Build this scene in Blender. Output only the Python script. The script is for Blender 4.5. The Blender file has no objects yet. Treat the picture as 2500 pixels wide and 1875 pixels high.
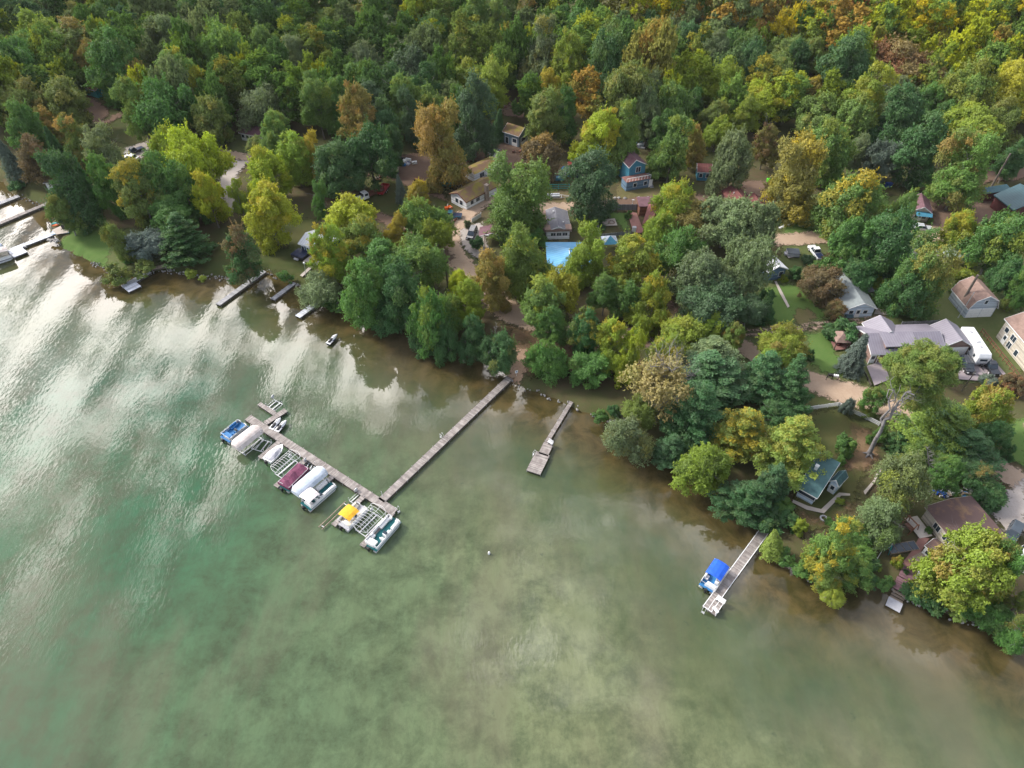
import bpy, math, random
import numpy as np
from mathutils import Vector, Matrix, noise as mnoise
R = math.radians
rng = np.random.default_rng(7)
random.seed(7)
S = bpy.context.scene
COL = S.collection
# ---------------------------------------------------------------- camera
CH, CTH, CF = 95.0, R(45), 1700.0          # height, tilt below the horizon, focal length in photo pixels (2500 wide)
cam = bpy.data.objects.new('camera', bpy.data.cameras.new('camera'))
COL.objects.link(cam); S.camera = cam
cam.location = (0, 0, CH); cam.rotation_euler = (math.pi/2 - CTH, 0, 0)
cam.data.sensor_width = 36; cam.data.lens = 36*CF/2500
cam.data.clip_end = 6000; cam.data.clip_start = 1
# ---------------------------------------------------------------- sky, sun, exposure
SUN_AZ, SUN_EL = -68.0, 38.0               # azimuth measured from straight ahead, + to the right
sund = Vector((math.sin(R(SUN_AZ))*math.cos(R(SUN_EL)), math.cos(R(SUN_AZ))*math.cos(R(SUN_EL)), math.sin(R(SUN_EL))))
GLOW_AZ, GLOW_EL = -26.0, 40.0
glow = Vector((math.sin(R(GLOW_AZ))*math.cos(R(GLOW_EL)), math.cos(R(GLOW_AZ))*math.cos(R(GLOW_EL)), math.sin(R(GLOW_EL))))
W = bpy.data.worlds.new('World'); S.world = W; W.use_nodes = True
def NW(nt, typ, **kw):
    n = nt.nodes.new(typ)
    for k, v in kw.items(): setattr(n, k, v)
    return n
def world():
    nt = W.node_tree; nt.nodes.clear(); L = nt.links.new
    out = NW(nt, 'ShaderNodeOutputWorld')
    sky = NW(nt, 'ShaderNodeTexSky', sky_type='NISHITA', sun_disc=False)
    sky.sun_elevation = R(SUN_EL); sky.sun_rotation = R(SUN_AZ); sky.air_density = 1; sky.dust_density = 1.5
    bg = NW(nt, 'ShaderNodeBackground'); bg.inputs[1].default_value = 0.14
    L(sky.outputs[0], bg.inputs[0])
    tc = NW(nt, 'ShaderNodeTexCoord'); sep = NW(nt, 'ShaderNodeSeparateXYZ'); L(tc.outputs['Generated'], sep.inputs[0])
    zz = NW(nt, 'ShaderNodeMath', operation='MAXIMUM'); L(sep.outputs[2], zz.inputs[0]); zz.inputs[1].default_value = .08
    dx = NW(nt, 'ShaderNodeMath', operation='DIVIDE'); L(sep.outputs[0], dx.inputs[0]); L(zz.outputs[0], dx.inputs[1])
    dy = NW(nt, 'ShaderNodeMath', operation='DIVIDE'); L(sep.outputs[1], dy.inputs[0]); L(zz.outputs[0], dy.inputs[1])
    cb = NW(nt, 'ShaderNodeCombineXYZ'); L(dx.outputs[0], cb.inputs[0]); L(dy.outputs[0], cb.inputs[1])
    def nz_(loc, rot, sc, scale, det, rough, dist):
        mp = NW(nt, 'ShaderNodeMapping'); mp.inputs['Location'].default_value = loc; mp.inputs['Rotation'].default_value = (0, 0, R(rot)); mp.inputs['Scale'].default_value = sc
        L(cb.outputs[0], mp.inputs[0]); n = NW(nt, 'ShaderNodeTexNoise'); n.inputs['Scale'].default_value = scale; n.inputs['Detail'].default_value = det; n.inputs['Roughness'].default_value = rough; n.inputs['Distortion'].default_value = dist
        L(mp.outputs[0], n.inputs[0]); return n.outputs[0]
    def ma(op, a, b_, c_=None):
        n = NW(nt, 'ShaderNodeMath', operation=op)
        for i, q in enumerate((a, b_, c_)):
            if q is None: continue
            if hasattr(q, 'links'): L(q, n.inputs[i])
            else: n.inputs[i].default_value = q
        return n.outputs[0]
    def near(cx, cy, r0, r1, sx=1):
        v = NW(nt, 'ShaderNodeVectorMath', operation='SUBTRACT'); L(cb.outputs[0], v.inputs[0]); v.inputs[1].default_value = (cx, cy, 0)
        w = NW(nt, 'ShaderNodeVectorMath', operation='MULTIPLY'); L(v.outputs[0], w.inputs[0]); w.inputs[1].default_value = (sx, 1, 0)
        l = NW(nt, 'ShaderNodeVectorMath', operation='LENGTH'); L(w.outputs[0], l.inputs[0]); m = NW(nt, 'ShaderNodeMapRange', interpolation_type='SMOOTHSTEP'); L(l.outputs['Value'], m.inputs[0])
        m.inputs[1].default_value = r0; m.inputs[2].default_value = r1; m.inputs[3].default_value = 1; m.inputs[4].default_value = 0; return m.outputs[0]
    big = nz_((3.3, 1.7, 0), 20, (1, 1, 1), 1.9, 5, .55, .3); streak = nz_((7.1, 2.2, 0), 0, (15, 2.4, 1), 1.0, 4, .6, .35); fine = nz_((1.1, 5.2, 0), 10, (1.2, 1, 1), 6.5, 5, .6, .5)
    smask = ma('MULTIPLY', near(-.95, 1.25, .45, 1.05), 1.25); stk = ma('MULTIPLY', ma('SUBTRACT', streak, .5), smask)
    tot = ma('ADD', ma('ADD', ma('MULTIPLY', big, .45), stk), ma('ADD', ma('MULTIPLY', fine, .32), .045))
    tot = ma('MULTIPLY_ADD', near(-.85, 1.35, .1, .9), .07, tot); tot = ma('MULTIPLY_ADD', near(-.35, 1.2, .05, .5), .09, tot); tot = ma('MULTIPLY_ADD', near(.35, .48, .1, .6), -.01, tot)
    tot = ma('MULTIPLY_ADD', near(-.55, .45, .1, .45), -.09, tot); tot = ma('MULTIPLY_ADD', near(-.15, .82, .05, .3, .6), -.07, tot)
    cr = NW(nt, 'ShaderNodeMapRange', interpolation_type='SMOOTHSTEP'); L(tot, cr.inputs[0]); cr.inputs[1].default_value = .38; cr.inputs[2].default_value = .60
    # cloud brightness rises towards the veiled sun
    dt = NW(nt, 'ShaderNodeVectorMath', operation='DOT_PRODUCT'); L(tc.outputs['Generated'], dt.inputs[0]); dt.inputs[1].default_value = glow
    g1 = NW(nt, 'ShaderNodeMapRange', interpolation_type='SMOOTHERSTEP'); L(dt.outputs['Value'], g1.inputs[0]); g1.inputs[1].default_value = .35; g1.inputs[2].default_value = .99; g1.inputs[4].default_value = 1
    pw = NW(nt, 'ShaderNodeMath', operation='POWER'); L(g1.outputs[0], pw.inputs[0]); pw.inputs[1].default_value = 1.7
    ml = NW(nt, 'ShaderNodeMath', operation='MULTIPLY_ADD'); L(pw.outputs[0], ml.inputs[0]); ml.inputs[1].default_value = 8.4; ml.inputs[2].default_value = 1.75
    cbg = NW(nt, 'ShaderNodeBackground'); cbg.inputs[0].default_value = (1, .94, .90, 1); L(ml.outputs[0], cbg.inputs[1])
    mx = NW(nt, 'ShaderNodeMixShader'); L(cr.outputs[0], mx.inputs[0]); L(bg.outputs[0], mx.inputs[1]); L(cbg.outputs[0], mx.inputs[2])
    L(mx.outputs[0], out.inputs[0])
world()
sd = bpy.data.lights.new('sun', 'SUN'); sd.energy = 3.4; sd.angle = R(11); sd.color = (1, .95, .86)
so = bpy.data.objects.new('sun', sd); COL.objects.link(so); so.rotation_euler = (-sund).to_track_quat('-Z', 'Y').to_euler()
S.view_settings.view_transform = 'Standard'; S.view_settings.look = 'None'; S.view_settings.gamma = 1
S.view_settings.exposure = 0.62
S.render.engine = 'CYCLES'
# ---------------------------------------------------------------- pixels of the photograph <-> metres
cS, sS = math.cos(CTH), math.sin(CTH)
LAND = 1.0
def P(x, y, z=LAND):
    cx = (x-1250)/CF; cy = (937.5-y)/CF
    d = (cx, cS+cy*sS, -sS+cy*cS); t = (z-CH)/d[2]
    return Vector((d[0]*t, d[1]*t, z))
def PX(p):
    X, Y, Z = p[0], p[1], p[2]-CH
    dep = Y*cS - Z*sS; up = Y*sS + Z*cS
    return (1250+CF*X/dep, 937.5-CF*up/dep, dep)
def crop(ox, oy, s): return lambda x, y: (ox+x*s, oy+y*s)
cA = crop(0, 0, .31646); cB = crop(600, 0, .31646); cC = crop(1200, 0, .31646); cD = crop(1800, 0, .31646)
cE = crop(0, 400, .31646); cF = crop(600, 400, .31646); cG = crop(1200, 400, .31646); cH = crop(1800, 400, .31646)
cI = crop(500, 950, .2411); cJ = crop(900, 850, .27125); cK = crop(1450, 850, .27125); cL = crop(1900, 850, .27125)
cM = crop(1600, 1200, .22604); cN = crop(2000, 1200, .22604)
# ---------------------------------------------------------------- materials
MATS = {}
def mat(name, col, rough=.8, col2=None, scale=.8, amt=.5, metal=0, bump=0, bscale=8, spec=.3, kind='noise', pitch=.2, detail=4, lo=.35, hi=.65):
    if name in MATS: return MATS[name]
    m = bpy.data.materials.new(name); m.use_nodes = True; nt = m.node_tree; L = nt.links.new
    b = nt.nodes['Principled BSDF']; b.inputs['Roughness'].default_value = rough; b.inputs['Metallic'].default_value = metal
    b.inputs['Specular IOR Level'].default_value = spec
    tc = NW(nt, 'ShaderNodeTexCoord')
    col2 = col2 or tuple(c*.72 for c in col)
    nz = NW(nt, 'ShaderNodeTexNoise'); nz.inputs['Scale'].default_value = scale; nz.inputs['Detail'].default_value = detail; nz.inputs['Roughness'].default_value = .65
    L(tc.outputs['Object'], nz.inputs[0])
    mr = NW(nt, 'ShaderNodeMapRange'); L(nz.outputs[0], mr.inputs[0]); mr.inputs[1].default_value = lo; mr.inputs[2].default_value = hi; mr.inputs[4].default_value = amt*2 if amt < .5 else 1
    mx = NW(nt, 'ShaderNodeMix', data_type='RGBA'); mx.inputs[6].default_value = (*col, 1); mx.inputs[7].default_value = (*col2, 1); L(mr.outputs[0], mx.inputs[0])
    last = mx.outputs[2]
    if kind in ('plankx', 'planky', 'plankz', 'seamx', 'seamy'):
        sp = NW(nt, 'ShaderNodeSeparateXYZ'); L(tc.outputs['Object'], sp.inputs[0])
        ax = {'x': 0, 'y': 1, 'z': 2}[kind[-1]]
        dv = NW(nt, 'ShaderNodeMath', operation='DIVIDE'); L(sp.outputs[ax], dv.inputs[0]); dv.inputs[1].default_value = pitch
        fl = NW(nt, 'ShaderNodeMath', operation='FLOOR'); L(dv.outputs[0], fl.inputs[0])
        fr = NW(nt, 'ShaderNodeMath', operation='FRACT'); L(dv.outputs[0], fr.inputs[0])
        wn = NW(nt, 'ShaderNodeTexWhiteNoise', noise_dimensions='1D'); L(fl.outputs[0], wn.inputs['W'])
        gap = NW(nt, 'ShaderNodeMath', operation='LESS_THAN'); L(fr.outputs[0], gap.inputs[0]); gap.inputs[1].default_value = .14
        if kind.startswith('seam'):
            f = NW(nt, 'ShaderNodeMath', operation='MULTIPLY_ADD'); L(gap.outputs[0], f.inputs[0]); f.inputs[1].default_value = -.3; f.inputs[2].default_value = 1.0
        else:
            f0 = NW(nt, 'ShaderNodeMath', operation='MULTIPLY_ADD'); L(wn.outputs[0], f0.inputs[0]); f0.inputs[1].default_value = .5; f0.inputs[2].default_value = .75
            f = NW(nt, 'ShaderNodeMath', operation='MULTIPLY_ADD'); L(gap.outputs[0], f.inputs[0]); f.inputs[1].default_value = -.45; L(f0.outputs[0], f.inputs[2])
        vm = NW(nt, 'ShaderNodeVectorMath', operation='SCALE'); L(last, vm.inputs[0]); L(f.outputs[0], vm.inputs['Scale']); last = vm.outputs[0]
    L(last, b.inputs['Base Color'])
    if bump:
        n2 = NW(nt, 'ShaderNodeTexNoise'); n2.inputs['Scale'].default_value = bscale; n2.inputs['Detail'].default_value = 4; L(tc.outputs['Object'], n2.inputs[0])
        bp = NW(nt, 'ShaderNodeBump'); bp.inputs['Strength'].default_value = bump; L(n2.outputs[0], bp.inputs['Height']); L(bp.outputs[0], b.inputs['Normal'])
    MATS[name] = m; return m
M = dict(
 dock=mat('weathered_planks', (.29,.265,.25), .85, (.18,.155,.145), 1.2, .5, kind='plankx', pitch=.19),
 dockg=mat('grey_planks', (.34,.34,.35), .8, (.24,.24,.26), 1.2, .5, kind='plankx', pitch=.25),
 dockw=mat('pale_decking', (.62,.64,.70), .7, (.5,.52,.57), 1.5, .5, kind='plankx', pitch=.5),
 dockm=mat('maroon_decking', (.20,.11,.13), .8, (.13,.07,.08), 1.2, .5, kind='plankx', pitch=.2),
 beam=mat('dark_timber', (.10,.085,.07), .9),
 post=mat('dock_pipe', (.35,.35,.35), .5, metal=.3),
 alu=mat('aluminium', (.62,.63,.64), .45, (.5,.5,.52), 2, .5, metal=.35),
 white=mat('white_gelcoat', (.74,.74,.74), .35, (.62,.63,.66), 1.5, .4, spec=.5),
 cream=mat('cream_vinyl', (.72,.68,.58), .6, (.6,.55,.45), 3, .5),
 vinylw=mat('white_vinyl', (.76,.75,.74), .55, (.6,.6,.6), 3, .5),
 tan=mat('tan_canvas', (.56,.51,.49), .9, (.40,.35,.33), 1.2, .5, bump=.2),
 canw=mat('white_canvas', (.52,.57,.64), .85, (.34,.39,.46), 1.0, .6, bump=.25, bscale=3),
 canbim=mat('offwhite_bimini', (.75,.70,.70), .85, (.62,.56,.56), 1.5, .5, bump=.15),
 maroon=mat('maroon_canvas', (.16,.045,.09), .85, (.10,.03,.06), 1.5, .6, bump=.4, bscale=4),
 yellow=mat('yellow_canvas', (.66,.38,.025), .8, (.52,.28,.02), 1.5, .5, bump=.15),
 blue=mat('blue_canvas', (.015,.10,.55), .75, (.01,.07,.42), 1.5, .5, bump=.15),
 blue2=mat('blue_vinyl', (.03,.17,.38), .6, (.02,.11,.28), 2, .5),
 teal=mat('teal_carpet', (.01,.10,.11), .95, (.01,.07,.08), 3, .5),
 greyc=mat('grey_cover', (.42,.42,.45), .9, (.34,.34,.37), 1.5, .5),
 black=mat('black_plastic', (.02,.02,.022), .5),
 tyre=mat('tyre_rubber', (.02,.02,.02), .9),
 navy=mat('navy_plastic', (.02,.03,.07), .4),
 glass=mat('window_glass', (.02,.03,.045), .12, (.03,.045,.06), 2, .5, spec=.6),
 trim=mat('white_trim', (.74,.74,.74), .6, (.6,.6,.6), 3, .4),
 mauve=mat('mauve_metal_roof', (.215,.20,.235), .5, (.18,.165,.20), .5, .5, kind='seamx', pitch=.5, spec=.4),
 mauvey=mat('mauve_metal_roof_across', (.215,.20,.235), .5, (.18,.165,.20), .5, .5, kind='seamy', pitch=.5, spec=.4),
 shing=mat('green_grey_shingles', (.19,.215,.215), .9, (.15,.17,.175), 1.3, .5, bump=.4, bscale=6),
 slate=mat('slate_shingles', (.065,.135,.14), .9, (.045,.095,.10), 1.6, .5, bump=.4, bscale=6),
 brownr=mat('brown_shingles', (.25,.17,.14), .9, (.18,.12,.10), 1.2, .5, bump=.4, bscale=6),
 dbrown=mat('dark_brown_roofing', (.095,.06,.055), .9, (.18,.11,.065), .3, .8, bump=.3, lo=.52, hi=.66),
 moss=mat('mossy_shingles', (.14,.085,.055), .95, (.17,.14,.03), .45, .8, bump=.5, bscale=5, lo=.42, hi=.58),
 red=mat('red_brown_roof', (.17,.06,.055), .85, (.12,.045,.04), 1.0, .5, kind='seamx', pitch=.6),
 purple=mat('purple_brown_roof', (.14,.075,.09), .85, (.10,.05,.06), 1, .5),
 tealr=mat('dark_teal_metal_roof', (.035,.085,.10), .45, (.03,.07,.085), .6, .5, kind='seamx', pitch=.5),
 whiter=mat('white_metal_roof', (.68,.69,.72), .5, (.58,.59,.63), .6, .5, kind='seamx', pitch=.6),
 bluer=mat('bright_blue_roof', (.13,.34,.55), .45, (.10,.29,.50), .5, .5, kind='seamy', pitch=.8),
 greyr=mat('grey_shingles', (.16,.16,.18), .9, (.12,.12,.14), 1.2, .5, bump=.3),
 pgreen=mat('pale_green_roof', (.38,.46,.38), .7, (.32,.40,.33), .6, .5),
 wwall=mat('white_siding', (.70,.71,.74), .7, (.6,.61,.64), .8, .5, kind='plankz', pitch=.22),
 lbwall=mat('light_blue_siding', (.52,.62,.72), .7, (.46,.55,.65), .8, .5, kind='plankz', pitch=.22),
 bwall=mat('blue_siding', (.05,.27,.40), .7, (.04,.2,.32), .8, .5, kind='plankz', pitch=.25),
 bgwall=mat('blue_grey_siding', (.13,.21,.30), .8, (.10,.16,.23), .8, .5, kind='plankz', pitch=.25),
 nwall=mat('navy_siding', (.03,.09,.17), .7, (.02,.07,.13), .8, .5),
 gwall=mat('grey_blue_siding', (.40,.46,.53), .7, (.35,.4,.46), .8, .5, kind='plankz', pitch=.22),
 brwall=mat('brown_siding', (.24,.16,.14), .8, (.18,.12,.10), .8, .5, kind='plankz', pitch=.22),
 bewall=mat('beige_siding', (.50,.45,.38), .8, (.42,.38,.32), .8, .5, kind='plankz', pitch=.22),
 log=mat('log_wall', (.22,.10,.06), .8, (.14,.06,.04), .8, .5, kind='plankz', pitch=.3),
 rwall=mat('dark_red_wall', (.10,.03,.03), .8),
 barnw=mat('weathered_barn_boards', (.16,.24,.31), .9, (.22,.27,.31), .6, .6, kind='plankx', pitch=.3),
 stone=mat('chimney_stone', (.33,.26,.21), .9, (.2,.16,.13), 3, .6, bump=.5),
 wood=mat('weathered_wood', (.30,.24,.19), .9, (.2,.16,.12), 1.5, .5, kind='plankx', pitch=.15),
 gfence=mat('grey_fence_boards', (.24,.25,.26), .9, (.17,.18,.19), 1.0, .5, kind='plankx', pitch=.2),
 bark=mat('tree_bark', (.17,.145,.125), .95, (.10,.085,.07), 2.5, .6, bump=.6, bscale=10),
 barkp=mat('pale_bark', (.22,.21,.21), .95, (.15,.14,.14), 2.0, .6, bump=.6, bscale=10),
 rock=mat('shore_rock', (.36,.35,.34), .9, (.16,.15,.14), 2.2, .6, bump=.4),
 carblk=mat('black_car_paint', (.018,.02,.025), .2, spec=.8), carsil=mat('silver_car_paint', (.55,.57,.6), .25, spec=.8, metal=.3),
 carwht=mat('white_car_paint', (.75,.76,.78), .25, spec=.8), carblu=mat('teal_blue_car_paint', (.02,.13,.20), .25, spec=.8),
 cargry=mat('dark_grey_car_paint', (.05,.065,.08), .25, spec=.8), carred=mat('red_paint', (.38,.02,.03), .4, spec=.6),
 rust=mat('rusty_metal', (.16,.07,.045), .9, (.09,.04,.03), 2, .6),
 green=mat('lime_green_plastic', (.12,.62,.04), .5), bin=mat('blue_plastic', (.02,.07,.30), .5),
 orange=mat('orange_plastic', (.72,.13,.02), .45), tealp=mat('teal_plastic', (.02,.33,.33), .45),
 conc=mat('pale_concrete', (.46,.42,.38), .9, (.38,.34,.31), 1.5, .5),
 brick=mat('red_brick_paving', (.26,.13,.11), .9, (.18,.09,.08), 2, .5),
 tarp=mat('blue_tarp', (.06,.24,.34), .6, (.05,.18,.27), 2, .5),
)
# ---------------------------------------------------------------- mesh building
def tag(o, label=None, cat=None, group=None, kind=None):
    if label: o['label'] = label
    if cat: o['category'] = cat
    if group: o['group'] = group
    if kind: o['kind'] = kind
    return o
def empty(name, loc=(0,0,0), rz=0, label=None, cat=None, group=None):
    o = bpy.data.objects.new(name, None); COL.objects.link(o); o.location = loc; o.rotation_euler = (0,0,rz); o.empty_display_size = .3
    return tag(o, label, cat, group)
class MB:
    def __init__(s): s.v = []; s.f = []
    def add(s, vs, fs):
        n = len(s.v); s.v += [tuple(v) for v in vs]; s.f += [tuple(i+n for i in f) for f in fs]; return s
    def tbox(s, a, b):      # a=(x0,x1,y0,y1,z) bottom, b same for top
        v = [(a[0],a[2],a[4]),(a[1],a[2],a[4]),(a[1],a[3],a[4]),(a[0],a[3],a[4]),(b[0],b[2],b[4]),(b[1],b[2],b[4]),(b[1],b[3],b[4]),(b[0],b[3],b[4])]
        return s.add(v, [(3,2,1,0),(4,5,6,7),(0,1,5,4),(1,2,6,5),(2,3,7,6),(3,0,4,7)])
    def box(s, x0, x1, y0, y1, z0, z1): return s.tbox((x0,x1,y0,y1,z0),(x0,x1,y0,y1,z1))
    def tube(s, p, q, r=.04, r2=None, n=6, cap=True):
        p = Vector(p); q = Vector(q); d = q-p
        if d.length < 1e-6: return s
        r2 = r if r2 is None else r2
        u = d.orthogonal().normalized(); w = d.normalized().cross(u)
        vs = [p+(u*math.cos(2*math.pi*i/n)+w*math.sin(2*math.pi*i/n))*r for i in range(n)] + [q+(u*math.cos(2*math.pi*i/n)+w*math.sin(2*math.pi*i/n))*r2 for i in range(n)]
        fs = [(i,(i+1)%n,n+(i+1)%n,n+i) for i in range(n)]
        if cap: fs += [tuple(range(n))[::-1], tuple(range(n,2*n))]
        return s.add(vs, fs)
    def path(s, pts, r=.04, n=6):
        for a, b in zip(pts, pts[1:]): s.tube(a, b, r, n=n)
        return s
    def prism(s, prof, axis, a, b):   # closed profile of 2D points, extruded along axis 'x' or 'y'
        n = len(prof)
        g = (lambda t, p: (t, p[0], p[1])) if axis == 'x' else (lambda t, p: (p[0], t, p[1])) if axis == 'y' else (lambda t, p: (p[0], p[1], t))
        return s.add([g(a,p) for p in prof]+[g(b,p) for p in prof], [tuple(range(n))[::-1], tuple(range(n,2*n))]+[(i,(i+1)%n,n+(i+1)%n,n+i) for i in range(n)])
    def ball(s, c, r, n=8, m=5, sz=1):
        c = Vector(c); vs = [c+Vector((0,0,-r*sz))]
        for j in range(1, m):
            t = -math.pi/2+math.pi*j/m
            vs += [c+Vector((r*math.cos(t)*math.cos(2*math.pi*i/n), r*math.cos(t)*math.sin(2*math.pi*i/n), r*sz*math.sin(t))) for i in range(n)]
        vs.append(c+Vector((0,0,r*sz))); fs = [(0,1+(i+1)%n,1+i) for i in range(n)]
        for j in range(m-2): fs += [(1+j*n+i,1+j*n+(i+1)%n,1+(j+1)*n+(i+1)%n,1+(j+1)*n+i) for i in range(n)]
        k = 1+(m-2)*n; fs += [(k+i,k+(i+1)%n,len(vs)-1) for i in range(n)]
        return s.add(vs, fs)
    def build(s, name, m, parent=None, loc=None, rz=None, bevel=0, smooth=False):
        me = bpy.data.meshes.new(name); me.from_pydata(s.v, [], s.f); me.update(); me.materials.append(m)
        if smooth: me.polygons.foreach_set('use_smooth', [True]*len(me.polygons))
        o = bpy.data.objects.new(name, me); COL.objects.link(o)
        if parent: o.parent = parent
        if loc is not None: o.location = loc
        if rz is not None: o.rotation_euler = (0,0,rz)
        if bevel:
            b = o.modifiers.new('bevel', 'BEVEL'); b.width = bevel; b.segments = 2; b.limit_method = 'ANGLE'
        return o
def copy_tree(o, parent=None):
    c = o.copy(); COL.objects.link(c)
    if parent: c.parent = parent
    for ch in o.children: copy_tree(ch, c)
    return c
LANDMARKS = []     # (words, pixel x, pixel y)
# ---------------------------------------------------------------- shoreline, terrain, water
SHORE_PX = [(-420,300),(-150,420),(0,447)]+[cE(*p) for p in [(60,225),(150,262),(230,290),(310,330),(385,360),(405,400),(375,480),(375,545),(430,590),(445,650),(560,705),(700,775),(800,815),(880,885),(950,900),(1060,850),(1150,845),(1300,835),(1400,862),(1560,888),(1760,888),(1950,852),(2050,838)]] \
 + [cF(*p) for p in [(200,860),(350,915),(600,1078),(740,1125),(1000,1195),(1180,1290),(1400,1400),(1650,1500),(1850,1560),(1985,1630)]] \
 + [cJ(*p) for p in [(1255,262),(1285,330),(1400,385),(1600,450),(1770,520),(1900,585),(2130,650)]] \
 + [cK(*p) for p in [(250,780),(400,880),(560,965),(760,1095),(1050,1315),(1290,1505),(1500,1620)]] \
 + [cM(*p) for p in [(1120,540),(1250,715),(1450,830),(1600,930),(1760,1010)]] \
 + [cN(*p) for p in [(300,990),(450,960),(640,985),(780,1075),(900,1150),(1000,1210),(1300,1315),(1450,1400),(1700,1460),(1900,1550),(2080,1650),(2300,1790),(2700,1950)]]
shore = np.array([P(x, y, 0)[:2] for x, y in SHORE_PX])
far = [P(3000,1500,0)[:2], (420, 120), (520, 900), (-60, 900), (-110, 420), P(300,-40,0)[:2], P(150,4,0)[:2], P(0,26,0)[:2], P(-250,120,0)[:2], P(-520,240,0)[:2]]
LANDPOLY = np.vstack([shore, np.array([list(p) for p in far])])
def seg_dist(X, Y, poly, closed=True):
    d = np.full(X.shape, 1e9); n = len(poly)
    for i in range(n if closed else n-1):
        a = poly[i]; b = poly[(i+1) % n]; ab = b-a; l = max((ab**2).sum(), 1e-9)
        t = np.clip(((X-a[0])*ab[0]+(Y-a[1])*ab[1])/l, 0, 1)
        d = np.minimum(d, np.hypot(X-a[0]-t*ab[0], Y-a[1]-t*ab[1]))
    return d
def inside(X, Y, poly):
    r = np.zeros(X.shape, bool); n = len(poly); j = n-1
    for i in range(n):
        xi, yi = poly[i]; xj, yj = poly[j]
        c = ((yi > Y) != (yj > Y)) & (X < (xj-xi)*(Y-yi)/((yj-yi) if yj != yi else 1e-9)+xi)
        r ^= c; j = i
    return r
def sdf(X, Y, poly):
    d = seg_dist(X, Y, poly); return np.where(inside(X, Y, poly), d, -d)
def sstep(a, b, x):
    t = np.clip((x-a)/(b-a), 0, 1); return t*t*(3-2*t)
def hill(X, Y): return 13*sstep(228, 340, Y+.25*X)*sstep(-60, 120, X)+3*sstep(228, 320, Y)
def fbm2(X, Y, s, seed=0):
    r = np.zeros(X.shape); a = 1; tot = 0
    g = np.random.default_rng(seed)
    for o in range(5):
        for k in range(3):
            th = g.uniform(0, 6.28); ph = g.uniform(0, 6.28); w = s*(1.9**o)*g.uniform(.8, 1.25)
            r += a*np.sin((X*np.cos(th)+Y*np.sin(th))*w+ph+1.3*np.sin((X*np.sin(th)-Y*np.cos(th))*w*.7+ph*2))
            tot += a
        a *= .6
    return r/tot*1.6
def grid(name, xs, ys, zf, m, attrs=None):
    X, Y = np.meshgrid(xs, ys); nx, ny = len(xs), len(ys)
    Z = zf(X, Y); co = np.stack([X, Y, Z], -1).reshape(-1, 3)
    i = np.arange(nx*ny).reshape(ny, nx)
    f = np.stack([i[:-1,:-1], i[:-1,1:], i[1:,1:], i[1:,:-1]], -1).reshape(-1, 4)
    return np_mesh(name, co, f, m, {k: fn(X, Y).reshape(-1) for k, fn in (attrs or {}).items()})
def np_mesh(name, co, f, m, attrs=None, smooth=True, fattrs=None, link=True):
    me = bpy.data.meshes.new(name); me.vertices.add(len(co)); me.vertices.foreach_set('co', np.asarray(co, np.float32).ravel())
    k = f.shape[1]; me.loops.add(f.size); me.loops.foreach_set('vertex_index', f.astype(np.int32).ravel())
    me.polygons.add(len(f)); me.polygons.foreach_set('loop_start', np.arange(0, f.size, k, dtype=np.int32)); me.update(calc_edges=True)
    me.polygons.foreach_set('use_smooth', [smooth]*len(f))
    for n, v in (attrs or {}).items():
        a = me.attributes.new(n, 'FLOAT', 'POINT'); a.data.foreach_set('value', v.astype(np.float32))
    for n, v in (fattrs or {}).items():
        a = me.attributes.new(n, 'FLOAT', 'FACE'); a.data.foreach_set('value', v.astype(np.float32))
    me.materials.append(m)
    if not link: return me
    o = bpy.data.objects.new(name, me); COL.objects.link(o); return o
def node_mat(name):
    m = bpy.data.materials.new(name); m.use_nodes = True; return m, m.node_tree, m.node_tree.links.new, m.node_tree.nodes['Principled BSDF']
def noise_node(nt, L, vec, scale, detail=4, rough=.6, dist=0):
    n = NW(nt, 'ShaderNodeTexNoise'); n.inputs['Scale'].default_value = scale; n.inputs['Detail'].default_value = detail; n.inputs['Roughness'].default_value = rough; n.inputs['Distortion'].default_value = dist
    L(vec, n.inputs[0]); return n.outputs[0]
def rng_node(nt, L, src, a, b, c=0, d=1):
    n = NW(nt, 'ShaderNodeMapRange'); L(src, n.inputs[0]); n.inputs[1].default_value = a; n.inputs[2].default_value = b; n.inputs[3].default_value = c; n.inputs[4].default_value = d; return n.outputs[0]
def mixc(nt, L, fac, a, b):
    n = NW(nt, 'ShaderNodeMix', data_type='RGBA')
    if hasattr(fac, 'links'): L(fac, n.inputs[0])
    else: n.inputs[0].default_value = fac
    for v, i in ((a, 6), (b, 7)):
        if hasattr(v, 'links'): L(v, n.inputs[i])
        else: n.inputs[i].default_value = (*v, 1)
    return n.outputs[2]
def ground_mat():
    m, nt, L, b = node_mat('forest_floor_and_thin_grass'); tc = NW(nt, 'ShaderNodeTexCoord'); v = tc.outputs['Object']
    n1 = rng_node(nt, L, noise_node(nt, L, v, .05, 5), .42, .6); n2 = rng_node(nt, L, noise_node(nt, L, v, .6, 5, .7), .35, .65); n3 = rng_node(nt, L, noise_node(nt, L, v, 4, 3, .7), .3, .7)
    a = mixc(nt, L, n2, (.085, .060, .036), (.060, .065, .025)); c = mixc(nt, L, n1, a, (.055, .075, .022))
    d = mixc(nt, L, n3, c, (.12, .085, .055)); n = nt.nodes[-1]
    e = mixc(nt, L, .35, c, d); L(e, b.inputs['Base Color']); b.inputs['Roughness'].default_value = 1; b.inputs['Specular IOR Level'].default_value = .1
    return m
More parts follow.
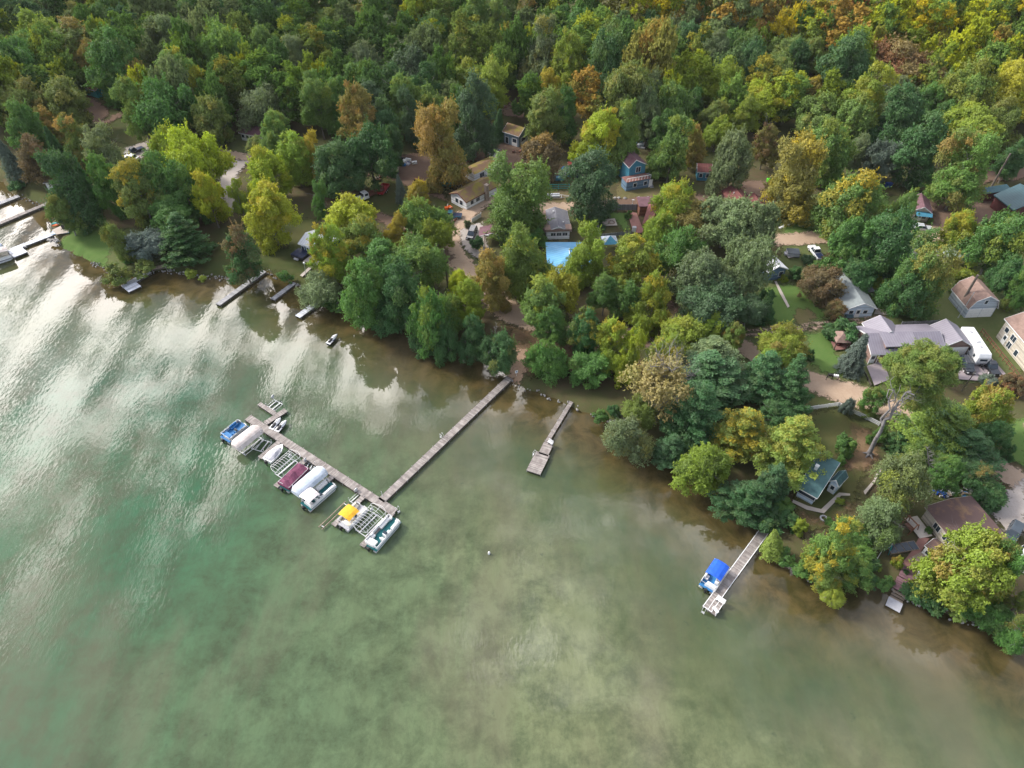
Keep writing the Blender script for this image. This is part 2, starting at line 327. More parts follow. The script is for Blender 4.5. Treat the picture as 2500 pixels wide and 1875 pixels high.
def patch_mat(name, c1, c2, c3, s1=.25, s2=3, edge=(-.2, .9), spec=.1, bump=.0):
    m, nt, L, b = node_mat(name); tc = NW(nt, 'ShaderNodeTexCoord'); v = tc.outputs['Object']
    n1 = rng_node(nt, L, noise_node(nt, L, v, s1, 5, .65), .38, .62); n2 = rng_node(nt, L, noise_node(nt, L, v, s2, 4, .7), .35, .65)
    a = mixc(nt, L, n1, c1, c2); h = mixc(nt, L, n2, a, c3); e = mixc(nt, L, .45, a, h); L(e, b.inputs['Base Color'])
    b.inputs['Roughness'].default_value = .95; b.inputs['Specular IOR Level'].default_value = spec
    at = NW(nt, 'ShaderNodeAttribute', attribute_name='edge')
    nz = rng_node(nt, L, noise_node(nt, L, v, 1.1, 4, .7), .3, .7, -.9, .9)
    ad = NW(nt, 'ShaderNodeMath', operation='ADD'); L(at.outputs['Fac'], ad.inputs[0]); L(nz, ad.inputs[1])
    al = NW(nt, 'ShaderNodeMapRange', interpolation_type='SMOOTHSTEP'); L(ad.outputs[0], al.inputs[0]); al.inputs[1].default_value = edge[0]; al.inputs[2].default_value = edge[1]
    L(al.outputs[0], b.inputs['Alpha']); return m
gx = np.concatenate([np.arange(-330, 330, 1.0), np.arange(330, 900, 30)]); gy = np.concatenate([np.arange(20, 320, 1.0), np.arange(320, 1400, 30)])
def land_z(X, Y):
    d = sdf(X, Y, LANDPOLY)+.35*fbm2(X, Y, .8, 3)
    return np.where(d < 0, np.maximum(-1.2, d*.25)-.25, -.25+(LAND+.25)*sstep(0, 2.6, d))+np.where(d > 3, hill(X, Y), 0)
def lz(x, y):
    X = np.array([float(x)]); Y = np.array([float(y)]); return float(LAND+hill(X, Y)[0])
tag(grid('ground', gx, gy, land_z, ground_mat()), kind='structure')
def water_mat():
    m, nt, L, b = node_mat('lake_water'); nt.nodes.remove(b); out = nt.nodes['Material Output']
    tc = NW(nt, 'ShaderNodeTexCoord'); v = tc.outputs['Object']; at = NW(nt, 'ShaderNodeAttribute', attribute_name='shore')
    def warp(amt, s, seed):
        n = noise_node(nt, L, v, s, 4, .6); q = NW(nt, 'ShaderNodeMath', operation='MULTIPLY_ADD'); L(n, q.inputs[0]); q.inputs[1].default_value = amt; q.inputs[2].default_value = -amt/2
        r = NW(nt, 'ShaderNodeMath', operation='ADD'); L(at.outputs['Fac'], r.inputs[0]); L(q.outputs[0], r.inputs[1]); return r.outputs[0]
    d1 = warp(8, .12, 1); d2 = warp(30, .035, 2)
    # lake bed seen through the water: sand and leaves at the edge, brown weed, marl green further out
    w1 = rng_node(nt, L, noise_node(nt, L, v, .22, 6, .7, .5), .40, .62)
    shallow = mixc(nt, L, w1, (.088, .063, .024), (.034, .028, .009))
    mid = mixc(nt, L, rng_node(nt, L, noise_node(nt, L, v, .09, 6, .7), .38, .62), (.066, .084, .038), (.042, .066, .032))
    c = mixc(nt, L, rng_node(nt, L, d1, 5, 15), shallow, mid)
    # far out: left part deep blue green, right part pale marl
    sp = NW(nt, 'ShaderNodeSeparateXYZ'); L(v, sp.inputs[0])
    q = noise_node(nt, L, v, .022, 5, .6); q2 = NW(nt, 'ShaderNodeMath', operation='MULTIPLY_ADD'); L(q, q2.inputs[0]); q2.inputs[1].default_value = 60; L(sp.outputs[0], q2.inputs[2])
    dl = mixc(nt, L, rng_node(nt, L, sp.outputs[1], 75, 125), (.030, .096, .046), (.046, .084, .064))  # greyer farther off: blue sky reflection painted into the body colour
    deep = mixc(nt, L, rng_node(nt, L, q2.outputs[0], -30, 38), dl, (.140, .160, .082))
    pat = rng_node(nt, L, noise_node(nt, L, v, .16, 8, .75, .15), .42, .62)
    deep = mixc(nt, L, pat, deep, mixc(nt, L, .75, deep, (.035, .050, .024)))
    c = mixc(nt, L, rng_node(nt, L, d2, 15, 34), c, deep)
    mb2 = NW(nt, 'ShaderNodeMapping'); mb2.inputs['Rotation'].default_value = (0, 0, R(50)); mb2.inputs['Scale'].default_value = (1, .35, 1); L(v, mb2.inputs[0])
    bed = rng_node(nt, L, noise_node(nt, L, mb2.outputs[0], .42, 9, .78, .2), .36, .62); c = mixc(nt, L, bed, c, mixc(nt, L, .30, c, (.042, .046, .020)))
    bed2 = rng_node(nt, L, noise_node(nt, L, mb2.outputs[0], .06, 5, .6, .2), .48, .62, 0, .55); c = mixc(nt, L, bed2, c, mixc(nt, L, .5, c, (.13, .105, .075)))
    # dark weed tufts on the bed
    tf = rng_node(nt, L, noise_node(nt, L, v, .55, 5, .65), .63, .70); zone = rng_node(nt, L, noise_node(nt, L, v, .05, 2), .45, .58)
    tt = NW(nt, 'ShaderNodeMath', operation='MULTIPLY'); L(tf, tt.inputs[0]); L(zone, tt.inputs[1]); t2 = NW(nt, 'ShaderNodeMath', operation='MULTIPLY'); L(tt.outputs[0], t2.inputs[0]); t2.inputs[1].default_value = .55
    c = mixc(nt, L, t2.outputs[0], c, (.035, .05, .03))
    # ripples
    mp = NW(nt, 'ShaderNodeMapping'); mp.inputs['Rotation'].default_value = (0, 0, R(-38)); mp.inputs['Scale'].default_value = (1, .38, 1); L(v, mp.inputs[0])
    r1 = noise_node(nt, L, mp.outputs[0], 1.9, 2, .5, .4); r2 = noise_node(nt, L, v, .5, 2, .5); r3 = noise_node(nt, L, v, .045, 3, .6)
    gust = rng_node(nt, L, r3, .38, .62, .25, 1.0)
    g2 = NW(nt, 'ShaderNodeMath', operation='MULTIPLY'); L(gust, g2.inputs[0]); L(rng_node(nt, L, at.outputs['Fac'], 6, 40, .12, 1.0), g2.inputs[1]); gust = g2.outputs[0]
    mm = NW(nt, 'ShaderNodeMath', operation='MULTIPLY'); L(r1, mm.inputs[0]); L(gust, mm.inputs[1])
    ma = NW(nt, 'ShaderNodeMath', operation='MULTIPLY_ADD'); L(r2, ma.inputs[0]); ma.inputs[1].default_value = .3; L(mm.outputs[0], ma.inputs[2])
    bp = NW(nt, 'ShaderNodeBump'); bp.inputs['Strength'].default_value = WATER_BUMP; bp.inputs['Distance'].default_value = .12; L(ma.outputs[0], bp.inputs['Height'])
    df = NW(nt, 'ShaderNodeBsdfDiffuse'); L(c, df.inputs[0]); gl = NW(nt, 'ShaderNodeBsdfGlossy'); gl.inputs['Roughness'].default_value = .012; L(bp.outputs[0], gl.inputs['Normal'])
    fr = NW(nt, 'ShaderNodeFresnel'); fr.inputs[0].default_value = 1.45; L(bp.outputs[0], fr.inputs['Normal'])
    mx = NW(nt, 'ShaderNodeMixShader'); L(fr.outputs[0], mx.inputs[0]); L(df.outputs[0], mx.inputs[1]); L(gl.outputs[0], mx.inputs[2]); L(mx.outputs[0], out.inputs[0])
    return m
WATER_BUMP = .12
wx = np.concatenate([np.arange(-2500, -260, 60), np.arange(-260, 200, 2.0), np.arange(200, 1200, 60)]); wy = np.concatenate([np.arange(-300, 0, 30), np.arange(0, 300, 2.0), np.arange(300, 3000, 60)])
tag(grid('lake', wx, wy, lambda X, Y: X*0, water_mat(), {'shore': lambda X, Y: np.clip(-sdf(X, Y, LANDPOLY), -5, 300)}), kind='structure')
# ---------------------------------------------------------------- sheets on the ground: lawns, roads, drives, paths
SHEETS = []
PM = dict(
 lawn=patch_mat('mown_lawn', (.068,.095,.030), (.088,.108,.038), (.125,.118,.055), .22, 2.5),
 bright=patch_mat('bright_lawn', (.062,.125,.028), (.078,.138,.033), (.108,.138,.046), .3, 2.5),
 dry=patch_mat('dry_grass', (.11,.105,.04), (.15,.115,.065), (.09,.085,.03), .25, 1.5),
 dull=patch_mat('dull_grass', (.050,.066,.020), (.072,.070,.026), (.05,.06,.02), .2, 2),  # duller, darker green-brown grass
 leaf=patch_mat('leaf_litter', (.14,.085,.05), (.09,.07,.03), (.22,.15,.10), .35, 3, edge=(.3, 2.5)),
 dirt=patch_mat('dirt_road_surface', (.36,.265,.19), (.31,.22,.155), (.40,.31,.235), .35, 2.2),
 dirtd=patch_mat('brown_dirt_surface', (.14,.092,.068), (.17,.115,.085), (.10,.068,.048), .25, 2),  # brown dirt, colour darkened to stand in for tree shade
 gravel=patch_mat('gravel_surface', (.34,.30,.275), (.28,.245,.22), (.42,.38,.35), .3, 4),
 drive=patch_mat('mauve_paving', (.27,.23,.24), (.24,.205,.21), (.3,.26,.27), .2, 1.5, edge=(-2, -1.8)),
 conc=patch_mat('concrete_slab', (.42,.37,.33), (.37,.33,.29), (.33,.29,.26), .5, 3, edge=(-2, -1.8)),
 sand=patch_mat('beach_sand', (.34,.24,.17), (.28,.19,.13), (.2,.13,.085), .4, 2.5),
 brick=patch_mat('brick_paving', (.25,.13,.115), (.2,.10,.09), (.3,.17,.14), .8, 5, edge=(-2, -1.8)),
)
def sheet(name, m, pts, z=None, res=.5, buf=1.3, px=True, soft=True):
    poly = np.array([P(x, y)[:2] for x, y in pts]) if px else np.array(pts)
    i = len(SHEETS); z = z if z is not None else .05+.006*i
    x0, y0 = poly.min(0)-buf; x1, y1 = poly.max(0)+buf
    xs = np.arange(x0, x1+res, res); ys = np.arange(y0, y1+res, res)
    X, Y = np.meshgrid(xs, ys); D = sdf(X, Y, poly)
    if not soft:
        co = np.array([[a, b, LAND+z] for a, b in poly]); SHEETS.append(name)
        me = bpy.data.meshes.new(name); me.from_pydata(co.tolist(), [], [tuple(range(len(co)))]); me.materials.append(PM[m]); o = bpy.data.objects.new(name, me); COL.objects.link(o)
        a = me.attributes.new('edge', 'FLOAT', 'POINT'); a.data.foreach_set('value', np.full(len(co), 9., np.float32)); return tag(o, kind='structure')
    Z = land_z(X, Y)+z; Z = np.where(Z > LAND-.3, Z, Z)
    idx = np.arange(X.size).reshape(X.shape); f = np.stack([idx[:-1,:-1], idx[:-1,1:], idx[1:,1:], idx[1:,:-1]], -1).reshape(-1, 4)
    dm = D.reshape(-1)[f].max(1); f = f[dm > -buf]
    used = np.unique(f); rem = np.full(X.size, -1); rem[used] = np.arange(len(used)); co = np.stack([X, Y, Z], -1).reshape(-1, 3)[used]
    SHEETS.append(name)
    return tag(np_mesh(name, co, rem[f], PM[m], {'edge': D.reshape(-1)[used]}), kind='structure')
def road(name, m, pts, w, **k):
    c = np.array([P(x, y)[:2] for x, y in pts]); ws = w if isinstance(w, (list, tuple)) else [w]*len(c)
    # resample smoothly
    t = np.linspace(0, len(c)-1, len(c)*5); ii = np.arange(len(c))
    def cr(v):
        out = []
        for q in t:
            i = min(int(q), len(c)-2); f = q-i; p0 = v[max(i-1,0)]; p1 = v[i]; p2 = v[i+1]; p3 = v[min(i+2, len(c)-1)]
            out.append(.5*((2*p1)+(-p0+p2)*f+(2*p0-5*p1+4*p2-p3)*f*f+(-p0+3*p1-3*p2+p3)*f**3))
        return np.array(out)
    q = cr(c); ww = np.interp(t, ii, ws); d = np.gradient(q, axis=0); d /= np.linalg.norm(d, axis=1)[:, None]+1e-9; n = np.stack([-d[:,1], d[:,0]], 1)
    return sheet(name, m, np.vstack([q+n*ww[:,None]/2, (q-n*ww[:,None]/2)[::-1]]), px=False, **k)
def C(f, *pts): return [f(*p) for p in pts]
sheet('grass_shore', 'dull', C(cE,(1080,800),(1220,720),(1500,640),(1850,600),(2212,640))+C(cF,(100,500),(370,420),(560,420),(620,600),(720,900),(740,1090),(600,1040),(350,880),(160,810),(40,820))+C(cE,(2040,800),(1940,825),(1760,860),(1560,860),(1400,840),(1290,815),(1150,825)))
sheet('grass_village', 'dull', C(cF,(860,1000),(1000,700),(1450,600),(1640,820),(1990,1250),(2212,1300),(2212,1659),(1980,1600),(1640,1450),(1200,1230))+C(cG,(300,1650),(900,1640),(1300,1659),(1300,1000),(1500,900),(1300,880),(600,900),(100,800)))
sheet('grass_yards', 'lawn', C(cH,(-200,1000),(160,900),(330,700),(330,300),(700,200),(1300,250),(2212,700),(2212,1660),(2050,1700),(700,1700),(-250,1500)))
sheet('lawn_point', 'bright', C(cE,(440,600),(530,535),(560,475),(650,440),(800,405),(870,470),(900,560),(960,760),(880,800),(720,765),(560,690),(455,640)))
sheet('grass_point', 'lawn', C(cE,(900,500),(1300,480),(1300,720),(1150,830),(1000,880),(900,870),(800,780)))
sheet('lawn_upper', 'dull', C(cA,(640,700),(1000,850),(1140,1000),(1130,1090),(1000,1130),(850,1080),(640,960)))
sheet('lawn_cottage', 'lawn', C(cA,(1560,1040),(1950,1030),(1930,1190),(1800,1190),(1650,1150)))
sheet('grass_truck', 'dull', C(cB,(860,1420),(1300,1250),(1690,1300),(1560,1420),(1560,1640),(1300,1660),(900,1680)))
sheet('grass_boat_trailer', 'dry', C(cC,(420,1470),(660,1470),(640,1580),(420,1600)))
sheet('dry_lawn', 'dry', C(cC,(960,1400),(1330,1390),(1330,1540),(950,1560)))
sheet('garden_lawn', 'bright', C(cG,(875,378),(1035,368),(1078,512),(1000,520),(950,440),(880,430)))
sheet('lawn_side', 'lawn', C(cG,(590,410),(800,380),(800,480),(620,530)))
sheet('lawn_blue_roof', 'dry', C(cG,(405,585),(605,585),(605,705),(405,705)))
sheet('dry_yard', 'dry', C(cG,(500,880),(870,860),(1000,1000),(980,1230),(600,1250)))
sheet('lawn_slope', 'bright', C(cH,(150,985),(330,925),(470,940),(600,1060),(690,1170),(660,1230),(400,1250),(150,1200)))
sheet('lawn_gazebo', 'bright', C(cH,(520,1310),(700,1290),(760,1450),(860,1560),(850,1640),(640,1620),(530,1500)))
sheet('dry_spot', 'dry', C(cH,(440,1120),(560,1110),(640,1200),(520,1260),(420,1240)))
sheet('lawn_back', 'bright', C(cH,(350,470),(500,390),(650,400),(680,520),(560,545),(350,555)))
sheet('lawn_behind', 'bright', C(cH,(1095,250),(1185,255),(1150,445),(1075,445)))
sheet('lawn_east', 'bright', C(cL,(2080,640),(2260,620),(2260,1100),(2180,1070),(2000,960)))
sheet('yard_slate_cottage', 'dull', C(cL,(280,560),(540,545),(680,640),(850,720),(840,1000),(700,1400),(560,1660),(100,1660),(120,1370)))
sheet('leaf_litter_yard', 'leaf', C(cL,(600,640),(830,700),(1000,800),(960,1050),(820,1150),(640,1180),(440,960),(600,900)))
sheet('leaf_litter_shore', 'leaf', C(cL,(100,1380),(420,1500),(600,1340),(760,1400),(560,1660),(150,1640)))
sheet('leaf_litter_park', 'leaf', C(cG,(80,1200),(600,1340),(1180,1450),(1250,1660),(100,1660)))
sheet('clearing', 'dirtd', C(cC,(0,1120),(250,1020),(380,1150),(600,1330),(420,1440),(0,1350))+C(cB,(1750,1240),(1500,1420),(1560,1560),(1350,1500),(1000,1330),(880,1400),(1000,1230),(1500,1150)))
sheet('woodland_track', 'dirtd', C(cC,(60,780),(280,790),(260,920),(90,900)))
sheet('yard_maroon_house', 'dirtd', C(cH,(1430,240),(1640,180),(1960,260),(2212,350),(2212,460),(1700,480),(1500,520),(1450,420)))
sheet('yard_brown_house', 'dirtd', C(cD,(0,1400),(260,1390),(270,1560),(100,1560)))
road('dirt_road', 'dirt', [(1800,840),(1880,885),(1990,937),(2070,962),(2140,985),(2210,1020),(2300,1075),(2400,1118),(2500,1185),(2600,1240)], [5,5.5,6,7,6.5,6,5.5,5.5,5.5,6])
road('dirt_road_west', 'dirt', [(1690,850),(1630,830),(1560,822),(1480,815),(1400,815),(1320,795),(1250,765),(1190,715),(1140,662),(1103,608),(1108,560),(1150,515),(1195,488),(1260,498),(1330,507),(1400,505),(1500,496)], [6,8,6,5,5,5,7,6,6,5.5,6,5,4.5,4.5,5,4.5,4.5])
road('village_lane', 'dirtd', [(1500,496),(1600,491),(1700,486),(1800,489),(1900,500)], 4.5)
road('dirt_road_north', 'dirt', [(1870,588),(1930,586),(2018,579),(2120,577),(2233,572),(2310,566),(2370,550)], [5,5.5,6,7,9,7,5])
road('dirt_road_east', 'dirtd', [(2290,560),(2330,470),(2379,432),(2440,424),(2520,410)], [6,5,8,9,9])
road('lane_upper_left', 'dirtd', [(200,235),(240,270),(250,300),(285,285),(330,268)], [4,6,4,4,4])
road('lane_left', 'dirt', [(520,370),(560,378),(620,392),(660,410)], 4.5)
road('lane_left_shore', 'gravel', [(590,392),(560,430),(555,470),(565,500),(580,520)], [5,5,4,4,4])
road('lane_mid_left', 'dirtd', [(905,522),(960,545),(1010,575),(1060,605),(1100,640)], 4)
road('two_track_left', 'dirt', [(1800,822),(1870,815),(2021,799),(2100,789),(2165,780)], 1.2)
road('two_track_right', 'dirt', [(1800,810),(1900,804),(2000,791),(2100,780),(2160,773)], .9)
sheet('dirt_lot', 'dirtd', C(cG,(1290,930),(1340,930),(1440,1150),(1440,1420),(1160,1440),(1230,1260),(1400,1180)))
sheet('gravel_parking', 'gravel', C(cF,(1640,520),(1720,480),(1830,450),(1870,640),(1830,740),(1770,740),(1660,640)))
sheet('gravel_parking_north', 'drive', C(cH,(890,700),(1000,590),(1370,570),(1380,620),(1310,760),(1000,760)))
sheet('gravel_drive_left', 'gravel', C(cA,(960,1150),(1150,1090),(1170,1150),(1100,1230),(950,1220)))
sheet('driveway', 'drive', C(cL,(790,170),(940,120),(1000,290),(860,345)), soft=False)
sheet('driveway_garage', 'drive', C(cL,(1600,130),(1800,40),(1880,60),(2040,240),(1900,310),(1620,290)), soft=False)
sheet('gravel_drive_right', 'gravel', C(cL,(1760,1370),(1980,1370),(2110,1230),(2230,1180),(2260,1700),(2050,1670)))
sheet('gravel_east', 'dirt', C(cL,(2140,690),(2240,690),(2240,740),(2170,715)))
sheet('beach', 'sand', [(1237,915),(1243,890),(1262,850),(1290,850),(1290,904),(1276,932),(1252,928)])
sheet('beach_east', 'sand', C(cM,(780,190),(930,280),(1060,400),(1140,440),(1110,520),(1010,440),(880,320)), buf=.5)
sheet('concrete_patio', 'conc', C(cF,(365,725),(440,672),(570,760),(550,800)), soft=False)
sheet('footpath_blue_cottage', 'conc', C(cF,(500,795),(522,803),(440,880),(420,870)), soft=False)
sheet('footpath_slate', 'conc', C(cL,(130,1375),(260,1430),(380,1460),(540,1310),(640,1320),(640,1338),(560,1338),(405,1498),(250,1465),(120,1398)), soft=False)
sheet('footpath_slate_east', 'conc', C(cL,(760,1300),(850,1200),(880,1130),(930,1080),(950,1100),(895,1160),(860,1220),(775,1330)), soft=False)
sheet('garden_path', 'conc', C(cH,(283,915),(300,915),(345,1000),(400,1110),(385,1120),(325,1010)), soft=False)
sheet('patio_light_blue_house', 'conc', C(cH,(1050,1170),(1070,1115),(1135,1112),(1155,1175)), soft=False)
sheet('patio_point', 'conc', C(cE,(405,520),(470,490),(550,480),(530,540),(440,555)), soft=False)
sheet('brick_patio', 'brick', C(cH,(715,1380),(770,1360),(880,1400),(830,1440),(750,1450)), soft=False)
sheet('stone_patio', 'conc', C(cG,(850,440),(950,430),(970,485),(860,490)), soft=False)
sheet('deck_paving', 'brick', C(cG,(1040,370),(1120,390),(1160,500),(1190,540),(1100,545),(1080,500)), soft=False)
# ---------------------------------------------------------------- rocks along the water's edge
def rocks():
    pts = [Vector((x, y)) for x, y in shore]; mb_v, mb_f = [], []; n0 = 0; g = np.random.default_rng(5)
    ico = MB().ball((0,0,0), 1, 5, 3); V = np.array(ico.v); F = ico.f
    segs = [(4,12,.5),(14,24,1.2),(24,30,1.0),(38,44,.6),(36,38,.3),(51,54,.6),(58,69,1.1)]
    for a, b, dens in segs:
        for i in range(a, min(b, len(pts)-1)):
            p, q = pts[i], pts[i+1]; L = (q-p).length; nrm = Vector((-(q-p).y, (q-p).x)).normalized()
            for k in range(int(L*dens*3.2)):
                c = p.lerp(q, g.random())+nrm*g.normal(.25, .45); s = g.uniform(.10, .28)
                mb_v += (V*s*g.uniform(.7,1.3,3)@np.array(Matrix.Rotation(g.uniform(0,6.28),3,'Z'))+np.array([c.x, c.y, .12+g.uniform(0,.35)])).tolist()
                mb_f += [tuple(t+n0 for t in f) for f in F]; n0 += len(V)
    m = MB(); m.v = mb_v; m.f = mb_f
    tag(m.build('shore_rocks', M['rock']), 'grey rocks heaped along the water edge', 'rocks', kind='stuff')
rocks()
# ---------------------------------------------------------------- trees
PAL = dict(YB=(.29,.36,.014), YG=(.20,.28,.024), LG=(.125,.228,.042), MG=(.078,.185,.034), DG=(.050,.135,.036), BG=(.065,.125,.050), GR=(.14,.195,.080),
 OL=(.135,.20,.036), OR=(.23,.215,.045), YE=(.33,.30,.022), BR=(.15,.12,.05), RD=(.19,.16,.05), PN=(.056,.145,.050), PY=(.18,.25,.04), PK=(.30,.16,.075), SB=(.11,.15,.125))
CNAME = dict(YB='bright yellow-green', YG='yellow-green', LG='light green', MG='mid green', DG='dark green', BG='dark bluish green', GR='grey-green', OL='olive green', OR='orange-tinged',
 YE='golden yellow', BR='brownish', RD='russet red', PN='deep green', PY='lime green', PK='pinkish red', SB='silvery blue-green')
AUT = dict(YB=(.38,.37,.02), YG=(.29,.31,.02), LG=(.24,.28,.03), MG=(.14,.22,.03), DG=(.09,.15,.03), BG=(.07,.13,.06), GR=(.18,.22,.08), OL=(.25,.23,.035), OR=(.31,.205,.045),
 YE=(.40,.32,.02), BR=(.17,.10,.04), RD=(.27,.12,.05), PN=(.08,.15,.05), PY=(.28,.29,.04), PK=(.40,.15,.07), SB=(.10,.13,.09))
def leaf_mat():
    m, nt, L, b = node_mat('foliage'); nt.nodes.remove(b); out = nt.nodes['Material Output']
    oi = NW(nt, 'ShaderNodeObjectInfo'); va = NW(nt, 'ShaderNodeAttribute', attribute_name='var'); au = NW(nt, 'ShaderNodeAttribute', attribute_name='aut')
    at = NW(nt, 'ShaderNodeAttribute', attribute_type='OBJECT', attribute_name='autumn_tint')
    lt = NW(nt, 'ShaderNodeMath', operation='LESS_THAN'); L(au.outputs['Fac'], lt.inputs[0]); L(oi.outputs['Alpha'], lt.inputs[1])
    sm = NW(nt, 'ShaderNodeMath', operation='SUBTRACT'); L(oi.outputs['Alpha'], sm.inputs[0]); L(au.outputs['Fac'], sm.inputs[1])
    fac = rng_node(nt, L, sm.outputs[0], -.22, .24)
    c = mixc(nt, L, fac, oi.outputs['Color'], at.outputs['Color'])
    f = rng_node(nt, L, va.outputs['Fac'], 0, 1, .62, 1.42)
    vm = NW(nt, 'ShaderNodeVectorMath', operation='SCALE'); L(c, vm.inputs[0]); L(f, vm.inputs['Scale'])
    df = NW(nt, 'ShaderNodeBsdfDiffuse'); tr = NW(nt, 'ShaderNodeBsdfTranslucent'); L(vm.outputs[0], df.inputs[0])
    v2 = NW(nt, 'ShaderNodeVectorMath', operation='MULTIPLY'); L(vm.outputs[0], v2.inputs[0]); v2.inputs[1].default_value = (1.25, 1.15, .55); L(v2.outputs[0], tr.inputs[0])
    mx = NW(nt, 'ShaderNodeMixShader'); mx.inputs[0].default_value = .30; L(df.outputs[0], mx.inputs[1]); L(tr.outputs[0], mx.inputs[2])
    gl = NW(nt, 'ShaderNodeBsdfGlossy'); gl.inputs['Roughness'].default_value = .55
    m2 = NW(nt, 'ShaderNodeMixShader'); m2.inputs[0].default_value = .035; L(mx.outputs[0], m2.inputs[1]); L(gl.outputs[0], m2.inputs[2]); L(m2.outputs[0], out.inputs[0])
    return m
LEAF = leaf_mat()
def leaves(c, nrm, size, aspect=1.35, jit=.55, g=rng):
    """one folded leaf spray per point: 4 corners, 2 triangles sharing a crease"""
    n = len(c); nn = nrm+g.normal(0, jit, (n,3)); nn /= np.linalg.norm(nn, axis=1)[:,None]+1e-9
    r = g.normal(0, 1, (n,3)); u = np.cross(nn, r); u /= np.linalg.norm(u, axis=1)[:,None]+1e-9; w = np.cross(nn, u)
    s = (size*g.uniform(.65, 1.35, n))[:,None]
    fold = nn*s*.35
    v = np.stack([c-u*s*aspect, c-w*s*.8-fold, c+u*s*aspect, c+w*s*.8-fold], 1).reshape(-1, 3)
    i = np.arange(n)[:,None]*4
    f = np.concatenate([i+[0,1,2], i+[0,2,3]], 1).reshape(-1, 3)
    return v, f
def sph(n, g):
    d = g.normal(0, 1, (n,3)); return d/np.linalg.norm(d, axis=1)[:,None]
def crown_maple(seed, leafn=9000, lsize=.036, nb=46, top=1.0, loose=0.0, asp=1.0):
    """crown in unit space: half width 1, half height 1, centre at the origin; clusters of leaf sprays with gaps between"""
    g = np.random.default_rng(seed)
    # a few big lobes, then clusters on the lobes
    nl = g.integers(4, 8); lob = []
    for k in range(nl):
        a = 6.283*(k+g.uniform(0,.6))/nl; z = g.uniform(-.35, .35); rr = g.uniform(.32, .55)
        lob.append((rr*math.cos(a), rr*math.sin(a), z, g.uniform(.42, .56)))
    lob.append((g.uniform(-.15,.15), g.uniform(-.15,.15), .42*top, g.uniform(.42,.54)))
    lob.append((g.uniform(-.3,.3), g.uniform(-.3,.3), -.1, .6))
    if asp > 1.2:
        for k in range(4): a = g.uniform(0, 6.28); lob.append((.3*math.cos(a), .3*math.sin(a), g.uniform(-.5,.5), g.uniform(.36,.48)))
    lob = np.array(lob); lob[:,2] *= asp*(1.35 if asp > 1.2 else 1); bl = []
    for k in range(nb*4):
        q = lob[g.integers(len(lob))]; d = sph(1, g)[0]
        if d[2] < -.6: d[2] *= -.6
        p = q[:3]+d*q[3]*g.uniform(.72, 1.14)
        other = np.linalg.norm((p-lob[:,:3])/lob[:,3][:,None], axis=1)
        if (other < .72).any(): continue
        if len(bl) and min(np.linalg.norm(np.array(bl)[:,:3]-p, axis=1)) < .13: continue
        bl.append((*p, g.choice([.10,.15,.20,.26])*g.uniform(.85,1.15)))
        if len(bl) >= nb: break
    bl = np.array(bl); w = bl[:,3]**2; w /= w.sum()
    C0, N0, V0, A0 = [], [], [], []
    bvar = g.uniform(.15, .85, len(bl)); baut = g.uniform(0, 1, len(bl))*.75+.25*(1-(bl[:,2]+1)/2)
    for b, wi, bv, ba in zip(bl, w, bvar, baut):
        n = int(leafn*wi); d = sph(n, g); d[:,2] = np.where(d[:,2] < -.6, -d[:,2], d[:,2])
        sub = 1+.22*np.sin(d[:,0]*7+bv*20)*np.sin(d[:,1]*7+ba*20)*np.sin(d[:,2]*6+bv*9)
        p = b[:3]+d*b[3]*sub[:,None]*g.uniform(.7, 1.12+loose, n)[:,None]*np.array([1.08,1.08,.86])
        keep = np.linalg.norm((p[:,None,:]-bl[None,:,:3])/bl[None,:,3][...,None], axis=2).min(1) > .55
        p = p[keep]; d = d[keep]
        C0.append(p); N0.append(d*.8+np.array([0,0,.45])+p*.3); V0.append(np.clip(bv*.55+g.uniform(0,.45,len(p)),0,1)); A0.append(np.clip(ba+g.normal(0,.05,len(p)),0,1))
    for b, bv, ba in zip(bl, bvar, baut):      # sprigs reaching out past the clusters
        for k in range(7):
            d = sph(1, g)[0]; d[2] = abs(d[2])*.8-.15; d /= np.linalg.norm(d); n = 16
            p = b[:3]+d*b[3]*np.linspace(.9, 1.45+.5*g.random(), n)[:,None]+g.normal(0, .018, (n,3))
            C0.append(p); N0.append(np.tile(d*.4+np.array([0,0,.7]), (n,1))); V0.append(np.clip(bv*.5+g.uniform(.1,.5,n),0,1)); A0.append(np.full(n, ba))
    # inner foliage keeps the crown from reading hollow
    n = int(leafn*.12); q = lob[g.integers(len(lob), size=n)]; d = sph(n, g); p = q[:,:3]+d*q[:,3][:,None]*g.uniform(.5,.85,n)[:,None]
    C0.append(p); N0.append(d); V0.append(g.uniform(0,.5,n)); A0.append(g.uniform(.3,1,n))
    c = np.vstack(C0); v, f = leaves(c, np.vstack(N0), lsize, g=g)
    mx = np.percentile(np.abs(v[:,:2]), 98.5); v[:,:2] /= mx; zmx = np.percentile(v[:,2], 99.7); zmn = np.percentile(v[:,2], 1); v[:,2] = (v[:,2]-(zmx+zmn)/2)/((zmx-zmn)/2)
    return np_mesh('crown', v, f, LEAF, smooth=False, fattrs={'var': np.repeat(np.concatenate(V0), 2), 'aut': np.repeat(np.concatenate(A0), 2)}, link=False)
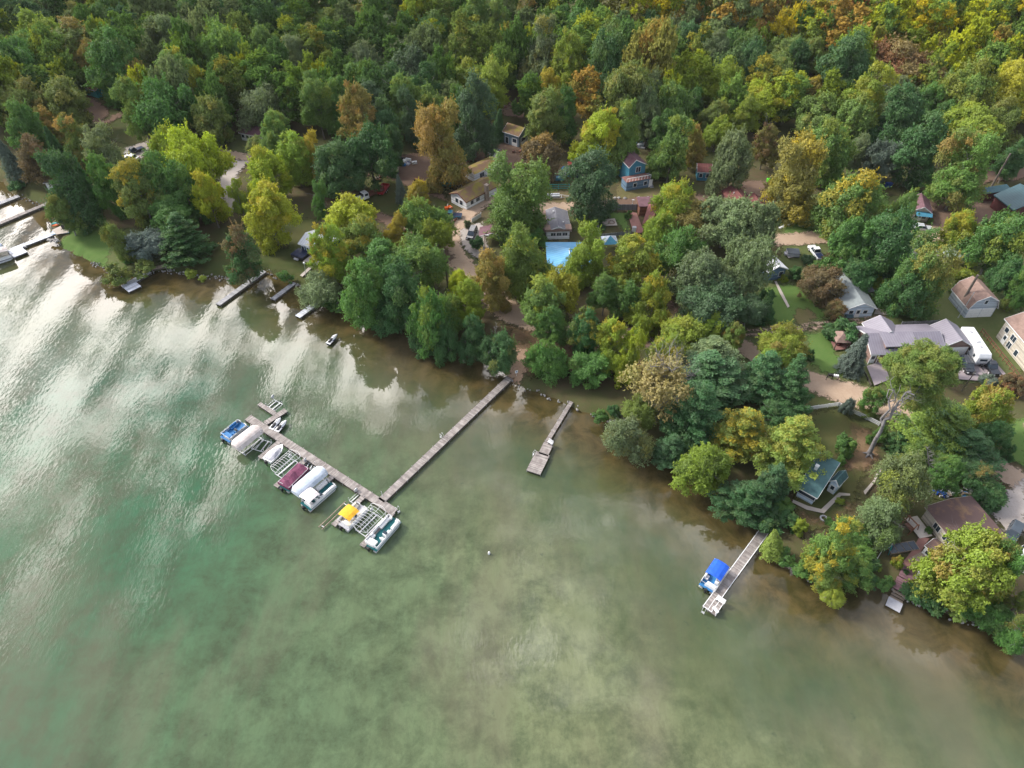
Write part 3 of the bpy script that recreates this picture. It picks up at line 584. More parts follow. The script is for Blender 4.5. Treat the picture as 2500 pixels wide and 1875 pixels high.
def crown_pine(seed, leafn=9000, lsize=.034, tiers=9, spread=1.0):
    """white pine: plumes on long near-level boughs, upturned tips"""
    g = np.random.default_rng(seed); C0, N0, V0, A0 = [], [], [], []
    for t in range(tiers):
        h = t/(tiers-1); z = -1+2*h; rad = (1-h**1.6)*.95+.12
        rad *= g.uniform(.85,1.08); nb = int(5+5*(1-h)); a0 = g.uniform(0, 6.28)
        for k in range(nb):
            a = a0+6.283*k/nb+g.uniform(-.25,.25); rr = rad*g.uniform(.65,1.1); bv = g.uniform(.1,.9)
            npl = max(3, int(6*rr)+2)
            for j in range(npl):
                s = (j+.6)/npl; sp = .05+.22*s*rr
                for e in range(2 if s > .4 else 1):
                    off = g.uniform(-1,1)*sp
                    c = np.array([math.cos(a)*rr*s-math.sin(a)*off, math.sin(a)*rr*s+math.cos(a)*off, z-.05+.16*s*s+g.uniform(-.05,.05)])
                    n = int(leafn/(tiers*7*7)); d = sph(n, g)
                    p = c+d*np.array([.13,.13,.055])*g.uniform(.4,1.15,n)[:,None]
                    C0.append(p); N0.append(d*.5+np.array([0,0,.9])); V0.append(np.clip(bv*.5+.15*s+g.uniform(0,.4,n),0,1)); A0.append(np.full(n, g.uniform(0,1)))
    c = np.vstack(C0); v, f = leaves(c, np.vstack(N0), lsize, aspect=1.7, g=g)
    mx = np.percentile(np.abs(v[:,:2]), 98.5); v[:,:2] /= mx
    return np_mesh('crown', v, f, LEAF, smooth=False, fattrs={'var': np.repeat(np.concatenate(V0), 2), 'aut': np.repeat(np.concatenate(A0), 2)}, link=False)
def crown_spruce(seed, leafn=7000, lsize=.045):
    g = np.random.default_rng(seed); C0, N0, V0 = [], [], []
    tiers = 15
    for t in range(tiers):
        h = t/tiers; z = -1+2*h; rad = (1-h)**.85+.03; nb = int(7+9*(1-h))
        for k in range(nb):
            a = 6.283*(k+g.uniform(0,.8))/nb; bv = g.uniform(.1,.9); n = int(leafn/(tiers*11)); s = g.uniform(.15,1,n)**.7
            rr = rad*g.uniform(.75,1.08); off = g.normal(0,.05,n)*(.5+s)
            p = np.stack([np.cos(a)*rr*s-np.sin(a)*off, np.sin(a)*rr*s+np.cos(a)*off, z-.12*s+g.normal(0,.03,n)+.08], 1)
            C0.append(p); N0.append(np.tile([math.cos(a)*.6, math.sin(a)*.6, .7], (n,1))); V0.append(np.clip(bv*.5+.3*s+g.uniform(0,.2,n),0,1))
    c = np.vstack(C0); v, f = leaves(c, np.vstack(N0), lsize, aspect=1.6, jit=.4, g=g)
    V0 = np.concatenate(V0)
    return np_mesh('crown', v, f, LEAF, smooth=False, fattrs={'var': np.repeat(V0, 2), 'aut': np.ones(len(V0)*2)}, link=False)
def branch(mb, g, p, d, length, r, depth, out=None, n=6):
    steps = 4; q = Vector(p); dd = Vector(d).normalized(); L = length/steps
    for i in range(steps):
        nd = (dd+Vector(g.normal(0,.16,3))+Vector((0,0,.05))).normalized(); e = q+nd*L; r2 = r*(.82 if i < steps-1 else .7)
        mb.tube(q, e, r, r2, n=n, cap=False)
        if depth > 0 and i >= 1:
            for _ in range(2 if i > 1 else 1):
                s = Vector(g.normal(0,1,3)); s.z = abs(s.z)*.5; sd2 = (nd*.6+s.normalized()*.75).normalized(); branch(mb, g, e, sd2, length*.55, r2*.6, depth-1, n=max(3, n-2))
        q, dd, r = e, nd, r2
    return q
def trunk_mesh(seed, kind='m'):
    """unit trunk: height 1 from the ground to the middle of the crown top, radius about .02"""
    g = np.random.default_rng(seed); mb = MB(); p = Vector((0,0,0)); r = .024; d = Vector((0,0,1)); hs = [0,.03,.15,.3,.45,.6,.75,.92]
    for a, b in zip(hs, hs[1:]):
        q = p+Vector((g.normal(0,.006), g.normal(0,.006), b-a)); r2 = (.0175 if a == 0 else r*.86); mb.tube(p, q, r, r2, n=8, cap=False); p = q; r = r2
        if b >= .3 and kind == 'm':
            for _ in range(2):
                an = g.uniform(0, 6.28); branch(mb, g, p, (math.cos(an)*.8, math.sin(an)*.8, g.uniform(.5,1.1)), g.uniform(.2,.32), r*.55, 1, n=5)
    me = bpy.data.meshes.new('trunk'); me.from_pydata(mb.v, [], mb.f); me.update(); me.polygons.foreach_set('use_smooth', [True]*len(me.polygons)); return me
CROWNS = dict(m=[crown_maple(100+i, 21000, .0225, nb=54+5*(i%4)) for i in range(9)], t=[crown_maple(150+i, 27000, .0225, nb=80+5*(i%4), asp=1.5) for i in range(7)], l=[crown_maple(200+i, 14000, .022, nb=60, loose=.35) for i in range(3)],
 p=[crown_pine(300+i, 24000, .021) for i in range(4)], s=[crown_spruce(400+i, 15000, .026) for i in range(2)],
 b=[crown_maple(500+i, 7000, .042, nb=34) for i in range(4)])
TRUNKS = {}
for k in ('m', 'p'):
    TRUNKS[k] = [trunk_mesh(600+i, k) for i in range(5 if k == 'm' else 2)]
for t in TRUNKS['m'][:3]+TRUNKS['p']: t.materials.append(M['bark'])
for t in TRUNKS['m'][3:]: t.materials.append(M['barkp'])
TREES = []; TPOS = []
BIG = dict(m='maple tree', l='feathery tree', p='pine tree', s='spruce tree', b='bush')
def one_tree(x, y, gz, r, b, clear, code, kind, aut, label=None, extra=None, lean=None, px=None):
    H = clear+2*b; g = rng
    nm = {'m':'broadleaf_tree','l':'broadleaf_tree','p':'pine_tree','s':'spruce_tree','b':'bush'}[kind]
    cat = {'b':'bush'}.get(kind, 'tree')
    root = empty(nm, (x, y, gz), 0, None, cat, 'bushes in the gardens' if kind == 'b' else 'trees of the wooded shore')
    ms = CROWNS['t' if kind == 'm' and b/r > 1.38 else kind]; me = ms[int(g.integers(len(ms)))]
    c = bpy.data.objects.new('crown', me); COL.objects.link(c); c.parent = root; c.location = (0, 0, clear+b); c.rotation_euler = (g.normal(0,.09), g.normal(0,.09), g.uniform(0, 6.28)); c.scale = (r*g.uniform(.88,1.12), r*g.uniform(.88,1.12), b)
    col = np.array(PAL[code])*g.uniform(.88, 1.12)*g.uniform(.94, 1.06, 3); c.color = (*np.clip(col, 0, 1), aut)
    c['autumn_tint'] = [float(v) for v in np.array(AUT[extra or code])*g.uniform(.85, 1.1)]
    if kind != 'b':
        tk = TRUNKS['m' if kind in 'ml' else 'p']; t = bpy.data.objects.new('trunk', tk[int(g.integers(len(tk)))]); COL.objects.link(t); t.parent = root
        hh = clear+b*1.25; w = max(.5, min(1.0, r/5.5))*17; t.scale = (w, w, hh); t.rotation_euler = (0, 0, g.uniform(0, 6.28))
        if kind in 'ps': t.scale = (w, w, clear+b*1.8)
    else:
        s = MB(); 
        for k in range(3): s.tube((0,0,-.1), (math.cos(k*2.1)*r*.4, math.sin(k*2.1)*r*.4, clear+b), .05, .02, n=4, cap=False)
        s.build('stem', M['bark'], root)
    TREES.append(dict(o=root, code=code, kind=kind, r=r, H=H, px=px or PX((x, y, gz+clear+b))[:2], label=label)); TPOS.append((x, y, r))
    return root
def T(cr, rows):
    for row in rows.strip().split('\n'):
        for it in row.split(';'):
            it = it.strip()
            if not it: continue
            lab = None
            if '|' in it: it, lab = [q.strip() for q in it.split('|')]
            f = it.split(); x, y, w, h = map(float, f[:4]); cd = f[4]; clear = float(f[5]) if len(f) > 5 else None
            kind = 'm'; aut = .12
            if ':' in cd:
                cd, k = cd.split(':'); kind = k[0]; aut = int(k[1:])*.062 if len(k) > 1 else aut
            ex = None
            if '/' in cd: cd, ex = cd.split('/')
            sx, sy = cr(x, y); s = cr(1, 0)[0]-cr(0, 0)[0]; k_ = 1.0 if kind == 'b' else 1.02; wpx, hpx = w*s*k_, h*s*(1+(k_-1)*.6)
            if clear is None: clear = {'b': .0, 's': .3, 'p': 2.0}.get(kind, 3.5)
            b = 6
            for _ in range(6):
                z = LAND+clear+b; p = P(sx, sy, z); z += lz(p.x, p.y)-LAND; p = P(sx, sy, z); dep = PX(p)[2]
                ph = math.atan2(CH-z, math.hypot(p.x, p.y)); r = wpx/2*dep/CF; hh = hpx/2*dep/CF
                b = math.sqrt(max((hh**2-(r*math.sin(ph))**2), 0))/math.cos(ph); b = min(max(b, .62*r), 1.9*r)
            if kind in 'ml': top_ = clear+2*b; b *= 1.18; clear = max(top_-2*b, .2)
            one_tree(p.x, p.y, lz(p.x, p.y), r, b, clear, cd, kind, aut, lab, ex, px=(sx, sy))
T(cA, '''60 90 190 180 DG; 260 130 300 200 DG; 620 130 220 220 OL; 720 40 170 150 OR:m5; 300 260 430 330 YG|broad bright yellow-green maple crown near the top left corner
200 370 320 260 LG; 610 320 370 320 OL/OR:m2; 830 150 200 300 MG; 1000 110 250 230 LG:m3; 1310 90 190 190 LG; 1480 110 220 260 MG; 1700 130 260 260 DG
970 260 170 180 MG; 1300 300 280 340 GR:m3; 1100 370 270 260 OL; 1460 290 220 260 GR; 1730 400 390 430 LG|wide light green maple behind the red-roofed house; 2040 380 310 350 LG; 2010 130 260 250 DG
880 480 350 460 MG; 700 450 170 270 OR:m5; 150 500 350 370 MG; 1080 610 270 280 OR/OR:m5; 1040 780 290 380 LG 5; 1390 580 330 440 LG/YB:m5|tall yellowish maple right of the orange-topped tree; 1300 840 430 420 MG
180 790 370 320 OL/OR:m3; 500 770 350 310 OL:m3; 370 930 170 220 OR:m6; 200 980 280 400 MG; 590 1050 240 320 OL/OR:m5; 430 1150 190 400 DG:s; 800 1160 280 380 GR
480 1420 330 480 DG; 640 1420 230 420 DG:s; 830 1380 250 420 MG; 1070 1450 360 460 OL/YE:m5 3|olive and gold maple over the hidden grey cottage; 1320 1140 280 320 YG; 1500 1230 440 460 YB|biggest bright yellow-green maple by the left shore cottages; 1250 1380 310 420 MG; 1420 1430 260 400 MG
1600 1490 200 420 YB/YE:m4|narrow golden-green maple on the left shore; 2050 1300 300 340 YB; 1830 1490 130 260 YG:m3; 1640 900 300 300 OL:m4; 2000 790 400 290 GR:l|silvery grey-green willow behind the white cottage; 60 1220 220 360 SB:s|blue-grey spruce at the left edge of the photo; 260 1210 240 320 BR
2100 1010 190 270 LG; 1985 1115 160 120 OL:m4''')
T(cB, '''90 140 200 200 MG; 270 90 240 190 DG; 230 210 190 190 MG; 860 125 260 160 OR/YE:m6|golden orange crown standing out high in the forest; 630 155 270 190 LG; 500 285 210 200 OL; 740 275 200 180 YG; 900 240 210 190 GR
1100 220 270 190 GR; 1330 70 160 190 OL; 1470 70 160 170 LG; 1210 135 150 150 OL; 1450 225 310 270 MG; 1610 380 250 240 OL; 1780 110 220 320 LG 8; 1930 150 190 290 LG 8; 2150 60 190 230 OR:m4
380 450 240 320 GR; 640 515 190 230 YG; 500 425 160 180 MG; 940 455 270 250 GR; 1190 385 270 190 GR; 1290 515 350 310 BG|large dark bluish oak in the middle of the upper forest; 1560 520 180 140 OL; 1740 600 280 270 YG; 1880 630 290 340 YG 6
900 620 310 260 MG; 1130 660 250 310 DG; 340 650 210 240 OL; 540 730 230 320 LG 7; 720 790 250 340 MG; 880 880 270 420 OR/OR:m5 6; 1060 960 230 350 DG; 1420 660 260 340 DG; 1280 860 200 360 BG
1760 860 310 520 BG|tall dark bluish maple behind the orange maple; 1520 1110 370 540 OR/OR:m7 2.5|big orange maple left of the mossy long shed; 230 970 190 220 LG; 210 1120 210 190 LG; 380 1180 270 330 YG; 530 1180 170 300 YE/YE:m6|golden yellow tree with slender trunk right of the yellow-green one
690 1270 340 390 DG; 960 1180 340 380 DG; 560 1510 130 270 MG; 1190 1450 120 320 SB:s .3|thin grey-green spruce beside the red trailer; 1330 1480 160 170 OR/YE:m8 3; 1950 960 130 300 DG:s; 1630 830 180 330 MG; 1130 1100 160 260 DG''')
T(cC, '''430 120 190 190 LG; 545 90 180 180 MG; 690 140 210 220 MG; 860 125 210 190 LG; 1020 170 190 250 DG; 1250 60 210 190 DG; 1270 190 170 210 OL:m4; 1450 115 190 190 GR; 1560 170 260 230 DG; 1700 150 170 190 LG
380 380 280 450 GR/OL:m3 4; 595 480 270 420 YG|slender yellow-green maple above the clearing; 920 310 260 310 LG; 900 520 330 520 DG|tall dark maple in the middle of the forest; 680 225 180 210 MG; 1320 265 240 240 LG; 1300 430 390 330 LG; 1400 570 270 250 YG; 1620 570 210 230 YG
1230 710 230 310 GR; 1220 860 210 360 GR; 1430 810 310 330 LG; 1800 620 300 330 YG; 1750 340 210 270 GR; 1850 240 210 210 MG; 1990 210 210 210 LG; 2010 430 270 290 DG; 430 650 190 230 YE/YE:m5 5; 430 870 310 370 OL 4; 560 840 210 310 MG
820 1050 340 420 YB/YE:m4 2|brilliant yellow maple behind the dark round tree; 1030 1010 240 420 LG; 780 1440 400 460 BG 1.0|dark round-headed tree beside the dirt road; 380 1220 270 300 BR/OR:m3 .5; 1400 1110 290 410 LG; 1560 1080 180 260 OR:m5
1720 880 230 190 OL; 1750 990 210 190 YG; 1880 1210 330 370 GR 4|grey-green rounded tree over the bare yard; 1960 860 190 240 YG; 2110 760 310 270 YB/YE:m5|bright yellow crown above the orange-brown tree; 2130 1090 180 250 OR/BR:m6; 1560 780 180 200 MG; 1330 980 180 260 MG''')
T(cD, '''360 640 290 220 LG; 590 665 160 170 OR/YE:m5; 110 430 270 270 DG; 330 500 270 210 OL; 470 410 180 260 DG; 430 230 270 210 OL; 630 290 210 210 OL:m3; 850 500 390 480 DG|broad dark green tree in the right-hand forest
1320 480 510 340 RD/RD:m6|large russet and gold maple on the right hillside; 1240 730 300 270 GR; 1240 880 320 420 DG; 640 850 340 270 OL; 930 890 290 310 LG; 700 1130 370 410 LG; 950 1150 170 230 GR; 450 1330 390 520 OR/YE:m5 3|orange and green maple above the brown roofed house
1120 1250 250 270 SB:m0 1; 1480 810 240 310 MG; 1650 700 260 250 GR; 1420 1120 320 460 DG; 1800 980 390 310 YG; 1780 1260 370 480 LG/OR:m4 5; 1980 710 310 250 LG; 2060 940 260 360 OL; 2130 570 210 210 LG; 1600 900 200 250 MG; 2130 1200 200 250 DG; 1000 700 180 200 DG''')
T(cE, '''1850 660 270 370 DG/BR:m4; 930 610 150 320 OL 1|slim olive tree on the grassy point; 1130 610 300 220 SB:m0 1|low bluish tree near the middle of the grassy point; 1400 560 330 330 DG:p 1|dark hanging evergreen on the left shore; 1320 380 290 230 MG
900 835 220 100 OL:b|long olive shrub hanging over the water at the point; 480 350 170 230 OL; 1560 880 60 30 YG:b; 2080 350 340 420 YB/YE:m3 3|tall yellow-green maple behind the middle shore lawn; 1010 700 130 100 MG:b; 120 170 110 60 DG:b; 1100 800 160 80 OL:b; 1470 840 90 40 YG:b; 1800 840 80 60 MG:b''')
T(cF, '''820 380 370 310 YB|bright yellow-green maple above the navy cottage; 650 660 330 420 YG/YE:m4 3|yellow-green maple right of the navy cottage; 890 520 270 270 OL/YE:m4; 1160 490 170 220 YE/YE:m4|small golden tree left of the curve in the dirt road; 1380 400 340 330 LG; 1480 530 240 260 YG; 1330 200 150 110 OR/YE:m8 4
1050 730 400 330 MG; 1330 740 370 350 LG; 890 950 350 440 MG|big mid green tree leaning over the lake edge; 1200 970 390 430 DG; 1400 1140 380 420 MG/YG:m2; 1550 1130 300 300 LG 2; 1640 900 190 200 YB; 1710 1030 220 300 YG 3
1890 860 290 380 OR/OR:m5 3|orange and yellow maple beside the dirt road bend; 1740 1340 180 330 DG 1; 1560 1370 240 260 DG 1; 1950 1470 270 280 DG/OL:m2 .5; 560 950 340 200 GR:l .8|spreading grey-green tree above the short pier; 1090 1130 330 260 DG 1; 640 1060 130 80 MG:b; 2090 720 290 470 OL/MG:m4 3
1350 1380 220 160 DG:b; 990 1170 200 120 DG:b; 1790 610 110 110 DG:b; 1710 470 60 70 GR:b; 700 1100 90 50 MG:b; 300 870 120 50 MG:b''')
T(cG, '''190 260 460 560 LG/MG:m5 2|large light green tree hanging over the gravel parking; 730 660 290 390 YG/LG:m2 3|yellow-green tree left of the blue canopy; 300 760 330 420 OL/YG:m4 3; 1080 710 440 360 YG/YE:m4|wide yellow-green maple right of the blue canopy
1050 1010 260 270 MG/YB:m2 3; 1240 1060 270 400 YG/YE:m5 2; 530 930 280 290 YE/YG:m5 4; 400 1060 320 370 LG/YG:m3 4; 460 1220 240 270 MG; 730 1290 270 370 DG/YE:m2 1.5; 930 1360 260 340 YG/YE:m4 3
1060 1440 220 350 YB/MG:m3 2; 430 1510 330 320 MG:m2 .5|rounded tree right of the long pier head; 770 1580 310 260 MG:m1 .5|rounded shore tree by the smaller pier; 1400 290 320 320 YG/YE:m4|yellow-topped maple above the log house; 1310 480 260 230 YG; 1570 390 330 260 OR/OL:m4|dark mustard tree between the log house and the grey-green oak
1820 420 470 330 GR; 2080 440 300 320 GR; 1470 650 380 370 MG; 1640 850 420 410 GR|front lobe of the great grey-green oak clump; 1970 770 430 450 GR; 1690 1070 470 310 BG; 1980 1110 270 220 BG; 880 960 230 260 MG
1480 1280 330 270 YG; 1380 1420 260 270 YG/YE:m3; 1680 1240 220 190 YG; 1870 1300 170 180 OL/OR:m4; 1700 1490 480 390 GR:p|broad blue-green pine behind the pale thin tree; 1250 1480 90 130 YB; 2090 1150 170 150 DG:b
1060 390 70 60 MG:b; 340 560 180 150 MG:b; 110 560 150 150 BG:b; 850 410 60 70 DG:b''')
T(cH, '''890 270 460 450 LG/YE:m4 4|pale yellow-green tree with forked trunk by the white pickup; 1140 620 420 470 DG 2|dense dark tree over the shaded paving; 860 600 360 380 MG 3; 1270 350 220 330 LG; 1440 810 420 520 MG/OL:m5 3|big olive-green maple left of the gambrel garage; 1320 980 340 360 DG/MG:m3 1.5
1720 480 270 280 YG/YE:m4|yellow-green tree in front of the maroon yard; 2030 570 400 420 MG/YG:m4; 2090 820 250 260 DG; 2200 920 160 260 MG; 645 915 290 250 BR/BR:m4 .8|brown-purple crab apple above the light blue house; 765 1130 135 130 RD/BR:m6 .4|small reddish-brown bush tree at the light blue house corner; 930 1450 240 320 SB:s .2|blue spruce beside the mauve-roofed house
820 1290 280 140 DG:b; 740 1310 150 130 DG:b; 620 800 150 90 MG:b; 720 830 150 100 MG:b; 360 880 70 60 YG:b; 440 840 110 110 DG:b; 550 740 90 90 BG:b; 360 1390 320 300 YG/OR:m3 2|yellow maple with red sprigs near the pine clump; 200 1100 180 260 DG:b; 1130 930 180 110 YG:b; 1760 860 180 90 YG:b; 2110 1080 120 140 OL:b; 1610 1500 220 190 LG; 730 740 120 130 BR:b; 960 820 260 180 DG; 1230 800 180 200 DG:b; 250 1200 90 70 MG:b; 1490 445 40 50 MG:b; 1680 960 60 90 MG:b; 560 1470 60 90 DG:b''')
T(cK, '''1050 230 640 520 PN:p3 1|largest deep green pine in the shore clump; 930 560 480 560 PN:p3 1; 420 560 300 300 OL 2; 310 800 420 400 GR/OL:l3 .5|pale willow leaning over the water; 1560 230 380 430 PN:p4 1; 1800 330 340 500 PN:p 1; 1660 570 250 230 DG; 1640 60 260 260 YG/OR:m2
1340 720 440 430 PY/YE:p6 2|yellow-tipped pine in the middle of the shore clump; 1790 850 560 560 PY:p6 2|lime green pine left of the slate-roofed cottage; 1000 1060 450 430 YG/MG:m5 1; 1400 1350 500 360 PN:p5 .5; 700 900 300 300 PN:p3 .5; 1620 1200 300 380 PN:p5 .5; 180 560 120 120 DG:b; 60 600 150 130 MG:b; 1560 1560 240 150 DG:b; 1700 1420 180 120 MG:b''')
T(cL, '''1500 690 580 480 PY/PN:p5 2|wide pine right of the leaning grey trunk; 1700 890 500 420 PN:p4 1; 1910 530 450 460 YG/OR:m4 2|orange and yellow maple below the parked cars; 1110 830 280 240 DG:p4 .5; 1130 1190 440 520 GR/LG:l4 2|feathery pale green tree above the brown roof; 1850 1290 330 220 DG:m1 .2|wide dark bush behind the blue and green bins; 1800 1090 230 180 DG/OR:m3
610 870 190 200 MG:b|round bush in the brown yard; 570 1010 90 90 MG:b; 635 520 120 130 SB:m0 .8|small young tree beside the white fence; 1900 290 160 110 SB:b; 2090 320 230 150 BR/RD:m6 .2|purple-leaved shrub above the orange and yellow maple; 1950 1425 100 60 DG:b; 1540 1120 260 320 MG; 2060 930 160 180 DG:b; 820 590 120 100 OL:b; 1490 1010 180 140 LG
560 1380 80 40 YG:b; 880 440 200 220 MG/OL:m4 2; 900 780 130 180 MG:b; 1950 760 280 250 DG; 1290 920 250 150 LG''')
T(cM, '''1280 540 300 330 PY:s .1|small spiky lime green tree beside the lower pier; 1560 370 150 180 YG:b; 1450 310 250 120 DG:b; 1180 330 180 130 DG:b; 1420 700 220 160 MG:b; 1600 850 180 170 MG:b; 1870 310 80 90 MG:b''')
T(cN, '''150 640 420 560 LG/YE:m4 .5; 330 820 420 330 LG/YG:m4 .3; 70 900 300 330 OL/YE:m4 .3|olive tree overhanging the water beside the lower pier; 150 1130 260 220 YG:m3 .2; 370 430 340 300 MG/OL:m3 .5; 700 300 480 480 GR/MG:l3 1; 450 650 260 220 LG .4
1610 780 830 800 YG/OR:m4 1.0|huge yellow maple with orange tips at the lower right; 1950 880 420 640 MG/OR:m3 1.5; 1080 1090 270 200 DG:b|dark bush beside the red shore steps; 1880 1330 460 330 MG/DG:m4 .5; 2150 1520 320 360 MG/OR:m2 .4; 850 760 110 160 YG/OR:b5; 640 830 80 60 YG:b; 760 960 120 90 MG:b; 1280 1200 240 160 DG:b; 220 110 80 60 YG:b; 1170 420 90 90 MG:b; 540 960 200 110 DG:b; 700 1000 180 90 MG:b; 110 330 80 90 MG:b
1520 1290 200 160 OL:b; 2200 1150 160 300 OL; 940 870 60 60 DG:b; 600 780 140 130 DG:b''')
# slender dead or bare trees
def bare_tree(base, top, label, r=.16, seed=1, depth=2, m='barkp'):
    b = P(*base); d0 = PX((b.x, b.y, 1))
    best = min((abs(PX((b.x, b.y, 1+h))[1]-top[1]), h) for h in np.arange(3, 30, .25))[1]
    root = empty('bare_tree', b, 0, label, 'tree'); g = np.random.default_rng(seed); mb = MB(); br = MB(); p = Vector((0,0,0)); n = 8
    lean = (P(top[0], top[1], 1+best)-b); 
    for i in range(n):
        q = Vector((lean.x*(i+1)/n, lean.y*(i+1)/n, best*(i+1)/n)); mb.tube(p, q, r*(1-i/n*.8), r*(1-(i+1)/n*.8), n=6, cap=False); p = q
        if i > 1:
            for _ in range(3):
                a = g.uniform(0, 6.28); branch(mb, g, p, (math.cos(a), math.sin(a), .5), best*.22*(1.1-i/n), r*.35, depth-1, n=3)
    mb.build('trunk', M[m], root, smooth=True)
bare_tree(cL(1370,1180), cL(1340,900), 'dead grey conifer with bare boughs above the feathery tree', .16, 2)
bare_tree(cC(1640,500), cC(1565,200), 'leafless pale snag standing in the upper forest', .15, 3)
bare_tree(cC(180,500), cC(185,170), 'dead grey snag left of the upper clearing', .15, 4)
bare_tree(cD(240,1080), cD(225,880), 'bare grey twiggy tree above the orange-brown tree', .15, 5)
bare_tree(cF(1930,1420), cF(1930,1230), 'small bare shrub tree near the end of the long pier path', .1, 6)
# pale thin-leaved tree at the head of the pine clump, and the big leaning tree with its forked grey trunk
def special_trees():
    g = np.random.default_rng(77)
    b = P(*cK(560,640)); root = empty('pale_tree', b, 0, 'pale orange tree with thinning leaves and white branches above the willow', 'tree')
    mb = MB(); p = Vector((0,0,0))
    for i in range(6):
        q = p+Vector((g.normal(0,.15), g.normal(0,.15), 2.1)); mb.tube(p, q, .3-.035*i, .265-.035*i, n=7, cap=False); p = q
        if i > 0:
            for _ in range(5):
                a = g.uniform(0, 6.28); branch(mb, g, p, (math.cos(a), math.sin(a), .7), 4.2, .13, 2, n=4)
    mb.build('trunk', M['barkp'], root, smooth=True)
    c = bpy.data.objects.new('crown', crown_maple(910, 4200, .030, nb=60, loose=.5)); COL.objects.link(c); c.parent = root; c.location = (0,0,10); c.scale = (5.6,5.6,5.2); c.color = (.30,.25,.09,.35); c['autumn_tint'] = [.22,.23,.06]
    # leaning tree
    base = P(*cL(810,965)); fork = P(*cL(940,700), 8.5); top1 = P(*cL(1040,380), 16); mid2 = P(*cL(1090,470), 14.5); top2 = P(*cL(1200,390), 17.5)
    root = empty('leaning_tree', base, 0, 'tall leaning tree with a smooth forked grey trunk in the brown yard', 'tree')
    mb = MB(); B = lambda v: v-base
    def limb(a, b, r1, r2, k=6, w=.25):
        p = a
        for i in range(k):
            q = a.lerp(b, (i+1)/k)+Vector(g.normal(0, w, 3))*(0 if i == k-1 else 1); mb.tube(p, q, r1+(r2-r1)*i/k, r1+(r2-r1)*(i+1)/k, n=9, cap=False); p = q
    limb(B(base)+Vector((0,0,-.2)), B(fork), .42, .26, w=.08)
    for k in range(5): mb.tube((0,0,.7), (1.3*math.cos(k*1.25+2.6), 1.3*math.sin(k*1.25+2.6), -.1), .3, .05, n=5, cap=False)
    limb(B(fork), B(top1), .20, .09); limb(B(fork), B(mid2), .26, .16); limb(B(mid2), B(top2), .15, .07)
    for (x, y, z) in ((1110,560,13),(1150,500,14),(1160,600,12),(1190,420,16),(1010,330,17),(1050,250,18),(1100,330,17),(1300,300,18),(1000,470,13)):
        q = B(P(*cL(x, y), z)); src = B(fork).lerp(B(mid2), .5) if x > 1080 else B(fork).lerp(B(top1), .7); limb(src, q, .09, .03, 5, .3)
    for k in range(12):
        a = g.uniform(0, 6.28); s = B(fork).lerp(B(top2), g.uniform(.4,1)); branch(mb, g, s, (math.cos(a), math.sin(a), .6), 2.2, .035, 1, n=3)
    mb.build('trunk', M['barkp'], root, smooth=True)
    for (x, y, w, h, z, sd) in ((1230,190,480,340,18,0),(1430,240,360,280,17,3),(1340,100,400,260,20,5),(1080,140,260,220,18,7),(1270,340,440,240,15,6)):
        p = P(*cL(x, y), z); dep = PX(p)[2]; r = w*.27125/2*dep/CF
        c = bpy.data.objects.new('crown', CROWNS['m'][sd]); COL.objects.link(c); c.parent = root; c.location = p-base; c.scale = (r, r, r*.62); c.rotation_euler = (.15, .2, sd); c.color = (.125,.20,.03,.35); c['autumn_tint'] = [.22,.24,.04]; TPOS.append((p.x, p.y, r))
special_trees()
# ---------------------------------------------------------------- forest filling the rest of the view
def in_frame_tree(x, y, z, m=40):
    a = PX((x, y, z)); b = PX((x, y, z+16)); return -60 < a[0] < 2560 and b[1] > -60 and a[1] < 1900, b
EXCL = [(cA(820,880),26),(cA(650,650),12),(cA(1050,1130),14),(cA(950,1000),18),(cA(1650,760),14),(cA(1940,1030),16),(cA(1830,1130),16),(cB(1500,1430),40),(cB(1100,1450),30),(cB(1700,1450),30),(cB(1900,1220),26),(cB(2080,1050),22),(cB(2060,830),13),
 (cC(1130,1350),26),(cC(520,1350),26),(cC(1650,1340),10),(cC(1050,1500),22),(cC(1950,1480),22),(cC(520,1560),18),(cH(600,500),18),(cH(1430,450),24),(cH(1800,330),34),(cH(1650,250),26),(cH(2100,130),26),(cH(1150,300),10),(cH(2100,330),26)]
EX = [(*P(*c)[:2], r) for c, r in EXCL]
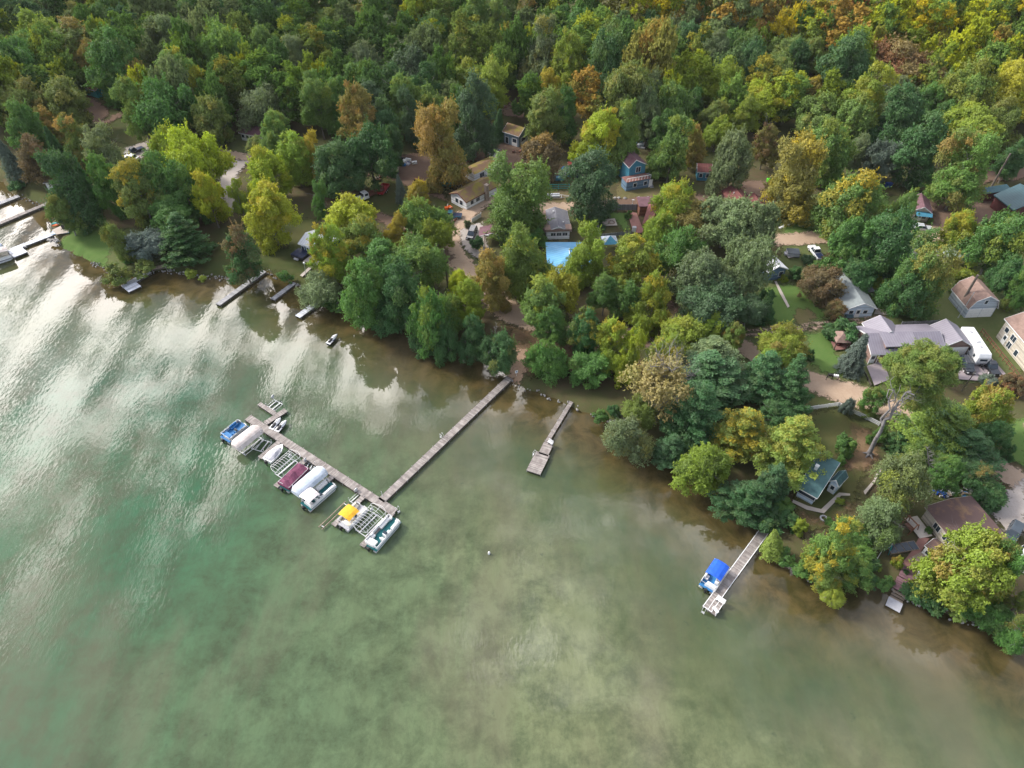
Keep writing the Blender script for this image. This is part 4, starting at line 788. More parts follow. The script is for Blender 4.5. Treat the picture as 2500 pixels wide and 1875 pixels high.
def forest():
    g = np.random.default_rng(21); cand = []
    pts = list(TPOS)
    def ok(x, y, r):
        for (a, b, q) in pts:
            if (a-x)**2+(b-y)**2 < (.74*(q+r))**2: return False
        return True
    n_ind = 0; stuff = []
    tries = g.uniform([-330, 128], [330, 345], (26000, 2)); tries = tries[np.argsort(tries[:,1])]
    D = sdf(tries[:,0], tries[:,1], LANDPOLY); HZ = hill(tries[:,0], tries[:,1])
    for (x, y), d, hz in zip(tries, D, HZ):
        if d < 4: continue
        gz = LAND+hz; a = PX((x, y, gz)); fr, b = in_frame_tree(x, y, gz)
        if not fr: continue
        if a[1] > (345 if a[0] < 1250 else 330): continue
        if a[1] > 330 and any((x-e[0])**2+(y-e[1])**2 < (e[2]*.35)**2 for e in EX): continue
        if any((x-e[0])**2+(y-e[1])**2 < (e[2]*.5)**2 for e in EX): continue
        if a[1] > 260 and not (900 < a[0] < 2400) and a[1] > 330: continue
        if any(abs(a[0]-q[0]) < 38 and -10 < a[1]-q[1] < 60 and False for q in ()): continue
        r = g.uniform(4.6, 7.8)
        if not ok(x, y, r): continue
        pts.append((x, y, r)); cand.append((x, y, gz, r, a, b))
    # nearest ones are individual trees
    for i, (x, y, gz, r, a, b) in enumerate(cand):
        t = b[0]+g.normal(0, 130); h = max(0, min(1, (b[0]-1400)/600))*max(0, min(1, (330-b[1])/200))
        u = g.random()
        if u < h*.9: code = g.choice(['YG','OL','LG','OR','PK','RD','YE','YB'], p=[.33,.17,.22,.07,.05,.04,.07,.05])
        else: code = g.choice(['MG','LG','DG','GR','OL','YG','BG','OR'], p=[.27,.22,.13,.13,.12,.08,.03,.02])
        bb = r*g.uniform(1.1, 1.6); cl = g.uniform(1.5, 4.5); aut = float(g.choice([.05,.15,.35])) if u >= h*.9 else float(g.choice([.2,.45,.7]))
        yield (x, y, gz, r, bb, cl, str(code), 'm', aut, b)
n_hand = sum(1 for t in TREES if t['kind'] != 'b')
FOR = list(forest()); print('trees by hand', n_hand, 'forest candidates', len(FOR))
NI = max(0, 296-n_hand)
for i, (x, y, gz, r, bb, cl, code, kd, aut, b) in enumerate(FOR):
    if i < NI: one_tree(x, y, gz, r, bb, cl, code, kd, aut)
def far_forest(rows):
    g = np.random.default_rng(9); base = [crown_maple(700+i, 5200, .040, nb=44, asp=1.5 if i % 2 else 1.0) for i in range(5)]
    data = []
    for me in base:
        v = np.empty(len(me.vertices)*3, np.float32); me.vertices.foreach_get('co', v); f = np.empty(len(me.loops), np.int32); me.loops.foreach_get('vertex_index', f)
        va = np.empty(len(me.polygons), np.float32); me.attributes['var'].data.foreach_get('value', va); au = np.empty(len(me.polygons), np.float32); me.attributes['aut'].data.foreach_get('value', au)
        data.append((v.reshape(-1,3), f.reshape(-1,3), va, au))
    V, F, CC = [], [], []; n0 = 0
    for (x, y, gz, r, bb, cl, code, kd, aut, b) in rows:
        v, f, va, au = data[g.integers(5)]; a = g.uniform(0, 6.28); c, s = math.cos(a), math.sin(a)
        w = np.stack([(v[:,0]*c-v[:,1]*s)*r+x, (v[:,0]*s+v[:,1]*c)*r+y, v[:,2]*bb+gz+cl+bb], 1); V.append(w); F.append(f+n0); n0 += len(v)
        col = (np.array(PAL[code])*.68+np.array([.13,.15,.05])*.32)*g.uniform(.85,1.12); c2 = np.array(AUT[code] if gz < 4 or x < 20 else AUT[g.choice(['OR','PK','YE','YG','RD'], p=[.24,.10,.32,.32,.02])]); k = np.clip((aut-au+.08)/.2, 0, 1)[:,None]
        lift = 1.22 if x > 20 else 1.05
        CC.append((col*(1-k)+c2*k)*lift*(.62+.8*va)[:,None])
    m, nt, L, bs = node_mat('far_foliage'); nt.nodes.remove(bs); at = NW(nt, 'ShaderNodeAttribute', attribute_name='tint')
    df = NW(nt, 'ShaderNodeBsdfDiffuse'); tr = NW(nt, 'ShaderNodeBsdfTranslucent'); L(at.outputs['Color'], df.inputs[0]); L(at.outputs['Color'], tr.inputs[0]); mx = NW(nt, 'ShaderNodeMixShader'); mx.inputs[0].default_value = .3
    L(df.outputs[0], mx.inputs[1]); L(tr.outputs[0], mx.inputs[2]); L(mx.outputs[0], nt.nodes['Material Output'].inputs[0])
    o = np_mesh('far_forest', np.vstack(V), np.vstack(F), m, smooth=False)
    cc = np.vstack(CC); a = o.data.attributes.new('tint', 'FLOAT_COLOR', 'FACE') if False else o.data.attributes.new('tint', 'FLOAT_VECTOR', 'FACE'); a.data.foreach_set('vector', cc.astype(np.float32).ravel())
    tag(o, 'far mixed forest of green, yellow and red crowns along the top of the photo', 'forest', kind='stuff')
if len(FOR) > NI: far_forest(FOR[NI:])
# ---------------------------------------------------------------- docks
def frame2(a, b):
    d = b-a; return math.atan2(d.y, d.x), math.hypot(d.x, d.y)
def deck_part(mb, L, w, z=.6, t=.12, x0=0): mb.box(x0, x0+L, -w/2, w/2, z-t, z)
def dock(name, a, b, w, label, m='dock', z=.6, trim=False, group=None, plats=(), fingers=(), step=2.6, pipes=True, m2=None):
    """a, b: pixels of the two ends of the centre line"""
    A, B = P(*a, z), P(*b, z); rz, L = frame2(A, B); root = empty(name, (A.x, A.y, 0), rz, label, 'dock' if 'dock' in name else 'pier', group)
    mb = MB(); deck_part(mb, L, w, z); mb.build('deck', M[m], root)
    bm = MB()
    for s in (-1, 1): bm.box(.05, L-.05, s*(w/2-.06)-.05, s*(w/2-.06)+.05, z-.55, z-.125)  # dark beams, made deeper to stand for the shade beside the deck too
    bm.build('side_beams', M['beam'], root)
    n = max(2, int(L/step)+1)
    def posts(parent, n, L, w, pipes):
        for i in range(n):
            x = .2+(L-.4)*i/(n-1)
            for s in (-1, 1):
                p = MB(); p.tube((x, s*(w/2+.03), -1), (x, s*(w/2+.03), z+(.18 if pipes else -.02)), .045, n=6); p.build('post', M['post'], parent)
    posts(root, n, L, w, pipes)
    if trim:
        t = MB()
        for s in (-1, 1): t.box(0, L, s*(w/2-.04)-.05, s*(w/2-.04)+.05, z+.003, z+.035)
        t.box(L-.08, L+.02, -w/2, w/2, z+.003, z+.03); t.build('edge_trim', M['trim'], root)
    inv = Matrix.Rotation(-rz, 3, 'Z')
    for (fa, fb, fw) in fingers:
        p, q = inv@(P(*fa, z)-A), inv@(P(*fb, z)-A); r2, l2 = frame2(p, q)
        f = MB(); deck_part(f, l2, fw, z-.006); o = f.build('finger_walkway', M[m], root, (p.x, p.y, 0), r2)
        g = MB()
        for s in (-1, 1): g.box(.05, l2-.05, s*(fw/2-.06)-.05, s*(fw/2-.06)+.05, z-.42, z-.135)
        g.build('side_beams', M['beam'], o)
        for i in range(3):
            for s in (-1, 1): h = MB(); x = .3+(l2-.5)*i/2; h.tube((x, s*fw/2, -1), (x, s*fw/2, z+.1), .045); h.build('post', M['post'], o)
    for (pa, pb, pw) in plats:      # platform: centre line pixels and width
        p, q = inv@(P(*pa, z)-A), inv@(P(*pb, z)-A); r2, l2 = frame2(p, q)
        f = MB(); deck_part(f, l2, pw, z+.008); o = f.build('platform', M[m2 or m], root, (p.x, p.y, 0), r2)
        g = MB(); g.box(.1, l2-.1, -pw/2+.1, pw/2-.1, z-.4, z-.115); g.build('frame', M['beam'], o)
        for x in (.2, l2-.2):
            for s in (-1, 1): h = MB(); h.tube((x, s*(pw/2-.05), -1), (x, s*(pw/2-.05), z-.1), .06); h.build('post', M['post'], o)
        if trim:
            t = MB()
            for s in (-1, 1): t.box(0, l2, s*(pw/2-.04)-.04, s*(pw/2-.04)+.04, z+.012, z+.04)
            t.build('edge_trim', M['trim'], o)
    return root
I = cI
dock('long_pier', cJ(1270,265), cJ(112,1372), 1.35, 'long narrow grey plank pier running from the sandy landing to the boat dock')
dock('boat_dock', I(435,285), I(1925,1245), 1.45, 'weathered T-shaped boat dock with finger walkways between the moored boats',
     fingers=[(I(610,345),I(820,210),1.1),(I(765,520),I(555,695),.9),(I(1035,700),I(715,985),1.0),(I(1305,870),I(1080,1070),.9),(I(1612,1078),I(1300,1378),.9),(I(1905,1240),I(1590,1590),.95),(I(548,145),I(712,250),.8)])
dock('swim_pier', cJ(1825,480), cJ(1602,845), .75, 'grey plank pier widening in two steps to a broad square platform', plats=[(cJ(1620,855),cJ(1570,960),1.75),(cJ(1568,945),cJ(1482,1118),2.55)], m2='dock')
dock('shore_pier', cM(1320,230), cM(560,1270), 1.45, 'white-edged plank pier with the blue-topped pontoon boat alongside', trim=True, plats=[(cM(690,1185),cM(605,1312),1.35)], m='dock')
dock('shore_dock', cE(145,245), cE(-200,380), 1.5, 'short grey dock at the left edge, uppermost of the three there', 'dockg', group='small docks on the left shore')
dock('shore_dock', cE(368,302), cE(-200,540), 1.3, 'brown plank dock at the left edge, between two grey ones', 'dock', group='small docks on the left shore')
dock('shore_dock', cE(405,540), cE(85,662), 1.4, 'pale grey sectional dock ending in a square platform by the tan canopy', 'dockw', z=.6, plats=[(cE(105,650),cE(160,700),3.0)], group='small docks on the left shore')
dock('shore_dock', cE(1150,828), cE(955,948), 1.6, 'pale L-shaped dock off the grassy point', 'dockw', plats=[(cE(985,920),cE(1040,965),2.9)], group='small docks on the left shore')
dock('shore_dock', cE(2040,825), cE(1680,1085), 1.25, 'straight grey plank dock below the dull lawn', 'dockg', group='small docks on the left shore')
dock('shore_dock', cF(375,915), cF(205,1045), 1.15, 'short grey dock at the foot of the concrete path', 'dockg', group='small docks on the left shore')
dock('shore_dock', cF(590,1038), cF(400,1178), 1.4, 'short pale dock under the spreading grey-green tree', 'dockw', group='small docks on the left shore')
dock('boardwalk', cE(1280,780), cE(1165,808), 1.0, 'small weathered walkway along the bank beside the L-shaped dock', 'wood', z=1.15)
def bench(name, px, z, ang, L, label, m='trim', back=True, cat='bench'):
    p = P(*px, z); r = empty(name, (p.x, p.y, z), ang, label, cat)
    b = MB(); b.box(-L/2, L/2, -.22, .22, .40, .46); b.build('seat', M[m], r)
    if back: b = MB(); b.box(-L/2, L/2, .2, .26, .5, .95); b.build('backrest', M[m], r)
    for s in (-1, 1): b = MB(); b.box(s*(L/2-.12)-.04, s*(L/2-.12)+.04, -.2, .24, 0, .42); b.build('leg', M[m], r)
rzS = frame2(P(*cM(1320,230),.6), P(*cM(560,1270),.6))[0]
bench('bench', cM(697,1192), .65, rzS+math.pi/2, 1.35, 'white bench on the upper end of the lower pier platform')
bench('bench', cM(645,1292), .65, rzS+math.pi*1.5-.4, 1.0, 'white bench on the outer end of the lower pier platform', back=False)
bench('bench', cJ(1635,862), .65, rzS+math.pi/2, 1.0, 'grey slatted bench where the square-platform pier widens', 'alu')
def ladder(px, ang, label, name='swim_ladder'):
    p = P(*px, .6); r = empty(name, (p.x, p.y, .6), ang, label, 'ladder'); 
    for s in (-.22, .22):
        b = MB(); b.path([(-.3,s,0),(-.3,s,.5),(-.15,s,.8),(.1,s,.8),(.22,s,.5),(.22,s,-1.0)], .03); b.build('rail', M['alu'], r)
    for z in (-.1, -.4, -.7): b = MB(); b.box(.17,.27,-.22,.22,z,z+.03); b.build('rung', M['alu'], r)
ladder(cJ(655,795), 2.3, 'bent-pipe ladder on the side of the long pier'); ladder(cJ(1492,952), 2.6, 'pipe ladder beside the square swimming platform')
ladder(cM(525,1285), 4.0, 'small ladder at the tip of the lower pier'); ladder(cE(1035,912), -.6, 'ladder on the L-shaped pale dock'); ladder(cE(190,635), -.6, 'ladder beside the tan canopy dock')
ladder(I(1955,1225), -.8, 'white handrail ladder at the outer corner of the boat dock')
# ---------------------------------------------------------------- boats
def place(name, a, b, label, cat, z=0, group=None, zp=None):
    zp = zp if zp is not None else z+.6; A, B = P(*a, zp), P(*b, zp); rz, L = frame2(A, B); return empty(name, (A.x, A.y, z), rz, label, cat, group), L
def pontoon(a, b, label, deck='teal', seat='vinylw', rail='alu', bim=None, w=2.45, cover=None, seats='std', bz=2.1, z=0, wall='white'):
    """a stern, b bow"""
    r, L = place('pontoon_boat', a, b, label, 'boat', z, 'pontoon boats at the docks')
    for s in (-1, 1):
        m = MB(); y = s*(w/2-.38); m.tube((.1,y,.12),(L-.8,y,.12),.32,n=10); m.tube((L-.8,y,.12),(L-.1,y,.3),.32,.08,n=10); m.build('pontoon', M['alu'], r, smooth=False)
    m = MB(); m.box(.1, L-.15, -w/2, w/2, .48, .58); m.build('deck', M[deck], r)
    f = MB(); h = .72
    xs = (.45, L-.35)
    for s in (-1, 1): f.box(xs[0], xs[1], s*(w/2-.05)-.025, s*(w/2-.05)+.025, .6, .6+h*.82)
    f.box(xs[1]-.05, xs[1], -w/2, -.4, .6, .6+h*.82); f.box(xs[1]-.05, xs[1], .4, w/2, .6, .6+h*.82); f.box(xs[0], xs[0]+.05, -w/2+.08, w/2-.7, .6, .6+h*.82)
    f.build('side_panel', M[wall], r)
    g = MB(); zt = .6+h
    g.path([(xs[1],-.4,zt),(xs[1],-w/2+.25,zt),(xs[1]-.25,-w/2+.03,zt),(xs[0],-w/2+.03,zt),(xs[0],w/2-.03,zt),(xs[1]-.25,w/2-.03,zt),(xs[1],w/2-.25,zt),(xs[1],.4,zt)], .03)
    for i in range(6):
        for s in (-1, 1): x = xs[0]+(xs[1]-xs[0])*i/5; g.tube((x,s*(w/2-.03),.6),(x,s*(w/2-.03),zt),.02,n=4)
    g.build('railing', M[rail], r)
    m = MB(); m.box(-.45,-.05,-.2,.2,.45,1.05); m.box(-.35,-.15,-.12,.12,-.3,.5); m.box(-.1,.15,-.25,.25,.3,.6); m.build('outboard_motor', M['black'], r, bevel=.06)
    if cover: 
        c = MB(); xa, xb = .25, L-.25; n = 8; prof = []
        for i in range(n+1): x = xa+(xb-xa)*i/n; prof.append((x, 1.42+.18*math.sin(i*2.1)+(.25 if 2 < i < 6 else 0)))
        vs = []; 
        for x, zz in prof:
            e = 1.28; vs += [(x,-w/2-.04,.75),(x,-w/2+.02,e),(x,0,zz+.12 if 0 < prof.index((x,zz)) < n else e),(x,w/2-.02,e),(x,w/2+.04,.75)]
        fs = [(5*i+j,5*i+j+1,5*(i+1)+j+1,5*(i+1)+j) for i in range(n) for j in range(4)]+[(0,1,2,3,4),tuple(5*n+k for k in (4,3,2,1,0))]
        c.add(vs, fs); c.build('mooring_cover', M[cover], r, smooth=False); return r
    def sofa(x0, x1, y0, y1, back):
        o = MB(); o.box(x0, x1, y0, y1, .58, 1.0); s_ = o.build('seat', M[seat], r, bevel=.06); q = MB()
        t = .2
        if back == '+y': q.box(x0, x1, y1-t, y1, 1.0, 1.35)
        if back == '-y': q.box(x0, x1, y0, y0+t, 1.0, 1.35)
        if back == '+x': q.box(x1-t, x1, y0, y1, 1.0, 1.35)
        if back == '-x': q.box(x0, x0+t, y0, y1, 1.0, 1.35)
        if q.v: q.build('backrest', M[seat], s_, bevel=.05)
    W2 = w/2-.1
    if seats == 'std':
        sofa(L*.55, L-.6, -W2, -W2+.6, '-y'); sofa(L*.55, L-.6, W2-.6, W2, '+y'); sofa(.5, 1.25, -W2+.1, W2-.75, '-x')
        sofa(1.4, L*.4, W2-.6, W2, '+y')
    elif seats == 'open':
        sofa(L*.68, L-.75, -W2, -W2+.6, '-y'); sofa(L*.44, L*.62, -W2, -W2+.62, '-y'); sofa(L*.56, L-.75, W2-.6, W2, '+y'); sofa(.35, 1.5, -.5, W2, '-x'); sofa(1.6, L*.34, W2-.6, W2, '+y')
        for x in (L-.55,): 
            for s in (-.6, .6): o = MB(); o.tube((x,s,.58),(x,s,1.0),.25,n=10); o.build('seat', M[seat], r)
    elif seats == 'blue':
        sofa(.5, 1.5, -W2+.1, W2-.1, '-x'); sofa(L*.5, L*.72, -W2, -W2+.6, '-y'); sofa(L*.5, L*.8, W2-.6, W2, '+y')
    c = MB(); c.box(L*.42, L*.42+.5, -W2, -W2+.75, .58, 1.45); co = c.build('helm_console', M['white' if seat != 'blue2' else 'blue2'], r, bevel=.05)
    d = MB(); d.tbox((L*.42+.1,L*.42+.5,-W2+.05,-W2+.7,1.45),(L*.42+.35,L*.42+.5,-W2+.05,-W2+.7,1.75)); d.build('windshield', M['glass'], co)
    c = MB(); c.box(L*.3, L*.3+.5, -W2+.1, -W2+.65, .58, 1.05); c.box(L*.3-.05, L*.3+.1, -W2+.1, -W2+.65, 1.05, 1.5); c.build('seat', M[seat], r, bevel=.05)
    if bim:
        x0, x1, mt = bim; top = MB(); n = 6; vs = []; x0 *= L; x1 *= L
        for i in range(n+1):
            x = x0+(x1-x0)*i/n
            for j in range(5):
                y = -w/2+.02+(w-.04)*j/4; vs.append((x, y, 1.6+bz-1.2+.14*math.sin(math.pi*j/4)+.07*math.sin(math.pi*i/n)-(.14 if j in (0,4) else 0)-(.12 if i in (0,n) else 0)))
        fs = [(5*i+j,5*(i+1)+j,5*(i+1)+j+1,5*i+j+1) for i in range(n) for j in range(4)]; top.add(vs, fs); o = top.build('bimini_top', M[mt], r)
        so_ = o.modifiers.new('solid', 'SOLIDIFY'); so_.thickness = .04
        q = MB(); xm = (x0+x1)/2
        for s in (-1, 1):
            for x in (x0+.1, xm, x1-.1): q.tube((xm, s*(w/2-.03), 1.25), (x, s*(w/2-.03), 1.6+bz-1.25), .02, n=4)
        q.build('bimini_frame', M['alu'], r)
    return r
def lift(a, b, w, label, canopy=None, bare=False, zt=2.9, name='boat_lift', cat='boat lift', rails=True):
    r, L = place(name, a, b, label, cat, 0, 'boat lifts along the boat dock', zt-.35 if (canopy or bare) else None)
    f = MB()
    for x in (L*.12, L*.88):
        for s in (-1, 1): f.tube((x, s*w/2, -1), (x, s*w/2, zt-.35 if (canopy or bare) else .95), .05)
        f.tube((x, -w/2, .18), (x, w/2, .18), .06)
    for s in (-1, 1): f.tube((L*.12, s*w/2, .2), (L*.88, s*w/2, .2), .04)
    f.build('frame', M['alu'], r)
    b_ = MB()
    for s in (-1, 1): b_.box(L*.1, L*.9, s*w*.22-.07, s*w*.22+.07, .1, .25)
    if rails: b_.build('bunk', M['alu'], r)
    k = MB(); k.tube((L*.88, w/2+.1, .95), (L*.88, w/2+.18, .95), .4, n=12); k.tube((L*.88, w/2-.05, .95), (L*.88, w/2+.1, .95), .12)
    if not canopy: k.build('winch_wheel', M['alu'], r)
    if canopy:
        c = MB(); n, m_ = 12, 8; vs = []
        for i in range(n+1):
            t = i/n; x = L*t; e = min(t, 1-t)*L; sc = 1-.28*max(0, 1-e/.7)**2; dz = -.35*max(0, 1-e/.9)**2
            for j in range(m_+1):
                u = -1+2*j/m_; y = u*w/2*1.06*sc; vs.append((x, y, zt+dz-.62*abs(u)**2.6+(0 if abs(u) < 1 else -.35)+.012*math.sin(i*1.9+j)))
        fs = [((m_+1)*i+j,(m_+1)*(i+1)+j,(m_+1)*(i+1)+j+1,(m_+1)*i+j+1) for i in range(n) for j in range(m_)]
        fs += [tuple(range(m_+1))[::-1], tuple(range((m_+1)*n,(m_+1)*(n+1)))]
        c.add(vs, fs); c.build('canopy', M[canopy], r, smooth=False)
    if bare:
        c = MB(); n = 9
        for j, u in enumerate((-1, -.45, .45, 1) if bare == 1 else (-1, -.2, 1)):
            c.tube((.35, u*w/2, zt-.5*abs(u)**2), (L-.35, u*w/2, zt-.5*abs(u)**2), .028)
        for i in range(n+1):
            x = .35+(L-.7)*i/n; c.path([(x, -w/2+w*j/8, zt-.5*abs(-1+j/4)**2) for j in range(9)], .022, n=4)
        for x, sg in ((.35,-1),(L-.35,1)): c.path([(x+sg*.45*math.sin(math.pi*j/8), -w/2+w*j/8, zt-.5) for j in range(9)], .025)
        c.build('canopy_frame', M['trim'], r)
    return r
def runabout(a, b, label):
    r, L = place('runabout_boat', a, b, label, 'boat', .25); st = [(0,.92,.1),(.15,1.0,0),(.45,1.0,0),(.7,.82,.05),(.88,.5,.15),(1,.04,.32)]; w = 2.1; vs = []
    for t, k, d in st: vs += [(t*L, -k*w/2, 1.0+d*.3), (t*L, -k*w/2*.8, .35+d), (t*L, 0, .05+d), (t*L, k*w/2*.8, .35+d), (t*L, k*w/2, 1.0+d*.3)]
    fs = [(5*i+j,5*i+j+1,5*(i+1)+j+1,5*(i+1)+j) for i in range(5) for j in range(4)]+[(4,3,2,1,0)]+[(5*i+4,5*i,5*(i+1),5*(i+1)+4) for i in range(5)]
    h = MB(); h.add(vs, fs); h.build('hull', M['white'], r, bevel=.03)
    c = MB(); vs = []
    for t, k in ((.06,.8),(.2,.88),(.45,.88),(.66,.74),(.8,.45)): vs += [(t*L,-k*w/2,1.06),(t*L,-k*w/4,1.25+.25*(t > .3)*(t < .6)),(t*L,k*w/4,1.25+.25*(t > .3)*(t < .6)),(t*L,k*w/2,1.06)]
    c.add(vs, [(4*i+j,4*i+j+1,4*(i+1)+j+1,4*(i+1)+j) for i in range(4) for j in range(3)]+[(0,1,2,3),(19,18,17,16)]); c.build('mooring_cover', M['greyc'], r)
    m = MB(); m.box(-.5,-.05,-.2,.2,.4,1.1); m.box(-.35,-.2,-.08,.08,-.3,.4); m.build('outboard_motor', M['black'], r, bevel=.05)
    return r
def jetski(a, b, label, m1='white', m2='navy', L=None):
    r, L0 = place('jet_ski', a, b, label, 'jet ski', .15, 'personal watercraft by the docks'); L = L or L0; w = 1.15
    h = MB(); vs = []; st = [(0,.85,.0),(.3,1,0),(.65,.9,.03),(.88,.5,.15),(1,.08,.3)]
    for t, k, d in st: vs += [(t*L,-k*w/2,.5+d*.5),(t*L,-k*w/3,.1+d),(t*L,k*w/3,.1+d),(t*L,k*w/2,.5+d*.5)]
    h.add(vs, [(4*i+j,4*i+j+1,4*(i+1)+j+1,4*(i+1)+j) for i in range(4) for j in range(3)]+[(3,2,1,0)]+[(4*i+3,4*i,4*(i+1),4*(i+1)+3) for i in range(4)]); h.build('hull', M[m2], r, bevel=.04)
    d = MB(); vs = []
    for t, k, z in ((.35,.42,.52),(.5,.62,.85),(.66,.6,.95),(.85,.38,.75),(.97,.1,.62)): vs += [(t*L,-k*w/1.6,.5+.05),(t*L,-k*w/3,z),(t*L,k*w/3,z),(t*L,k*w/1.6,.5+.05)]
    d.add(vs, [(4*i+j,4*i+j+1,4*(i+1)+j+1,4*(i+1)+j) for i in range(4) for j in range(3)]+[(0,1,2,3),(19,18,17,16)]); d.build('hood', M[m1], r, bevel=.03)
    s = MB(); s.tbox((.08*L,.52*L,-.24,.24,.5),(.12*L,.5*L,-.17,.17,.85)); s.build('seat', M['black'], r, bevel=.05)
    s = MB(); s.box(0,.35*L,-w/2+.06,w/2-.06,.5,.56); s.build('footwell', M[m1], r)
    s = MB(); s.tube((.55*L,-.38,1.02),(.55*L,.38,1.02),.03); s.tube((.6*L,0,.85),(.55*L,0,1.02),.05); s.build('handlebar', M['black'], r)
pontoon(I(195,515), I(405,345), 'blue-seated pontoon boat without a top at the far end of the boat dock', 'blue2', 'blue2', seats='blue', wall='alu')
lift(I(290,570), I(545,372), 2.7, 'boat lift with a rounded dusty tan canopy beside the blue-seated boat', canopy='tan')
lift(I(520,622), I(622,492), 2.6, 'low empty boat lift between the tan canopy and the white runabout')
jetski(I(668,402), I(758,300), 'white and navy jet ski nearer the dock walkway, left of its twin', L=3.0); jetski(I(722,425), I(815,325), 'white and black jet ski, right of its twin behind the dock', L=3.0, m2='black')
lift(I(650,190), I(752,105), 2.2, 'small empty lift inside the notch at the back of the boat dock')
runabout(I(632,735), I(792,575), 'white runabout under a grey cover beside the bare canopy frame')
lift(I(700,825), I(930,628), 2.6, 'empty lift with a narrow bare white canopy frame next to the runabout', bare=1)
pontoon(I(790,1010), I(1020,785), 'pontoon boat wrapped in a maroon cover', cover='maroon', w=2.5)
lift(I(905,1040), I(1198,790), 2.6, 'boat lift with a long bluish white canopy beside the maroon cover', canopy='canw')
lift(I(1035,800), I(1075,730), 1.6, 'small metal lift frame at the bow of the maroon-covered boat')
pontoon(I(1010,1195), I(1300,945), 'pontoon boat with off-white bimini and open teal bow deck', bim=(.05,.42,'canbim'))
def rails():
    r, L = place('ramp_rails', I(1165,1400), I(1440,1137), 'pair of long empty boat lift rails under the water left of the yellow top', 'boat lift', 0, 'boat lifts along the boat dock'); 
    for s in (-.35, .35): b = MB(); b.box(0, L, s-.06, s+.06, .25, .4); b.build('rail', M['wood'], r)
    b = MB(); b.box(L-.5, L-.4, -.34, .34, .28, .36); b.box(.5,.6,-.34,.34,-.2,.26); b.build('crossbar', M['alu'], r)
rails()
lift(I(1480,1150), I(1590,1050), 1.7, 'small metal lift with a winch at the bow of the yellow-topped boat')
pontoon(I(1388,1400), I(1612,1178), 'pontoon boat with a yellow bimini top and pale bow seats', 'greyc', 'cream', bim=(.16,.62,'yellow'), w=2.5)
lift(I(1545,1415), I(1780,1180), 3.0, 'empty lift with a wide ribbed white canopy frame by the yellow-topped boat', bare=2)
pontoon(I(1668,1612), I(1935,1305), 'open pontoon boat with white sofas and teal carpet at the near end of the dock', seats='open', w=2.5)
pontoon(cM(548,1058), cM(722,795), 'pontoon boat with a bright blue bimini tied to the lower pier', 'blue2', 'vinylw', bim=(.28,.86,'blue'), w=2.5)
pontoon(cE(-120,770), cE(95,700), 'pontoon boat under a tan canopy top at the left edge of the photo', 'navy', 'cream', bim=(.1,.95,'tan'), w=2.5, bz=2.3)
lift(cE(-120,655), cE(10,620), 2.6, 'white canopy lift cut by the left edge of the photo', canopy='canw')
jetski(cF(632,1385), cF(695,1322), 'white and purple jet ski moored alone in front of the dark shore trees', L=3.3)
b = MB(); b.tube((0,0,-.2),(0,0,.45),.2,.16,n=10); b.tube((0,0,.45),(0,0,.6),.16,.05,n=10); o = b.build('mooring_buoy', M['white'], None, P(1194,1352,0)); tag(o, 'small white mooring buoy alone in open water', 'buoy')
# kayaks, play stand, picnic things on the point
def kayak(a, b, m, label):
    A, B = P(*a, 1.2), P(*b, 1.2); rz, L = frame2(A, B); r = empty('kayak', (A.x, A.y, 1.05), rz, label, 'kayak', 'kayaks on the grassy point'); vs = []; n = 8
    for i in range(n+1):
        t = i/n; k = math.sin(math.pi*(.04+.92*t))**.7*.36; vs += [(t*L,-k,.3),(t*L,-k*.6,.02),(t*L,k*.6,.02),(t*L,k,.3),(t*L,0,.38)]
    h = MB(); h.add(vs, [(5*i+j,5*i+(j+1)%5,5*(i+1)+(j+1)%5,5*(i+1)+j) for i in range(n) for j in range(5)]+[(4,3,2,1,0),tuple(5*n+k for k in range(5))]); h.build('hull', M[m], r)
    c = MB(); c.box(L*.42, L*.6, -.2, .2, .3, .41); c.build('cockpit', M['black'], r)
kayak(cE(398,465), cE(495,448), 'tealp', 'teal kayak lying on the shore'); kayak(cE(403,480), cE(500,460), 'orange', 'orange kayak lying beside the teal one')
def stand():
    r = empty('play_stand', P(*cE(575,430)), .25, 'teal and white framed kayak rack on the grassy point', 'rack')
    for x in (-2, 0, 2):
        b = MB(); b.box(x-.08, x+.08, -1.6, 1.6, .9, 1.05); b.build('crossbar', M['trim'], r)
        for s in (-1.5, 1.5): b = MB(); b.box(x-.06, x+.06, s-.06, s+.06, 0, .9); b.build('leg', M['wood'], r)
    b = MB(); b.box(-2, 2, -.08, .08, 1.06, 1.15); b.build('rail', M['trim'], r)
    for x in (-1, 1): b = MB(); b.box(x-.85, x+.85, -1.5, 1.5, .5, .85); b.build('shelf', M['tealp'], r)
stand()
def mat_box(name, px, dims, m, label, cat, z=LAND+.25, rz=0, parts=()):
    r = empty(name, P(*px, z-.0), rz, label, cat); b = MB(); b.box(-dims[0]/2, dims[0]/2, -dims[1]/2, dims[1]/2, 0, dims[2]); b.build('body', M[m], r, bevel=min(dims)*.15)
    for nm, bx, mm in parts: q = MB(); q.box(*bx); q.build(nm, M[mm], r, bevel=.02)
    return r
mat_box('outdoor_rug', cE(470,522), (4.2,2.2,.06), 'canw', 'pale blue rug on the stone patio of the point', 'rug', rz=.2, parts=[('border', (-2.1,2.1,-1.1,-.95,.03,.07), 'blue2'), ('border', (-2.1,2.1,.95,1.1,.03,.07), 'blue2')])
mat_box('grill', cE(505,500), (1.2,.8,1.0), 'black', 'black covered grill on the stone patio of the point', 'grill', parts=[('lid', (-.55,.55,-.35,.35,.95,1.25), 'black')])
